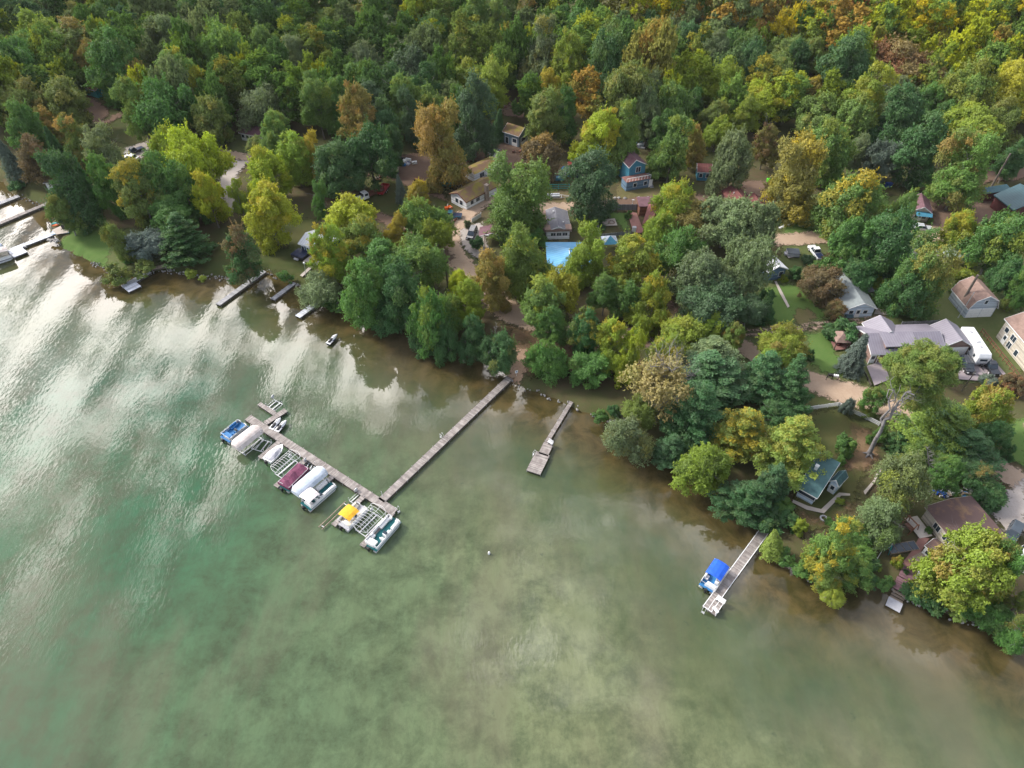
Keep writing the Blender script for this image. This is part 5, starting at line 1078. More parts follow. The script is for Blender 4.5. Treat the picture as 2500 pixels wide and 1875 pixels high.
# ---------------------------------------------------------------- houses
def hbox(a, b, c=None, depth=6, z=3.4):
    A, B = P(*a, z), P(*b, z); rz = math.atan2(B.y-A.y, B.x-A.x); w = (B-A).length
    n = Vector((-math.sin(rz), math.cos(rz), 0)); ux = Vector((math.cos(rz), math.sin(rz), 0))
    if n.y < 0 and abs(n.y) > .05: n = -n
    if c: depth = abs((P(*c, z)-B).dot(n))
    return A, rz, w, depth
def house(name, label, a, b, c=None, depth=6, eave=2.5, rise=1.3, ridge='y', over=.35, wall='wwall', roof='greyr', shape='gable', wins=(), doors=(), chim=None, vents=(), z0=LAND, cat='house', rp=.5, wname='window', fascia='trim', group=None, parent=None):
    """a, b: pixels of the front eave corners; c: a rear eave corner behind b.  Local x runs along the front, y away from it."""
    A, rz, w, d = hbox(a, b, c, depth, z0+eave)
    r = empty(name, (A.x, A.y, z0), rz, label, cat, group)
    ov = over
    if ridge == 'y': L, Wd = d, w
    else: L, Wd = w, d
    if shape == 'gable': prof = [(0,eave),(rp,eave+rise),(1,eave)]
    elif shape == 'gambrel': prof = [(0,eave),(.13,eave+rise*.62),(.5,eave+rise),(.87,eave+rise*.62),(1,eave)]
    elif shape == 'shed': prof = [(0,eave),(1,eave+rise)]
    elif shape == 'hip': prof = None
    def roofline(u):
        if prof is None: return eave
        for (u0,z0_),(u1,z1_) in zip(prof, prof[1:]):
            if u0 <= u <= u1+1e-9: return z0_+(z1_-z0_)*(u-u0)/(u1-u0)
    ax = 'y' if ridge == 'y' else 'x'
    wl = MB()
    if prof:
        us = [ov/Wd]+[p[0] for p in prof if ov/Wd < p[0] < 1-ov/Wd]+[1-ov/Wd]
        sec = [(u*Wd, roofline(u)-.06) for u in us]; sec = [(ov, -.3)]+sec+[(Wd-ov, -.3)]
        wl.prism(sec, ax, ov, L-ov)
    else: wl.box(ov, w-ov, ov, d-ov, -.3, eave)
    wo = wl.build('wall', M[wall], r)
    rf = MB()
    if prof:
        t = .16; up = [(u*Wd, z+t*.5) for u, z in prof]; dn = [(u*Wd, z-t*.5) for u, z in prof][::-1]; rf.prism(up+dn, ax, 0, L)
    else:
        k = min(w, d)/2; z1 = eave+rise
        if w > d: vs = [(0,0,eave),(w,0,eave),(w,d,eave),(0,d,eave),(k,d/2,z1),(w-k,d/2,z1)]; fs = [(0,1,5,4),(1,2,5),(2,3,4,5),(3,0,4),(3,2,1,0)]
        else: vs = [(0,0,eave),(w,0,eave),(w,d,eave),(0,d,eave),(w/2,k,z1),(w/2,max(d-k,k+.01),z1)]; fs = [(0,1,4),(1,2,5,4),(2,3,5),(3,0,4,5),(3,2,1,0)]
        rf.add(vs, fs)
    ro = rf.build('roof', M[roof], r)
    if fascia and prof:
        t = .16
        for y in (0, L):
            f = MB()
            for (u0,za),(u1,zb) in zip(prof, prof[1:]):
                q0, q1 = (u0*Wd, za), (u1*Wd, zb); s = -1 if y == 0 else 1
                pr = [(q0[0],q0[1]-.16),(q1[0],q1[1]-.16),(q1[0],q1[1]+.07),(q0[0],q0[1]+.07)]
                f.prism(pr, ax, y+s*.003, y+s*.045)
            f.build('bargeboard', M[fascia], ro)
        if shape != 'shed':
            f = MB()
            if ridge == 'y': f.box(-.05, .03, 0, d, eave-.15, eave+.02); f.build('gutter', M[fascia], ro); f = MB(); f.box(w-.03, w+.05, 0, d, eave-.15, eave+.02)
            else: f.box(0, w, -.05, .03, eave-.15, eave+.02)
            f.build('gutter', M[fascia], ro)
    def opening(kind, side, t, z, ww, hh):
        fr = MB(); pn = MB(); e = .05
        L_ = {'front': w, 'left': d, 'right': d}[side]; c0 = t*L_
        def bx(mb, p0, p1, za, zb, o0, o1):
            if side == 'front': mb.box(p0, p1, ov-o1, ov-o0, za, zb)
            elif side == 'left': mb.box(ov-o1, ov-o0, p0, p1, za, zb)
            else: mb.box(w-ov+o0, w-ov+o1, p0, p1, za, zb)
        bx(fr, c0-ww/2-.1, c0+ww/2+.1, z-.1 if kind == 'w' else z, z+hh+.1, .005, .06)
        bx(pn, c0-ww/2, c0+ww/2, z, z+hh, .062, .075)
        if kind == 'w':
            o = fr.build(wname, M['trim'], r); pn.build('pane', M['glass'], o)
            if ww > 1.0: q = MB(); bx(q, c0-.03, c0+.03, z, z+hh, .077, .09); q.build('mullion', M['trim'], o)
        elif kind == 'g':
            o = fr.build('garage_door', M['trim'], r)
            q = MB()
            for i in range(1, 4): bx(q, c0-ww/2, c0+ww/2, z+hh*i/4-.02, z+hh*i/4+.02, .062, .075)
            q.build('panel_joint', M['alu'], o)
        else:
            o = fr.build('door', M['trim'], r); q = MB(); bx(q, c0-ww/2+.12, c0+ww/2-.12, z+hh*.5, z+hh-.15, .062, .075); q.build('pane', M['glass'], o)
    for q in wins: opening('w', *q)
    for q in doors: opening('g' if len(q) > 5 else 'd', *q[:5])
    if chim:
        x, y, s, h = chim[:4]; m = chim[4] if len(chim) > 4 else 'stone'; q = MB(); q.box(x*w-s/2, x*w+s/2, y*d-s/2, y*d+s/2, 0, h); q.box(x*w-s/2-.06, x*w+s/2+.06, y*d-s/2-.06, y*d+s/2+.06, h, h+.12); q.build('chimney', M[m], ro)
    for x, y in vents:
        u = x if ridge == 'y' else y; zz = (roofline(u) or eave+.5); q = MB(); q.tube((x*w, y*d, zz), (x*w, y*d, zz+.45), .09); q.tube((x*w, y*d, zz+.42), (x*w, y*d, zz+.55), .17); q.build('roof_vent', M['alu'], ro)
    return r, w, d
def add_house_part(r, name, m, fn, parent=None):
    mb = MB(); fn(mb); return mb.build(name, M[m], parent or r)
h, w, d = house('house', 'light blue single-storey house with green-grey gabled roof', (2067,756), (2142,754), (2089,677), eave=2.5, rise=1.5, wall='lbwall', roof='shing', wins=[('front',.22,1.1,.8,.8),('front',.68,1.1,.8,.8),('left',.25,1,1,.9),('right',.2,1,1,.9)], doors=[('front',.45,.1,.85,2.0)], vents=[(.35,.75),(.7,.55)])
add_house_part(h, 'porch_roof', 'greyr', lambda m: m.tbox((w-.1,w+1.9,d*.52,d*.78,2.45),(w-.1,w+1.9,d*.52,d*.78,2.6)))
add_house_part(h, 'awning', 'tealr', lambda m: m.tbox((.4,w*.3,-.5,.3,.6),(.4,w*.3,-.1,.3,1.0)))
house('garage', 'grey-blue gambrel-roofed garage with brown shingles and two white doors', (2364,756), (2437,753), (2404,703), eave=2.4, rise=3.3, over=.25, shape='gambrel', wall='gwall', roof='brownr', wins=[('front',.5,3.6,.6,.9)], doors=[('front',.28,.05,2.5,2.2,'g'),('front',.72,.05,2.5,2.2,'g')], cat='garage')
h, w, d = house('house', 'long mauve metal-roofed house front with brown siding and a dormer', (2127,866), (2312,860), depth=8.5, eave=2.6, rise=1.7, ridge='x', over=.3, wall='brwall', roof='mauve', wins=[('front',.27,1.1,1.8,1.1),('front',.66,1.1,1.4,1.0),('front',.88,1.3,1.3,.8)], doors=[('front',.06,.1,.9,2.0)])
add_house_part(h, 'porch_post', 'trim', lambda m: (m.box(.1,.2,-.1,0,0,2.5), m.box(1.6,1.7,-.1,0,0,2.5)))
rf = [c for c in h.children if c.name.startswith('roof')][0]
dm = MB(); dm.prism([(.9,3.0),(.9,3.9),(w,3.9),(w,3.0)][:0] or [(w*.2,2.9),(w*.2,3.85),(w*.6,3.85),(w*.6,2.9)], 'y', 1.0, 3.6); do = dm.build('dormer', M['brwall'], rf)
dm = MB(); dm.tbox((w*.18,w*.62,.6,4.4,3.83),(w*.18,w*.62,.6,4.4,4.0)); [dm.v.__setitem__(i, (dm.v[i][0], dm.v[i][1], dm.v[i][2]+.12*(dm.v[i][1]-.6))) for i in range(len(dm.v))]; dm.build('dormer_roof', M['mauve'], do)
for t in (.27,.4,.53): q = MB(); q.box(w*t-.7, w*t+.7, .93, .99, 3.1, 3.7); q.build('pane', M['glass'], do)
house('house', 'mauve metal-roofed left wing behind the blue spruce', (2131,828), (2208,824), (2175,786), eave=2.9, rise=1.8, wall='brwall', roof='mauvey', wins=[('left',.5,1,1,1)], cat='house wing', name_=None) if False else house('house_wing', 'square mauve metal-roofed wing behind the blue spruce', (2131,828), (2206,824), (2172,785), eave=2.9, rise=1.8, wall='brwall', roof='mauvey', wins=[('left',.5,1,1,1)], cat='house')
house('garage', 'attached garage with mauve metal roof beside the white camper', (2300,849), (2377,846), (2338,795), eave=2.7, rise=1.9, wall='brwall', roof='mauvey', wins=[('left',.25,1.2,1,1)], doors=[('front',.52,.05,4.6,2.2,'g')], cat='garage')
h, w, d = house('house', 'beige two-level house with brown roof cut by the right edge', (2452,778), (2560,905), depth=9, eave=4.6, rise=2.2, ridge='x', wall='bewall', roof='brownr', wins=[('front',.12,2.6,1,1),('front',.28,2.4,1.4,1.2),('front',.44,.7,.9,1.2),('front',.28,.6,1.1,1.3),('front',.62,2.6,1,1)], doors=[('front',.16,.2,.9,2)])
add_house_part(h, 'deck_railing', 'log', lambda m: [m.box(-1+i*1.2, -.9+i*1.2, -2.3, -2.2, 0, 1.3) for i in range(14)]+[m.box(-1,w,-2.32,-2.18,1.2,1.32), m.box(-1,w,-2.3,-2.2,.6,.68)])
house('cabin', 'small cabin with purple-brown roof and bright blue porch', (2227,515), (2277,522), (2264,487), eave=2.7, rise=1.4, wall='bewall', roof='purple', wins=[('front',.32,.9,.7,1),('front',.7,.9,.9,1)], doors=[('front',.5,.1,.7,1.9)], cat='cabin')
q = MB(); A, rz, w, d = hbox((2238,520), (2276,524), None, 3, 3.5); q.tbox((0,w,-.9,.5,0),(0,w,-.2,1.2,.5)); o = q.build('porch_awning', M['tarp'], None, A-Vector((0,0,.3)), rz); o.parent = bpy.data.objects['cabin']; o.matrix_parent_inverse = (Matrix.Translation(bpy.data.objects['cabin'].location)@Matrix.Rotation(bpy.data.objects['cabin'].rotation_euler.z, 4, 'Z')).inverted()
house('lodge', 'dark teal metal-roofed lodge with maroon walls, its right half out of frame', (2474,514), (2580,504), (2580,462), eave=3.4, rise=2.6, wall='rwall', roof='tealr', fascia='tealr', cat='house')
house('lodge_porch', 'low dark teal roofed outbuilding left of the lodge', (2406,474), (2470,464), (2470,452), eave=2.8, rise=.5, ridge='x', shape='shed', wall='rwall', roof='tealr', fascia='tealr', cat='house')
house('cottage', 'small grey metal-roofed cottage beside the great oak clump', (1872,669), (1925,657), (1908,622), eave=2.6, rise=1.4, wall='bgwall', roof='whiter', wins=[('front',.75,.9,1,1.1)], cat='cottage')
house('shed', 'pale green roofed garage mostly hidden behind trees', (2322,640), (2377,620), depth=5, eave=2.4, rise=1.0, ridge='x', wall='bewall', roof='pgreen', cat='garage')
h, w, d = house('cottage', 'white shore cottage with slate-green shingled roof', cL(170,1252), cL(352,1354), depth=8.6, eave=2.5, rise=2.2, ridge='x', rp=.84, wall='lbwall', roof='slate', wins=[('front',.16,1.3,.75,.75),('front',.36,1.3,.75,.75),('front',.58,1.3,.75,.75),('front',.80,1.3,.75,.75)], chim=(.25,.5,.5,4.6,'trim'), cat='cottage')
house('cottage_wing', 'slate-roofed gabled porch wing facing the concrete path', cL(462,1196), cL(545,1250), cL(622,1156), eave=2.6, rise=1.0, ridge='y', wall='lbwall', roof='slate', doors=[('front',.5,.1,.8,1.9)], over=.2, cat='porch')
house('cottage_wing', 'slate-roofed rear wing seen behind the lime green pine', cL(330,1020), cL(400,1030), cL(445,960), eave=2.6, rise=1.0, wall='lbwall', roof='slate', over=.2, cat='house wing')
def railing(name, a, b, label, m='trim', h=.95, z=LAND+.5):
    A, B = P(*a, z), P(*b, z); rz, L = frame2(A, B); r = empty(name, A, rz, label, 'railing'); t = MB(); t.box(0,L,-.04,.04,h-.06,h); t.box(0,L,-.03,.03,.08,.14); t.build('rail', M[m], r)
    n = max(3, int(L/.3)); s = MB(); [s.box(L*i/n-.02, L*i/n+.02, -.02, .02, -.4 if i in (0,n) else .1, h) for i in range(n+1)]; s.build('balusters', M[m], r)
railing('porch_railing', cL(450,1240), cL(520,1285), 'white porch railing of the slate-roofed cottage')
h, w, d = house('house', 'beige-walled house with wide flat dark brown stained roof', cN(1140,165), cN(1560,690), cN(1700,115), eave=2.7, rise=.7, ridge='x', wall='bewall', roof='dbrown', wins=[('front',.36,1.0,1.2,1.2),('front',.6,1.0,1.2,1.2)], fascia='bewall')
house('shed', 'small white gabled shed beside the brick walkway', cN(1140,585), cN(1255,690), cN(1330,560), eave=2.3, rise=.9, ridge='x', wall='wwall', roof='dbrown', wins=[('front',.45,1,.6,.7)], cat='shed', over=.15)
h, w, d = house('cottage', 'navy cottage with pale metal roof behind the hot tub terrace', (727,595), (795,616), depth=6.5, eave=2.5, rise=1.1, ridge='x', wall='nwall', roof='whiter', wins=[('front',.12,1,.7,.9),('front',.5,1,.7,.9),('front',.75,1,.7,.9)], doors=[('front',.3,.1,.8,1.9)], cat='cottage')
house('cottage', 'long white cottage with mossy brown roof and red-trimmed gable', (1096,473), (1138,495), (1190,441), eave=2.5, rise=1.5, wall='wwall', roof='moss', wins=[('right',.2,1,1,1),('right',.38,1,1.2,1),('front',.4,.9,1,1.2),('front',.65,.9,1,1.2)], chim=(1.02,.62,.9,4.6), cat='cottage', fascia='red')
house('long_shed', 'long low open-sided shed with mossy roof behind the mossy cottage', (1130,412), (1158,427), (1207,388), eave=2.4, rise=.6, wall='wwall', roof='moss', cat='shed', wins=[('right',.3,.6,1.5,1.2),('right',.6,.6,1.5,1.2)])
house('barn', 'weathered blue-grey barn with leaf-covered mossy roof', (1226,321), (1267,334), depth=5.5, eave=3.6, rise=1.6, ridge='x', wall='barnw', roof='moss', doors=[('front',.7,.1,1.6,2.4),('right',.5,.1,2.4,2.4)], wins=[('front',.25,.4,1.0,1.8)], cat='barn')
house('lean_to', 'tiny leaning white shed at the end of the mossy long shed', (1190,372), (1203,378), (1212,364), eave=2.2, rise=.4, shape='shed', wall='wwall', roof='greyr', cat='shed')
h, w, d = house('cottage', 'white cottage with grey and brown roof above the small lawn', (1331,566), (1395,564), (1380,515), eave=2.4, rise=1.2, wall='wwall', roof='greyr', wins=[('front',.32,1.0,1.1,.8),('front',.54,1.0,1.1,.8),('front',.77,1.0,1.1,.8)], vents=[(.4,.75),(.72,.25)], cat='cottage')
add_house_part(h, 'porch_roof', 'brownr', lambda m: m.tbox((-.1,w+.1,-.15,2.1,2.42),(-.1,w+.1,-.1,2.1,3.0)))
add_house_part(h, 'side_roof', 'brownr', lambda m: m.tbox((-1.3,.6,.5,d,2.3),(-.5,.8,.5,d,2.95)))
r = empty('carport', P(*cF(1905,590)), -.05, 'dark brown roofed open hut by the gravel parking', 'hut')
q = MB(); q.prism([(-3.2,2.3),(0,3.3),(3.2,2.3),(0,3.1)], 'y', -2, 2); q.build('roof', M['purple'], r); q = MB(); q.prism([(-3.2,2.15),(-3.2,2.3),(0,3.3),(3.2,2.3),(3.2,2.15),(0,3.15)], 'y', -2.05, -2.003); q.build('bargeboard', M['trim'], r)
for x in (-2.8, 2.8):
    for y in (-1.8, 1.8): q = MB(); q.box(x-.08,x+.08,y-.08,y+.08,0,2.35); q.build('post', M['trim'], r)
h, w, d = house('log_house', 'reddish brown log house with maroon roof beside the square lawn', (1568,548), (1618,556), (1604,500), eave=3.0, rise=2.2, wall='log', roof='red', wins=[('left',.3,1,1,1)], fascia='log', cat='house')
house('terrace_roof', 'flat mauve-brown roof behind the log house', (1560,505), (1602,504), depth=4, eave=2.8, rise=.4, ridge='x', shape='shed', wall='log', roof='purple', fascia='log', cat='house wing')
h, w, d = house('house', 'bright blue two-storey house with brown roof and balcony', (1536,410), (1581,402), depth=9, eave=5.2, rise=1.9, rp=.35, wall='tarp', roof='purple', wins=[('front',.55,3.4,1.3,1.4)], chim=(.85,.75,.5,7.6,'stone'))
def lower(m): m.box(-1.6, w-.2, -2.6, .3, -.3, 2.6)
lo = add_house_part(h, 'lower_storey', 'bgwall', lower)
add_house_part(h, 'balcony_floor', 'brick', lambda m: m.box(-1.7, w-.1, -2.7, .34, 2.62, 2.75))
bal = add_house_part(h, 'balcony_railing', 'trim', lambda m: [m.box(-1.7+i*(w+1.6)/8-.04, -1.7+i*(w+1.6)/8+.04, -2.7, -2.62, 2.75, 3.7) for i in range(9)]+[m.box(-1.7, w-.1, -2.71, -2.61, 3.65, 3.75)])
for x in (.35, 3.4): add_house_part(h, 'window', 'trim', lambda m: m.box(x, x+1.1, -2.67, -2.605, .9, 2.1)); add_house_part(h, 'pane', 'glass', lambda m: m.box(x+.1, x+1.0, -2.69, -2.675, 1.0, 2.0))
add_house_part(h, 'door', 'trim', lambda m: m.box(5.0, 6.0, -2.67, -2.605, .1, 2.2))
add_house_part(h, 'outside_stair', 'greyc', lambda m: [m.box(w+.0, w+1.0, -3.2+i*.35, -2.9+i*.35, 0+i*.27, .12+i*.27) for i in range(10)])
house('cottage', 'small blue cottage with red-brown roof under tall trees', (1702,420), (1739,422), depth=5, eave=2.6, rise=1.2, ridge='x', wall='tarp', roof='red', wins=[('front',.3,1,.8,1),('front',.75,1,.8,1)], cat='cottage')
house('house', 'brown-roofed house on the lane behind the great oak clump', (1788,501), (1838,496), (1822,460), eave=2.7, rise=1.5, wall='brwall', roof='red', vents=[(.3,.5)], fascia='red')
house('house_wing', 'low dark brown side wing of the lane house', (1838,508), (1872,506), depth=5, eave=2.5, rise=1.2, wall='brwall', roof='red', fascia='red', cat='house wing')
house('house', 'red-brown roofed house half hidden on the upper left', (496,234), (524,243), (545,214), eave=3, rise=.8, shape='shed', wall='brwall', roof='red', chim=(1.6,.2,.8,5.0), fascia='red')
house('house_wing', 'lower red-brown roof section beside the stone chimney, upper left', (524,256), (546,266), (548,236), eave=2.6, rise=1.0, wall='brwall', roof='red', fascia='red', cat='house wing')
house('cottage', 'white cottage with brown-grey roof in the upper left lawn', (582,324), (640,336), depth=6, eave=2.4, rise=1.3, ridge='x', wall='wwall', roof='purple', wins=[('front',.13,1,.9,.9),('front',.32,1,.9,.9),('front',.5,1,.9,.9)], cat='cottage')
house('house', 'red-roofed teal-walled house deep in the upper left trees', (196,212), (232,222), depth=6, eave=2.6, rise=1.2, ridge='x', wall='tealp', roof='red')
house('house', 'dark red roofed cabin glimpsed in the forest above the willow', (606,206), (632,204), depth=6, eave=3, rise=1.4, wall='rwall', roof='red')
house('house', 'grey-roofed cottage hidden among the yellow trees of the left shore', cE(1060,160), cE(1190,200), depth=9, eave=2.6, rise=1.5, ridge='x', wall='wwall', roof='greyr', wins=[('front',.8,1,1,1)])
house('shed', 'white shed peeking out of the dark trees on the left shore', cE(330,150), cE(460,140), depth=5, eave=2.6, rise=1, ridge='x', wall='wwall', roof='greyr', cat='shed')
h, w, d = house('pavilion', 'building with wide bright blue metal roof among the yellow trees', cG(432,850), cG(790,850), depth=12.5, eave=2.6, rise=1.6, shape='hip', wall='wwall', roof='bluer', fascia=None, cat='house', vents=[(.2,.8),(.32,.6)])
add_house_part(h, 'ridge_cap', 'trim', lambda m: m.tube((d/2,d/2,4.22),(w-d/2,d/2,4.22),.09,n=5) if w > d else m.tube((w/2,w/2,4.22),(w/2,d-w/2,4.22),.09,n=5))
def canopy_tent():
    r = empty('canopy_tent', P(*cG(905,650)), .1, 'blue and white peaked canopy tent behind the yellow tree', 'tent'); m = MB(); m.add([(-1.8,-1.8,2.2),(1.8,-1.8,2.2),(1.8,1.8,2.2),(-1.8,1.8,2.2),(0,0,3.5)], [(0,1,4),(2,3,4)]); m.build('roof_panel', M['tarp'], r)
    m = MB(); m.add([(-1.8,-1.8,2.2),(1.8,-1.8,2.2),(1.8,1.8,2.2),(-1.8,1.8,2.2),(0,0,3.5)], [(1,2,4),(3,0,4)]); m.build('roof_panel', M['canw'], r)
    for x in (-1.75, 1.75):
        for y in (-1.75, 1.75): q = MB(); q.tube((x,y,0),(x,y,2.2),.04); q.build('pole', M['alu'], r)
canopy_tent()
r, w, d = house('gazebo', 'brown-roofed gazebo on the brick patio', cH(762,1380), cH(880,1384), depth=3.6, eave=2.3, rise=1.3, shape='hip', wall='black', roof='brownr', fascia=None, cat='gazebo', over=.5)
bpy.data.objects.remove([c for c in r.children if c.name.startswith('wall')][0])
for x in (.3, w-.3):
    for y in (.3, d-.3): q = MB(); q.box(x-.07,x+.07,y-.07,y+.07,0,2.3); q.build('post', M['beam'], r)
q = MB(); q.tube((w/2,d/2,0),(w/2,d/2,.7),.6,n=12); q.build('table', M['rwall'], r)
r = empty('patio_umbrella', P(*cH(1228,1140)), 0, 'closed maroon patio umbrella left of the big tree trunk', 'umbrella'); q = MB(); q.tube((0,0,.8),(0,0,2.6),.45,.05,n=10); q.build('canopy', M['maroon'], r); q = MB(); q.tube((0,0,0),(0,0,2.7),.04); q.build('pole', M['alu'], r)
# ---------------------------------------------------------------- vehicles
def wheels(r, xs, w, rad=.36, n='wheel'):
    for x in xs:
        for s in (-1, 1):
            t = MB(); t.tube((x, s*(w/2-.22), rad), (x, s*(w/2+.01), rad), rad, n=14); o = t.build(n, M['tyre'], r); q = MB(); q.tube((x, s*(w/2+.0), rad), (x, s*(w/2+.025), rad), rad*.55, n=10); q.build('rim', M['alu'], o)
def car(px0, px1, label, m, kind='suv', L=4.8, name='parked_car', cat='car'):
    """px0 rear, px1 front (only the direction and the middle are used)"""
    A, B = P(*px0, 1.9), P(*px1, 1.9); c = (A+B)/2; rz = math.atan2(B.y-A.y, B.x-A.x); r = empty(name, (c.x, c.y, LAND+.09), rz, label, cat, 'cars and trucks parked by the houses'); w = 1.85
    h = L/2; b = MB()
    if kind == 'pickup': b.tbox((-h,h,-w/2,w/2,.38),(-h+.03,h-.08,-w/2+.03,w/2-.03,.98)); cab = (-.55,1.35,-.2,.8)
    elif kind == 'sedan': b.tbox((-h,h,-w/2,w/2,.3),(-h+.1,h-.12,-w/2+.05,w/2-.05,.88)); cab = (-1.55,1.1,-.95,.35)
    else: b.tbox((-h,h,-w/2,w/2,.35),(-h+.05,h-.12,-w/2+.04,w/2-.04,1.0)); cab = (-h+.15,1.25,-h+.45,.55)
    b.build('body', M[m], r, bevel=.09)
    top = 1.42 if kind == 'sedan' else 1.75; zb = .88 if kind == 'sedan' else .99
    g = MB(); g.tbox((cab[0],cab[1],-w/2+.09,w/2-.09,zb),(cab[2],cab[3],-w/2+.24,w/2-.24,top)); g.build('windows', M['glass'], r)
    t = MB(); t.tbox((cab[2]-.1,cab[3]+.1,-w/2+.2,w/2-.2,top-.015),(cab[2],cab[3],-w/2+.27,w/2-.27,top+.05)); t.build('roof', M[m], r, bevel=.03)
    for x0, x1 in ((cab[0], cab[2]), ((cab[0]+cab[1])/2, (cab[2]+cab[3])/2)):
        p = MB(); [p.tube((x0, s*(w/2-.085), zb), (x1, s*(w/2-.235), top), .045, n=4) for s in (-1,1)]; p.build('pillar', M[m], r)
    if kind == 'pickup': q = MB(); q.box(-h+.12, -.7, -w/2+.14, w/2-.14, .985, 1.0); q.build('bed', M['navy'], r)
    wheels(r, (-h*.62, h*.62), w, .37)
    for s in (-1, 1): q = MB(); q.box(h-.12, h+.01, s*(w/2-.35)-.18, s*(w/2-.35)+.18, .62, .8); q.build('headlight', M['trim'], r); q = MB(); q.box(-h-.01, -h+.1, s*(w/2-.25)-.12, s*(w/2-.25)+.12, .62, .85); q.build('taillight', M['carred'], r)
    return r
car(cF(1765,490), cF(1722,580), 'black sport utility car parked on the gravel parking', 'carblk', L=5.0)
car(cF(1630,395), cF(1545,392), 'teal-blue pickup truck beside the mossy cottage', 'carblu', 'pickup', 5.2, 'pickup_truck', 'pickup truck')
car(cH(640,720), cH(580,640), 'white pickup truck with dark bed on the north lawn', 'carwht', 'pickup', 5.6, 'pickup_truck', 'pickup truck')
car(cH(1385,482), cH(1465,490), 'silver car parked below the cabin with the blue porch', 'carsil', 'sedan', 4.6)
car(cH(1750,1500), cH(1800,1600), 'black car on the mauve driveway, nearer the garage', 'carblk', 'suv', 4.6)
car(cH(1905,1480), cH(2000,1620), 'black crew-cab pickup behind the white camper', 'carblk', 'pickup', 5.8, 'pickup_truck', 'pickup truck')
car(cN(2140,370), cN(2065,510), 'dark teal soft-top off-roader on the gravel drive', 'cargry', 'suv', 4.4)
car(cA(1090,1140), cA(980,1180), 'black pickup under the trees of the left village', 'carblk', 'pickup', 5.4, 'pickup_truck', 'pickup truck')
car(cA(1040,1215), cA(980,1205), 'pale car beside the black pickup on the left', 'carwht', 'sedan', 4.5)
car(cC(700,1262), cC(620,1262), 'red pickup behind the dark round tree', 'carred', 'pickup', 5.2, 'pickup_truck', 'pickup truck')
car(cB(1830,1335), cB(1775,1345), 'white car beside the mossy long shed', 'carwht', 'sedan', 4.5)
car(cB(1920,1300), cB(1880,1310), 'grey car next to the white one by the long shed', 'cargry', 'sedan', 4.5)
car(cN(2230,680), cN(2190,770), 'white car cut by the right edge behind the huge yellow maple', 'carwht', 'suv', 4.6)
def truck():
    A, B = P(*cB(990,1480), 2), P(*cB(905,1515), 2); c = (A+B)/2; rz = math.atan2(B.y-A.y, B.x-A.x); r = empty('flatbed_truck', (c.x, c.y, LAND), rz, 'white-cabbed old truck with a rusty rack on its bed', 'truck')
    b = MB(); b.tbox((1.5,4,-1,1,.5),(1.6,3.7,-.95,.95,1.2)); b.build('hood', M['carwht'], r, bevel=.08); b = MB(); b.tbox((.4,2.2,-1,1,.5),(.5,1.9,-.85,.85,2.1)); cb = b.build('cab', M['carwht'], r, bevel=.08)
    b = MB(); b.box(1.7,2.18,-.8,.8,1.3,1.95); b.box(.7,1.6,-1.01,1.01,1.35,1.9); b.build('windows', M['glass'], cb)
    b = MB(); b.box(-4.2,.3,-1.1,1.1,.9,1.05); [b.box(x,x+.1,s*1.05-.05,s*1.05+.05,1.05,2.0) for x in (-4.1,-3,-2,-1,.1) for s in (-1,1)]; [b.box(-4.2,.3,s*1.05-.04,s*1.05+.04,z,z+.1) for z in (1.5,1.95) for s in (-1,1)]; b.build('rack', M['rust'], r); wheels(r, (-2.8,2.9), 2.0, .42)
    A = P(*cB(1060,1480)); r = empty('utility_trailer', A, rz+math.pi+.6, 'red twin-axle open trailer on the grass', 'trailer'); b = MB(); b.box(-2.4,2.4,-1,1,.6,.7); [b.box(-2.4,2.4,s*1-.04,s*1+.04,.7,1.2) for s in (-1,1)]; b.box(-2.4,-2.32,-1,1,.7,1.2); b.box(2.32,2.4,-1,1,.7,1.2); b.build('bed', M['carred'], r); b = MB(); b.box(2.4,3.8,-.05,.05,.5,.6); b.build('tongue', M['rust'], r); wheels(r, (-.5,.5), 2.2, .34)
truck()
def camper():
    A, B = P(*cH(1800,1300), 4), P(*cH(1895,1445), 4); c = (A+B)/2; rz = math.atan2(B.y-A.y, B.x-A.x); r = empty('camper_trailer', (c.x, c.y, LAND), rz, 'long white camper trailer between the garage and the black pickup', 'camper'); h = 4.3
    b = MB(); b.prism([(-h,.6),(h-.2,.6),(h,1.2),(h,2.5),(h-.5,3.2),(-h,3.2)], 'y', -1.25, 1.25); b.build('body', M['white'], r, bevel=.12)
    b = MB(); b = None
    for x, w_ in ((-3.6,1.0),(-2.1,.8),(.2,1.0),(2.6,.6)): b = MB(); b.box(x,x+w_,-1.262,-1.25,1.6,2.3); b.build('window', M['glass'], r)
    for x, w_ in ((-3.2,1.0),(-1.2,1.2),(1.4,1.0)): b = MB(); b.box(x,x+w_,1.25,1.262,1.6,2.3); b.build('window', M['glass'], r)
    b = MB(); b.box(h-.01,h+.012,-.7,.7,1.7,2.2); b.build('window', M['glass'], r)
    b = MB(); b.box(-h+.1,h-.1,-1.27,-1.252,.9,1.25); b.box(h-.005,h+.014,-1,1,1.0,1.35); b.build('stripe', M['greyc'], r)
    b = MB(); b.box(-.5,.5,-.4,.4,3.2,3.5); b.build('air_conditioner', M['vinylw'], r, bevel=.08)
    for x in (-2.6, 1.8): b = MB(); b.box(x-.25,x+.25,-.25,.25,3.2,3.32); b.build('roof_hatch', M['greyc'], r)
    b = MB(); b.box(h,h+1.3,-.06,.06,.55,.65); b.box(h+.1,h+.5,-.25,.25,.65,1.1); b.build('hitch', M['black'], r); wheels(r, (-.5,.45), 2.4, .36)
camper()
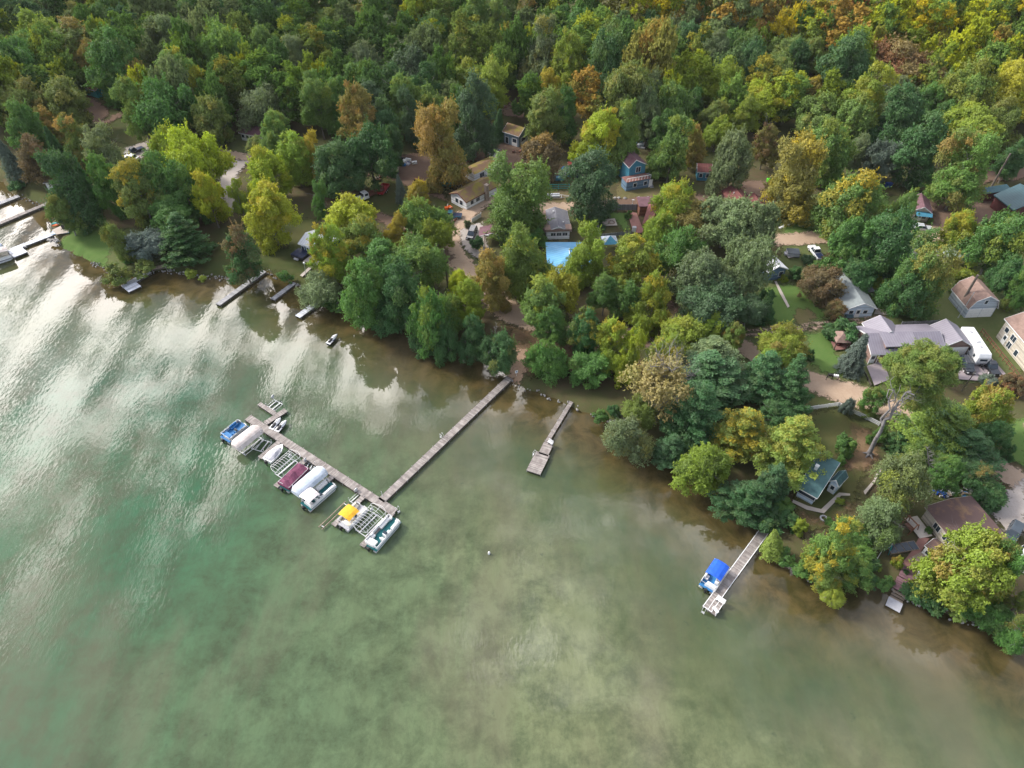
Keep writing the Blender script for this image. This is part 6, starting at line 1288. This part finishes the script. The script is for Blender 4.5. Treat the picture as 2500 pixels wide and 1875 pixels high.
# ---------------------------------------------------------------- fences, poles, small things
def fence(a, b, label, m='gfence', h=1.8, name='fence', z=LAND, posts=2.4, slab=True, t=.04):
    pts = [P(*q, z) for q in (a if b is None else [a, b])]; r = empty(name, pts[0], 0, label, 'fence')
    for p, q in zip(pts, pts[1:]):
        rz, L = frame2(p, q); lo = p-pts[0]; b_ = MB()
        if slab: b_.box(.06, L-.06, -t/2, t/2, .08, h-.08)
        else:
            for zz in (.25, h*.55, h-.15): b_.box(0, L, -.03, .03, zz, zz+.12)
            n = int(L/.16); [b_.box(L*i/n-.03, L*i/n+.03, -.02, .02, .1, h-.05) for i in range(n)] if h < 1.3 else None
        b_.build('panel', M[m], r, lo, rz); n = max(1, round(L/posts))
        for i in range(n+1): c = MB(); c.box(-.06,.06,-.06,.06,0,h+.05); d_ = lo+(q-p)*(i/n); c.build('post', M[m], r, d_, rz)
    return r
fence([cL(255,562), cL(535,522), cL(640,575), cL(790,645), cL(900,700)], None, 'white vinyl fence curving along the dirt road', 'trim', 1.05, slab=False)
fence(cC(880,1625), cC(1150,1622), 'grey board fence along the lane behind the square lawn')
fence(cG(840,570), cG(1080,545), 'low grey picket fence below the stone patio', h=1.1)
fence(cG(795,440), cG(835,560), 'short grey fence left of the stone patio', h=1.4)
fence(cH(1250,1270), cH(1530,1255), 'long grey board fence between the mauve roofs')
fence(cC(1205,1340), cC(1300,1342), 'pale grey fence panel right of the bright blue house', 'greyc')
fence(cC(430,1460), cC(600,1460), 'teal framed fence panel below the junk yard', 'tealp', 1.5, slab=False)
fence(cF(1575,495), cF(1650,415), 'low brown rail fence beside the dirt road curve', 'log', .9, slab=False)
fence(cF(1745,455), cF(1815,410), 'white board fence at the back of the gravel parking', 'trim', 1.2)
fence(cL(770,225), cL(830,345), 'dark low edging fence beside the mauve driveway', 'beam', .6, slab=False)
def pole(base, top, label, r=.09, m='wood', name='utility_pole', cat='pole', extra=None):
    b = P(*base); h = min((abs(PX((b.x, b.y, 1+k))[1]-top[1]), k) for k in np.arange(1, 24, .1))[1]; t = P(top[0], top[1], 1+h)-b; t.z = h; t.y = 0; 
    o = empty(name, b, 0, label, cat); q = MB(); q.tube((0,0,-.1), t, r, r*.75, n=8); q.build('shaft', M[m], o)
    if extra: extra(o, t)
    return o
pole(cH(1700,1120), cH(1858,858), 'thick leaning blue-grey pole in front of the gambrel garage', .3, 'bark')
pole(cH(1700,1190), cH(1828,990), 'thin pale utility pole between garage and camper', .08, 'alu')
pole(cL(1650,385), cL(1775,205), 'black utility pole beside the mauve driveway', .09, 'beam')
pole(cF(1845,695), cF(1843,545), 'brown utility pole at the edge of the gravel parking', .1, 'wood', extra=lambda o, t: (lambda q: (q.box(-.05,.9,-.05,.05,t.z-.2,t.z-.1), q.ball((.9,0,t.z-.2),.2), q.build('lamp_arm', M['alu'], o)))(MB()))
pole(cD(1960,1440), cD(2110,1185), 'tall leaning blue-grey pole by the upper right track', .28, 'bark')
pole(cF(1560,950), cF(1528,660), 'bare straight trunk-like pole left of the yellow tree', .22, 'bark')
pole(cF(465,870), cF(450,765), 'lamp post with white globe by the concrete path', .06, 'alu', 'lamp_post', 'lamp post', lambda o, t: (lambda q: (q.ball(t, .28), q.build('globe', M['trim'], o)))(MB()))
pole(cC(1082,1620), cC(1090,1545), 'grey lamp post behind the board fence', .06, 'alu', 'lamp_post', 'lamp post', lambda o, t: (lambda q: (q.box(-.3,.3,-.1,.1,t.z,t.z+.12), q.build('lamp_head', M['alu'], o)))(MB()))
pole(I(1800,1085), I(1785,1035), 'small white lamp on a post where the long pier meets the boat dock', .05, 'trim', 'dock_light', 'lamp post')
def sign():
    r = empty('notice_sign', P(*cJ(1330,250)), .3, 'small white notice sign at the head of the long pier', 'sign'); q = MB(); q.box(-.03,.03,-.03,.03,0,1.2); q.build('post', M['alu'], r); q = MB(); q.box(-.3,.3,-.055,-.032,.8,1.5); b = q.build('board', M['trim'], r); q = MB(); q.box(-.12,.12,-.065,-.057,1.05,1.3); q.build('symbol', M['bin'], b)
sign()
def mailboxes():
    A, B = P(*cL(440,245), 2), P(*cL(550,260), 2); rz, L = frame2(A, B); r = empty('mailbox_stand', (A.x, A.y, LAND), rz, 'row of mailboxes on a dark rail beside the dirt road', 'mailboxes'); q = MB(); q.box(0,L,-.1,.1,.95,1.05); q.build('rail', M['beam'], r)
    for x in (.1, L-.1, L/2): q = MB(); q.box(x-.06,x+.06,-.06,.06,0,.95); q.build('post', M['beam'], r)
    for i, m in enumerate(('black','black','black','trim','trim','trim')): q = MB(); x = .3+i*(L-.6)/5; q.box(x-.13,x+.13,-.25,.25,1.05,1.3); q.tube((x,-.25,1.3),(x,.25,1.3),.13,n=8); q.build('mailbox', M[m], r)
mailboxes()
def wheelie(px, m1, m2, label):
    r = empty('trash_bin', P(*px), .3, label, 'trash bin', 'bins standing outside'); q = MB(); q.tbox((-.3,.3,-.3,.3,.05),(-.42,.42,-.42,.42,1.1)); q.build('body', M[m1], r); q = MB(); q.box(-.46,.46,-.48,.48,1.1,1.2); q.build('lid', M[m2], r, bevel=.03); q = MB(); q.tube((-.35,.4,.15),(.35,.4,.15),.14,n=8); q.build('wheel', M['black'], r)
wheelie(cL(1852,1380), 'bin', 'greyc', 'dark blue bin with grey lid under the wide dark bush'); wheelie(cL(1900,1385), 'bin', 'green', 'dark bin with bright lime lid under the wide dark bush')
wheelie(cH(1755,1125), 'green', 'green', 'lime green bin at the left side of the gambrel garage'); wheelie(cH(1735,1132), 'bin', 'bin', 'blue bin at the left side of the gambrel garage')
wheelie(cH(1150,178), 'bin', 'bin', 'left blue bin by the upper dirt patch'); wheelie(cH(1172,178), 'bin', 'bin', 'right blue bin by the upper dirt patch'); wheelie(cC(2132,1410), 'green', 'green', 'lime green bin beside the brown-roofed lane house')
mat_box('hot_tub', cF(428,712), (3.6,3.0,.8), 'black', 'square black covered hot tub on the concrete terrace', 'hot tub', z=LAND+.2, rz=-.5, parts=[('cover', (-1.75,1.75,-1.45,1.45,.78,.92), 'navy'), ('step', (-.6,.6,-1.9,-1.5,0,.35), 'greyc')])
mat_box('hot_tub', cH(425,700), (2.8,2.3,.9), 'greyc', 'grey covered hot tub on its concrete pad near the white pickup', 'hot tub', z=LAND+.25, rz=-.1, parts=[('cover', (-1.4,1.4,-1.15,1.15,.88,1.0), 'cargry'), ('step', (-1.9,-1.4,-.5,.5,0,.4), 'greyc')])
sheet('hot_tub_pad', 'conc', C(cH,(362,690),(460,665),(480,720),(390,738)), soft=False)
mat_box('grill', cG(1098,522), (.9,.8,1.2), 'trim', 'white cupboard on the corner of the red deck', 'cabinet', parts=[('lid', (-.48,.48,-.43,.43,1.18,1.28), 'greyc')])
r = empty('fire_pit', P(*cG(925,462)), 0, 'round stone fire pit on the stone patio', 'fire pit')
for k in range(10): q = MB(); a = k*.628; q.box(math.cos(a)*.7-.16, math.cos(a)*.7+.16, math.sin(a)*.7-.16, math.sin(a)*.7+.16, .2, .5); q.build('stone', M['brownr'], r)
r = empty('fire_ring', P(*cL(405,1540)), 0, 'small grey ring in the brown yard below the path', 'fire ring'); q = MB(); n = 12
for k in range(n): a = 6.283*k/n; q.box(math.cos(a)*.5-.1, math.cos(a)*.5+.1, math.sin(a)*.5-.1, math.sin(a)*.5+.1, .02, .4)
q.build('rim', M['greyc'], r)
def rustpile(px, n, sz, label, name, cat, ms, seed, h=.6, rot=0):
    g = np.random.default_rng(seed); r = empty(name, P(*px), rot, label, cat)
    for i in range(n):
        q = MB(); a = g.uniform(.25, 1.0, 3)*h; c = g.uniform(-1, 1, 2)*np.array(sz)/2
        if g.random() < .4: e = c+g.uniform(-1.2,1.2,2); q.tube((c[0],c[1],.3+g.uniform(0,h)), (e[0],e[1],.4+g.uniform(0,h)), .07, n=5)
        else: q.box(c[0]-a[0], c[0]+a[0], c[1]-a[1], c[1]+a[1], .02, .1+a[2]*1.3)
        q.build('piece', M[ms[i % len(ms)]], r, rz=g.uniform(-.5,.5))
rustpile(cL(1545,1330), 26, (6.5,3.0), 'heap of blue, grey and brown salvaged scrap beside the brown roof', 'scrap_heap', 'scrap heap', ('blue2','greyc','rust','alu','bin','wood'), 3)
rustpile(cL(1720,1300), 14, (3.5,2.0), 'smaller grey woodpile next to the wide dark bush', 'wood_pile', 'wood pile', ('wood','greyc','rock'), 4, .4)
rustpile(cB(1370,1410), 12, (5,2.6), 'rusty old machinery in the yard behind the golden shrub tree', 'old_machinery', 'machinery', ('rust','beam'), 5, .8)
rustpile(cB(1055,1385), 7, (3,2), 'small rusty cart near the black crate', 'rusty_cart', 'cart', ('rust','beam'), 6, .6)
rustpile(cB(1270,1265), 14, (6,3), 'white and dark junk under the trees behind the yard', 'junk_heap', 'junk', ('trim','black','blue2','greyc'), 7, .8)
rustpile(cB(1850,1325), 16, (6,3), 'blue and white clutter along the mossy long shed', 'clutter', 'junk', ('bin','trim','tarp','greyc','red'), 8, .6)
rustpile(cC(590,1340), 18, (6,5), 'covered grey and dark junk left of the dark round tree', 'junk_heap', 'junk', ('greyc','black','blue2','canw','navy'), 9, .9)
rustpile(cC(160,820), 34, (14,5), 'long heap of reddish firewood in the forest clearing', 'firewood_heap', 'firewood', ('rust','brownr','wood','rust'), 10, .55)
rustpile(cC(240,1180), 12, (5,3), 'rusty orange farm scrap below the blue-grey barn', 'farm_scrap', 'scrap', ('rust','log','beam'), 11, .7)
rustpile(cC(1150,1120), 12, (4,4), 'pale junk beside the roof of the bright blue house', 'junk_heap', 'junk', ('canw','greyc','tarp'), 12, .8)
rustpile(cF(1560,345), 5, (1.6,1), 'orange and white barrels beside the teal-blue pickup', 'barrels', 'barrels', ('orange','trim'), 13, .5)
mat_box('tarp_tent', cC(515,1385), (3,1.4,.8), 'tarp', 'low blue tarpaulin bundle in the junk yard', 'tarpaulin', parts=[('rope', (-1.5,1.5,-.03,.03,.8,.84), 'trim')])
mat_box('wooden_crate', cB(1150,1360), (2.2,2.2,2.0), 'black', 'black crate-like shed with pale lid in the rusty yard', 'crate', parts=[('lid', (-1.3,1.3,-1.3,1.3,2.0,2.15), 'wood')])
mat_box('green_tarp', cB(1545,1420), (5,3,1.2), 'tealp', 'dark teal tarpaulin covered stack under the orange maple', 'tarpaulin', parts=[('sheet_patch', (-1,1,-1.2,1,1.2,1.25), 'canw')])
def boat_trailer():
    r = empty('boat_trailer', P(*cC(480,1530)), .05, 'silver boat trailer on the dry grass by the road', 'trailer'); q = MB()
    for s in (-.8, .8): q.box(-3, 2, s-.05, s+.05, .5, .6)
    for x in (-3, -1.5, 0, 1.95): q.box(x, x+.1, -.8, .8, .45, .52)
    q.tube((2, -.8, .55), (4, 0, .55), .05); q.tube((2, .8, .55), (4, 0, .55), .05); q.build('frame', M['alu'], r); q = MB(); q.tube((-3,-.5,.9),(1.5,-.5,.9),.3,n=8); q.tube((-3,.5,.9),(1.5,.5,.9),.3,n=8); q.build('pontoon', M['alu'], r); wheels(r, (-.8,), 2.1, .3)
boat_trailer()
r = empty('roadside_boulders', P(*cC(1100,1535)), 0, 'row of grey boulders between dry lawn and lane', 'boulders')
for k, x in enumerate((-5,-4,-2.4,1.2,2.0,3.6)): q = MB(); q.ball((x, .4*math.sin(k*3), .25), .5, 7, 5, .7); q.build('boulder', M['rock'], r)
# shore steps, walkway, racks by the brown-roofed house
def brickwalk():
    pts = [cN(1130,530), cN(1010,650), cN(950,790)]; sheet('brick_walk', 'brick', C(cN,(1070,500),(1180,520),(1060,700),(1010,800),(930,830),(900,770),(1000,640)), soft=False)
    A, B = P(*cN(990,800), 1.2), P(*cN(880,1075), 1.2); rz, L = frame2(A, B); r = empty('shore_steps', (A.x, A.y, 0), rz, 'purplish wooden boardwalk stepping down to the water', 'steps')
    q = MB(); q.box(0, L*.55, -1.0, 1.0, 1.2, 1.32); q.build('landing', M['dockm'], r); q = MB(); q.box(L*.55, L, -1.1, 1.1, .98, 1.1); q.build('landing', M['dockm'], r)
    for i in range(3): q = MB(); q.box(L+i*.4, L+i*.4+.38, -.9, .9, .7-i*.22, .78-i*.22); q.build('step', M['wood'], r)
    q = MB(); q.box(L+1.3, L+3.0, -1.0, 1.0, .35, .45); q.build('platform', M['greyc'], r)
    A, B = P(*cN(1050,820), 1.5), P(*cN(1160,760), 1.5); rz, L = frame2(A, B); r = empty('wooden_deck', (A.x, A.y, LAND), rz, 'pale plank deck with steps left of the huge yellow maple', 'deck'); q = MB(); q.box(0,3.5,-1.6,1.6,.4,.55); q.build('platform', M['wood'], r)
    for i in range(4): q = MB(); q.box(-.3-i*.3,-.05-i*.3,-1.2,1.2,.3-i*.08,.36-i*.08); q.build('step', M['trim'], r)
    r = empty('plank_ramp', P(*cN(1060,400)), -1.35, 'pale plank ramp beside the beige wall', 'ramp'); q = MB(); q.box(-1.9,1.9,-1.1,1.1,.35,.48); q.build('platform', M['conc'], r); q = MB(); q.box(-1.8,1.8,-1.0,1.0,.05,.34); q.build('base', M['beam'], r)
    r = empty('framed_rack', P(*cN(890,620)), .18, 'low dark glass cold frame with four panes beside the brick walk', 'cold frame'); q = MB(); q.box(-2.4,2.4,-.8,.8,.1,.5); q.build('body', M['wood'], r)
    for k in range(4): q = MB(); q.box(-2.3+k*1.17,-1.25+k*1.17,-.7,.7,.5,.54); q.build('pane', M['glass'], r)
    r = empty('swing_frame', P(*cN(590,640)), .85, 'tall white pipe swing frame left of the brick walk', 'swing frame')
    for s in (-.9, .9): q = MB(); q.tube((-2.2,s,.1),(2.2,s,1.6),.05); q.build('rail', M['alu'], r); q = MB(); q.tube((2.2,s,0),(2.2,s,1.6),.05); q.build('leg', M['alu'], r)
    for x in (-1.2, 1.8): q = MB(); q.tube((x,-.9,.1+1.5*(x+2.2)/4.4),(x,.9,.1+1.5*(x+2.2)/4.4),.04); q.build('crossbar', M['alu'], r)
    r = empty('wooden_swing', P(*cN(960,400)), .4, 'dark wooden trestle beside the pale plank ramp', 'trestle')
    for s in (-1, 1):
        for x in (-1, 1): q = MB(); q.tube((x, s*.9, 0), (x*.2, s*.9, 2.2), .08); q.build('leg', M['log'], r)
    q = MB(); q.tube((0,-1.1,2.2),(0,1.1,2.2),.1); q.build('beam', M['log'], r); q = MB(); q.box(-.4,.4,-.7,.7,.5,.6); q.build('seat', M['log'], r)
    r = empty('garden_windmill', P(*cN(735,650)), .7, 'white and teal garden windmill beside the cold frame', 'windmill')
    for x, y in ((-.4,-.4),(.4,-.4),(.4,.4),(-.4,.4)): q = MB(); q.tube((x,y,0),(0,0,1.9),.05); q.build('leg', M['tealp'], r)
    for k in range(6): a = k*1.047; q = MB(); q.add([(-.1,0,1.9),(.1+.7*math.cos(a-.2),.1,1.9+.7*math.sin(a-.2)),(.7*math.cos(a+.2),.05,1.9+.7*math.sin(a+.2)),(0,-.05,1.9)], [(0,1,2,3)]); q.build('blade', M['trim'], r)
brickwalk()
g = np.random.default_rng(12)
def stones(name, label, cat, pts, n, s, m='rock'):
    r = empty(name, P(*pts[0]), 0, label, cat); o = P(*pts[0])
    for i in range(n):
        t = g.uniform(0, len(pts)-1.001); k = int(t); p = P(*pts[k]).lerp(P(*pts[k+1]), t-k)-o; q = MB(); q.ball((p.x+g.normal(0,.25), p.y+g.normal(0,.25), .1), s*g.uniform(.6,1.3), 5, 4, .7); q.build('stone', M[m], r)
stones('edging_stones', 'pale stones edging the brick walk', 'stones', [cN(1080,620), cN(1030,750)], 24, .16, 'trim')
stones('bank_stones', 'pale stones strewn on the reddish bank left of the huge yellow maple', 'stones', [cN(1020,930), cN(1080,930), cN(1150,1000)], 26, .14, 'trim')
stones('mulch_edging', 'curved white stone edging of a bed on the north lawn', 'stones', [cH(325,495), cH(370,485), cH(412,462)], 22, .22, 'trim')
stones('stone_heap', 'heap of rocks at the end of the pale sectional dock', 'rocks', [cE(385,590), cE(430,590), cE(440,600)], 26, .35)

# ---------------------------------------------------------------- thin air over the whole place
def haze():
    m = bpy.data.materials.new('thin_haze'); m.use_nodes = True; nt = m.node_tree; nt.nodes.clear(); o = NW(nt, 'ShaderNodeOutputMaterial'); v = NW(nt, 'ShaderNodeVolumePrincipled')
    v.inputs['Color'].default_value = (.88,.9,.95,1); v.inputs['Density'].default_value = .00004; v.inputs['Anisotropy'].default_value = 0; nt.links.new(v.outputs[0], o.inputs['Volume'])
    b = MB(); b.box(-2700, 1400, -400, 3200, -3.5, 99); h = b.build('haze', m); tag(h, 'thin pale air fading the far forest', 'haze', kind='stuff')
haze()
# ---------------------------------------------------------------- labels of the trees: colour, size and what they stand beside
def label_trees():
    lm = []
    for o in COL.objects:
        if o.parent or 'label' not in o: continue
        c = o.get('category')
        if c in ('house','cottage','garage','barn','cabin','gazebo','dock','pier','camper','hut','hot tub') or o.name.startswith(('shore_dock',)):
            x, y, _ = PX((o.location.x, o.location.y, 3)); lm.append((x, y, o['label']))
    short = {}
    def brief(l):
        w = l.replace(',', '').split(); return ' '.join(w[:6]) if len(w) > 6 else l
    LMS = [((2100,725),'light blue house'),((2400,745),'gambrel garage'),((2210,860),'mauve-roofed house'),((2470,840),'beige house'),((2250,510),'cabin with the blue porch'),((2450,490),'dark teal roofed lodge'),
     ((1900,650),'small grey metal-roofed cottage'),((2000,1170),'slate-roofed shore cottage'),((2350,1270),'house with the stained brown roof'),((760,600),'navy cottage'),((1140,470),'mossy white cottage'),((1250,320),'weathered barn'),
     ((1365,540),'grey-roofed white cottage'),((1590,530),'log house'),((1550,420),'bright blue two-storey house'),((1720,410),'small blue cottage'),((1830,480),'brown-roofed lane house'),((520,235),'red-brown roofed house'),((610,315),'upper left white cottage'),
     ((1400,650),'bright blue metal roof'),((1152,568),'black car on the gravel parking'),((1993,615),'white pickup'),((905,480),'old white-cabbed truck'),((1205,900),'head of the long pier'),((1395,975),'head of the square-platform pier'),((1880,1270),'head of the lower pier'),
     ((640,660),'straight grey plank dock'),((200,560),'grassy point'),((60,560),'docks at the left edge'),((2117,1110),'leaning grey-trunked tree'),((200,250),'upper left lane'),((1240,260),'firewood heap'),((2385,810),'white camper'),((1620,790),'brown dirt lot'),
     ((1500,15),'middle of the top edge'),((1900,15),'top edge right of middle'),((2350,15),'top right corner'),((1050,15),'top edge left of middle'),((600,15),'left part of the top edge'),((120,15),'top left corner'),
     ((1490,655),'canopy tent'),((60,330),'left edge of the photo'),((2180,30),'far right part of the top edge'),((870,38),'golden crown high in the forest'),((1080,345),'orange maple'),((1008,163),'dark bluish oak in the upper forest'),((2217,152),'russet maple on the hillside'),((1450,480),'dark round tree'),((1800,620),'great oak clump')]
    rows = {}
    for t in TREES:
        if t['label']: 
            t['o']['label'] = t['label']; continue
        px, py = t['px']; best = min(LMS, key=lambda l: math.hypot(l[0][0]-px, (l[0][1]-py)*1.2)); dx, dy = px-best[0][0], py-best[0][1]
        rel = ('in front of' if dy > 0 else 'behind') if abs(dy) > abs(dx)*.8 else ('right of' if dx > 0 else 'left of')
        if 'top edge' in best[1] or 'corner' in best[1] or best[1].startswith('left edge'): rel = 'near'
        size = 'large' if t['r'] > 6 else 'small' if t['r'] < 3.6 else 'mid-sized'
        if t['kind'] == 'b': size = 'low' if t['r'] > 2 else 'tiny'
        kn = {'m':'broadleaf tree','l':'feathery tree','p':'pine','s':'spruce','b':'bush'}[t['kind']]
        key = (size, CNAME[t['code']], kn, rel, best[1]); rows.setdefault(key, []).append(t)
    ordn = ['leftmost','second from left','third from left','fourth from left','fifth from left','sixth from left','seventh from left','eighth from left']
    for k, v in rows.items():
        base = f'{k[1]} {k[2]} {k[3]} the {k[4]}'
        if len(v) == 1: v[0]['o']['label'] = f'{k[0]} {base}'
        else:
            v.sort(key=lambda t: t['px'][0]); n = len(v)
            for i, t in enumerate(v):
                o = ('left one' if i == 0 else 'right one') if n == 2 else ('rightmost' if i == n-1 else ordn[min(i, 7)])
                t['o']['label'] = f'{k[0]} {base}, {o}'
    for t in TREES:
        if len(t['o']['label'].split()) > 16: t['o']['label'] = t['o']['label'].replace(' of the photo', '')
        if len(t['o']['label'].split()) > 16: t['o']['label'] = t['o']['label'].replace('mid-sized ', '').replace('large ', '').replace('feathery ', '').replace(' broadleaf', '').replace('head of the ', '').replace(' two-storey', '')
    cnt = {}
    for t in TREES:
        l = t['o']['label']; 
        for w in ('near the ', ' high in the forest', 'the ', 'middle '):
            if len(l.split()) > 16: l = l.replace(w, '' if w.startswith(('the','mid')) else 'near ' if w == 'near the ' else '', 1)
        t['o']['label'] = l
label_trees()
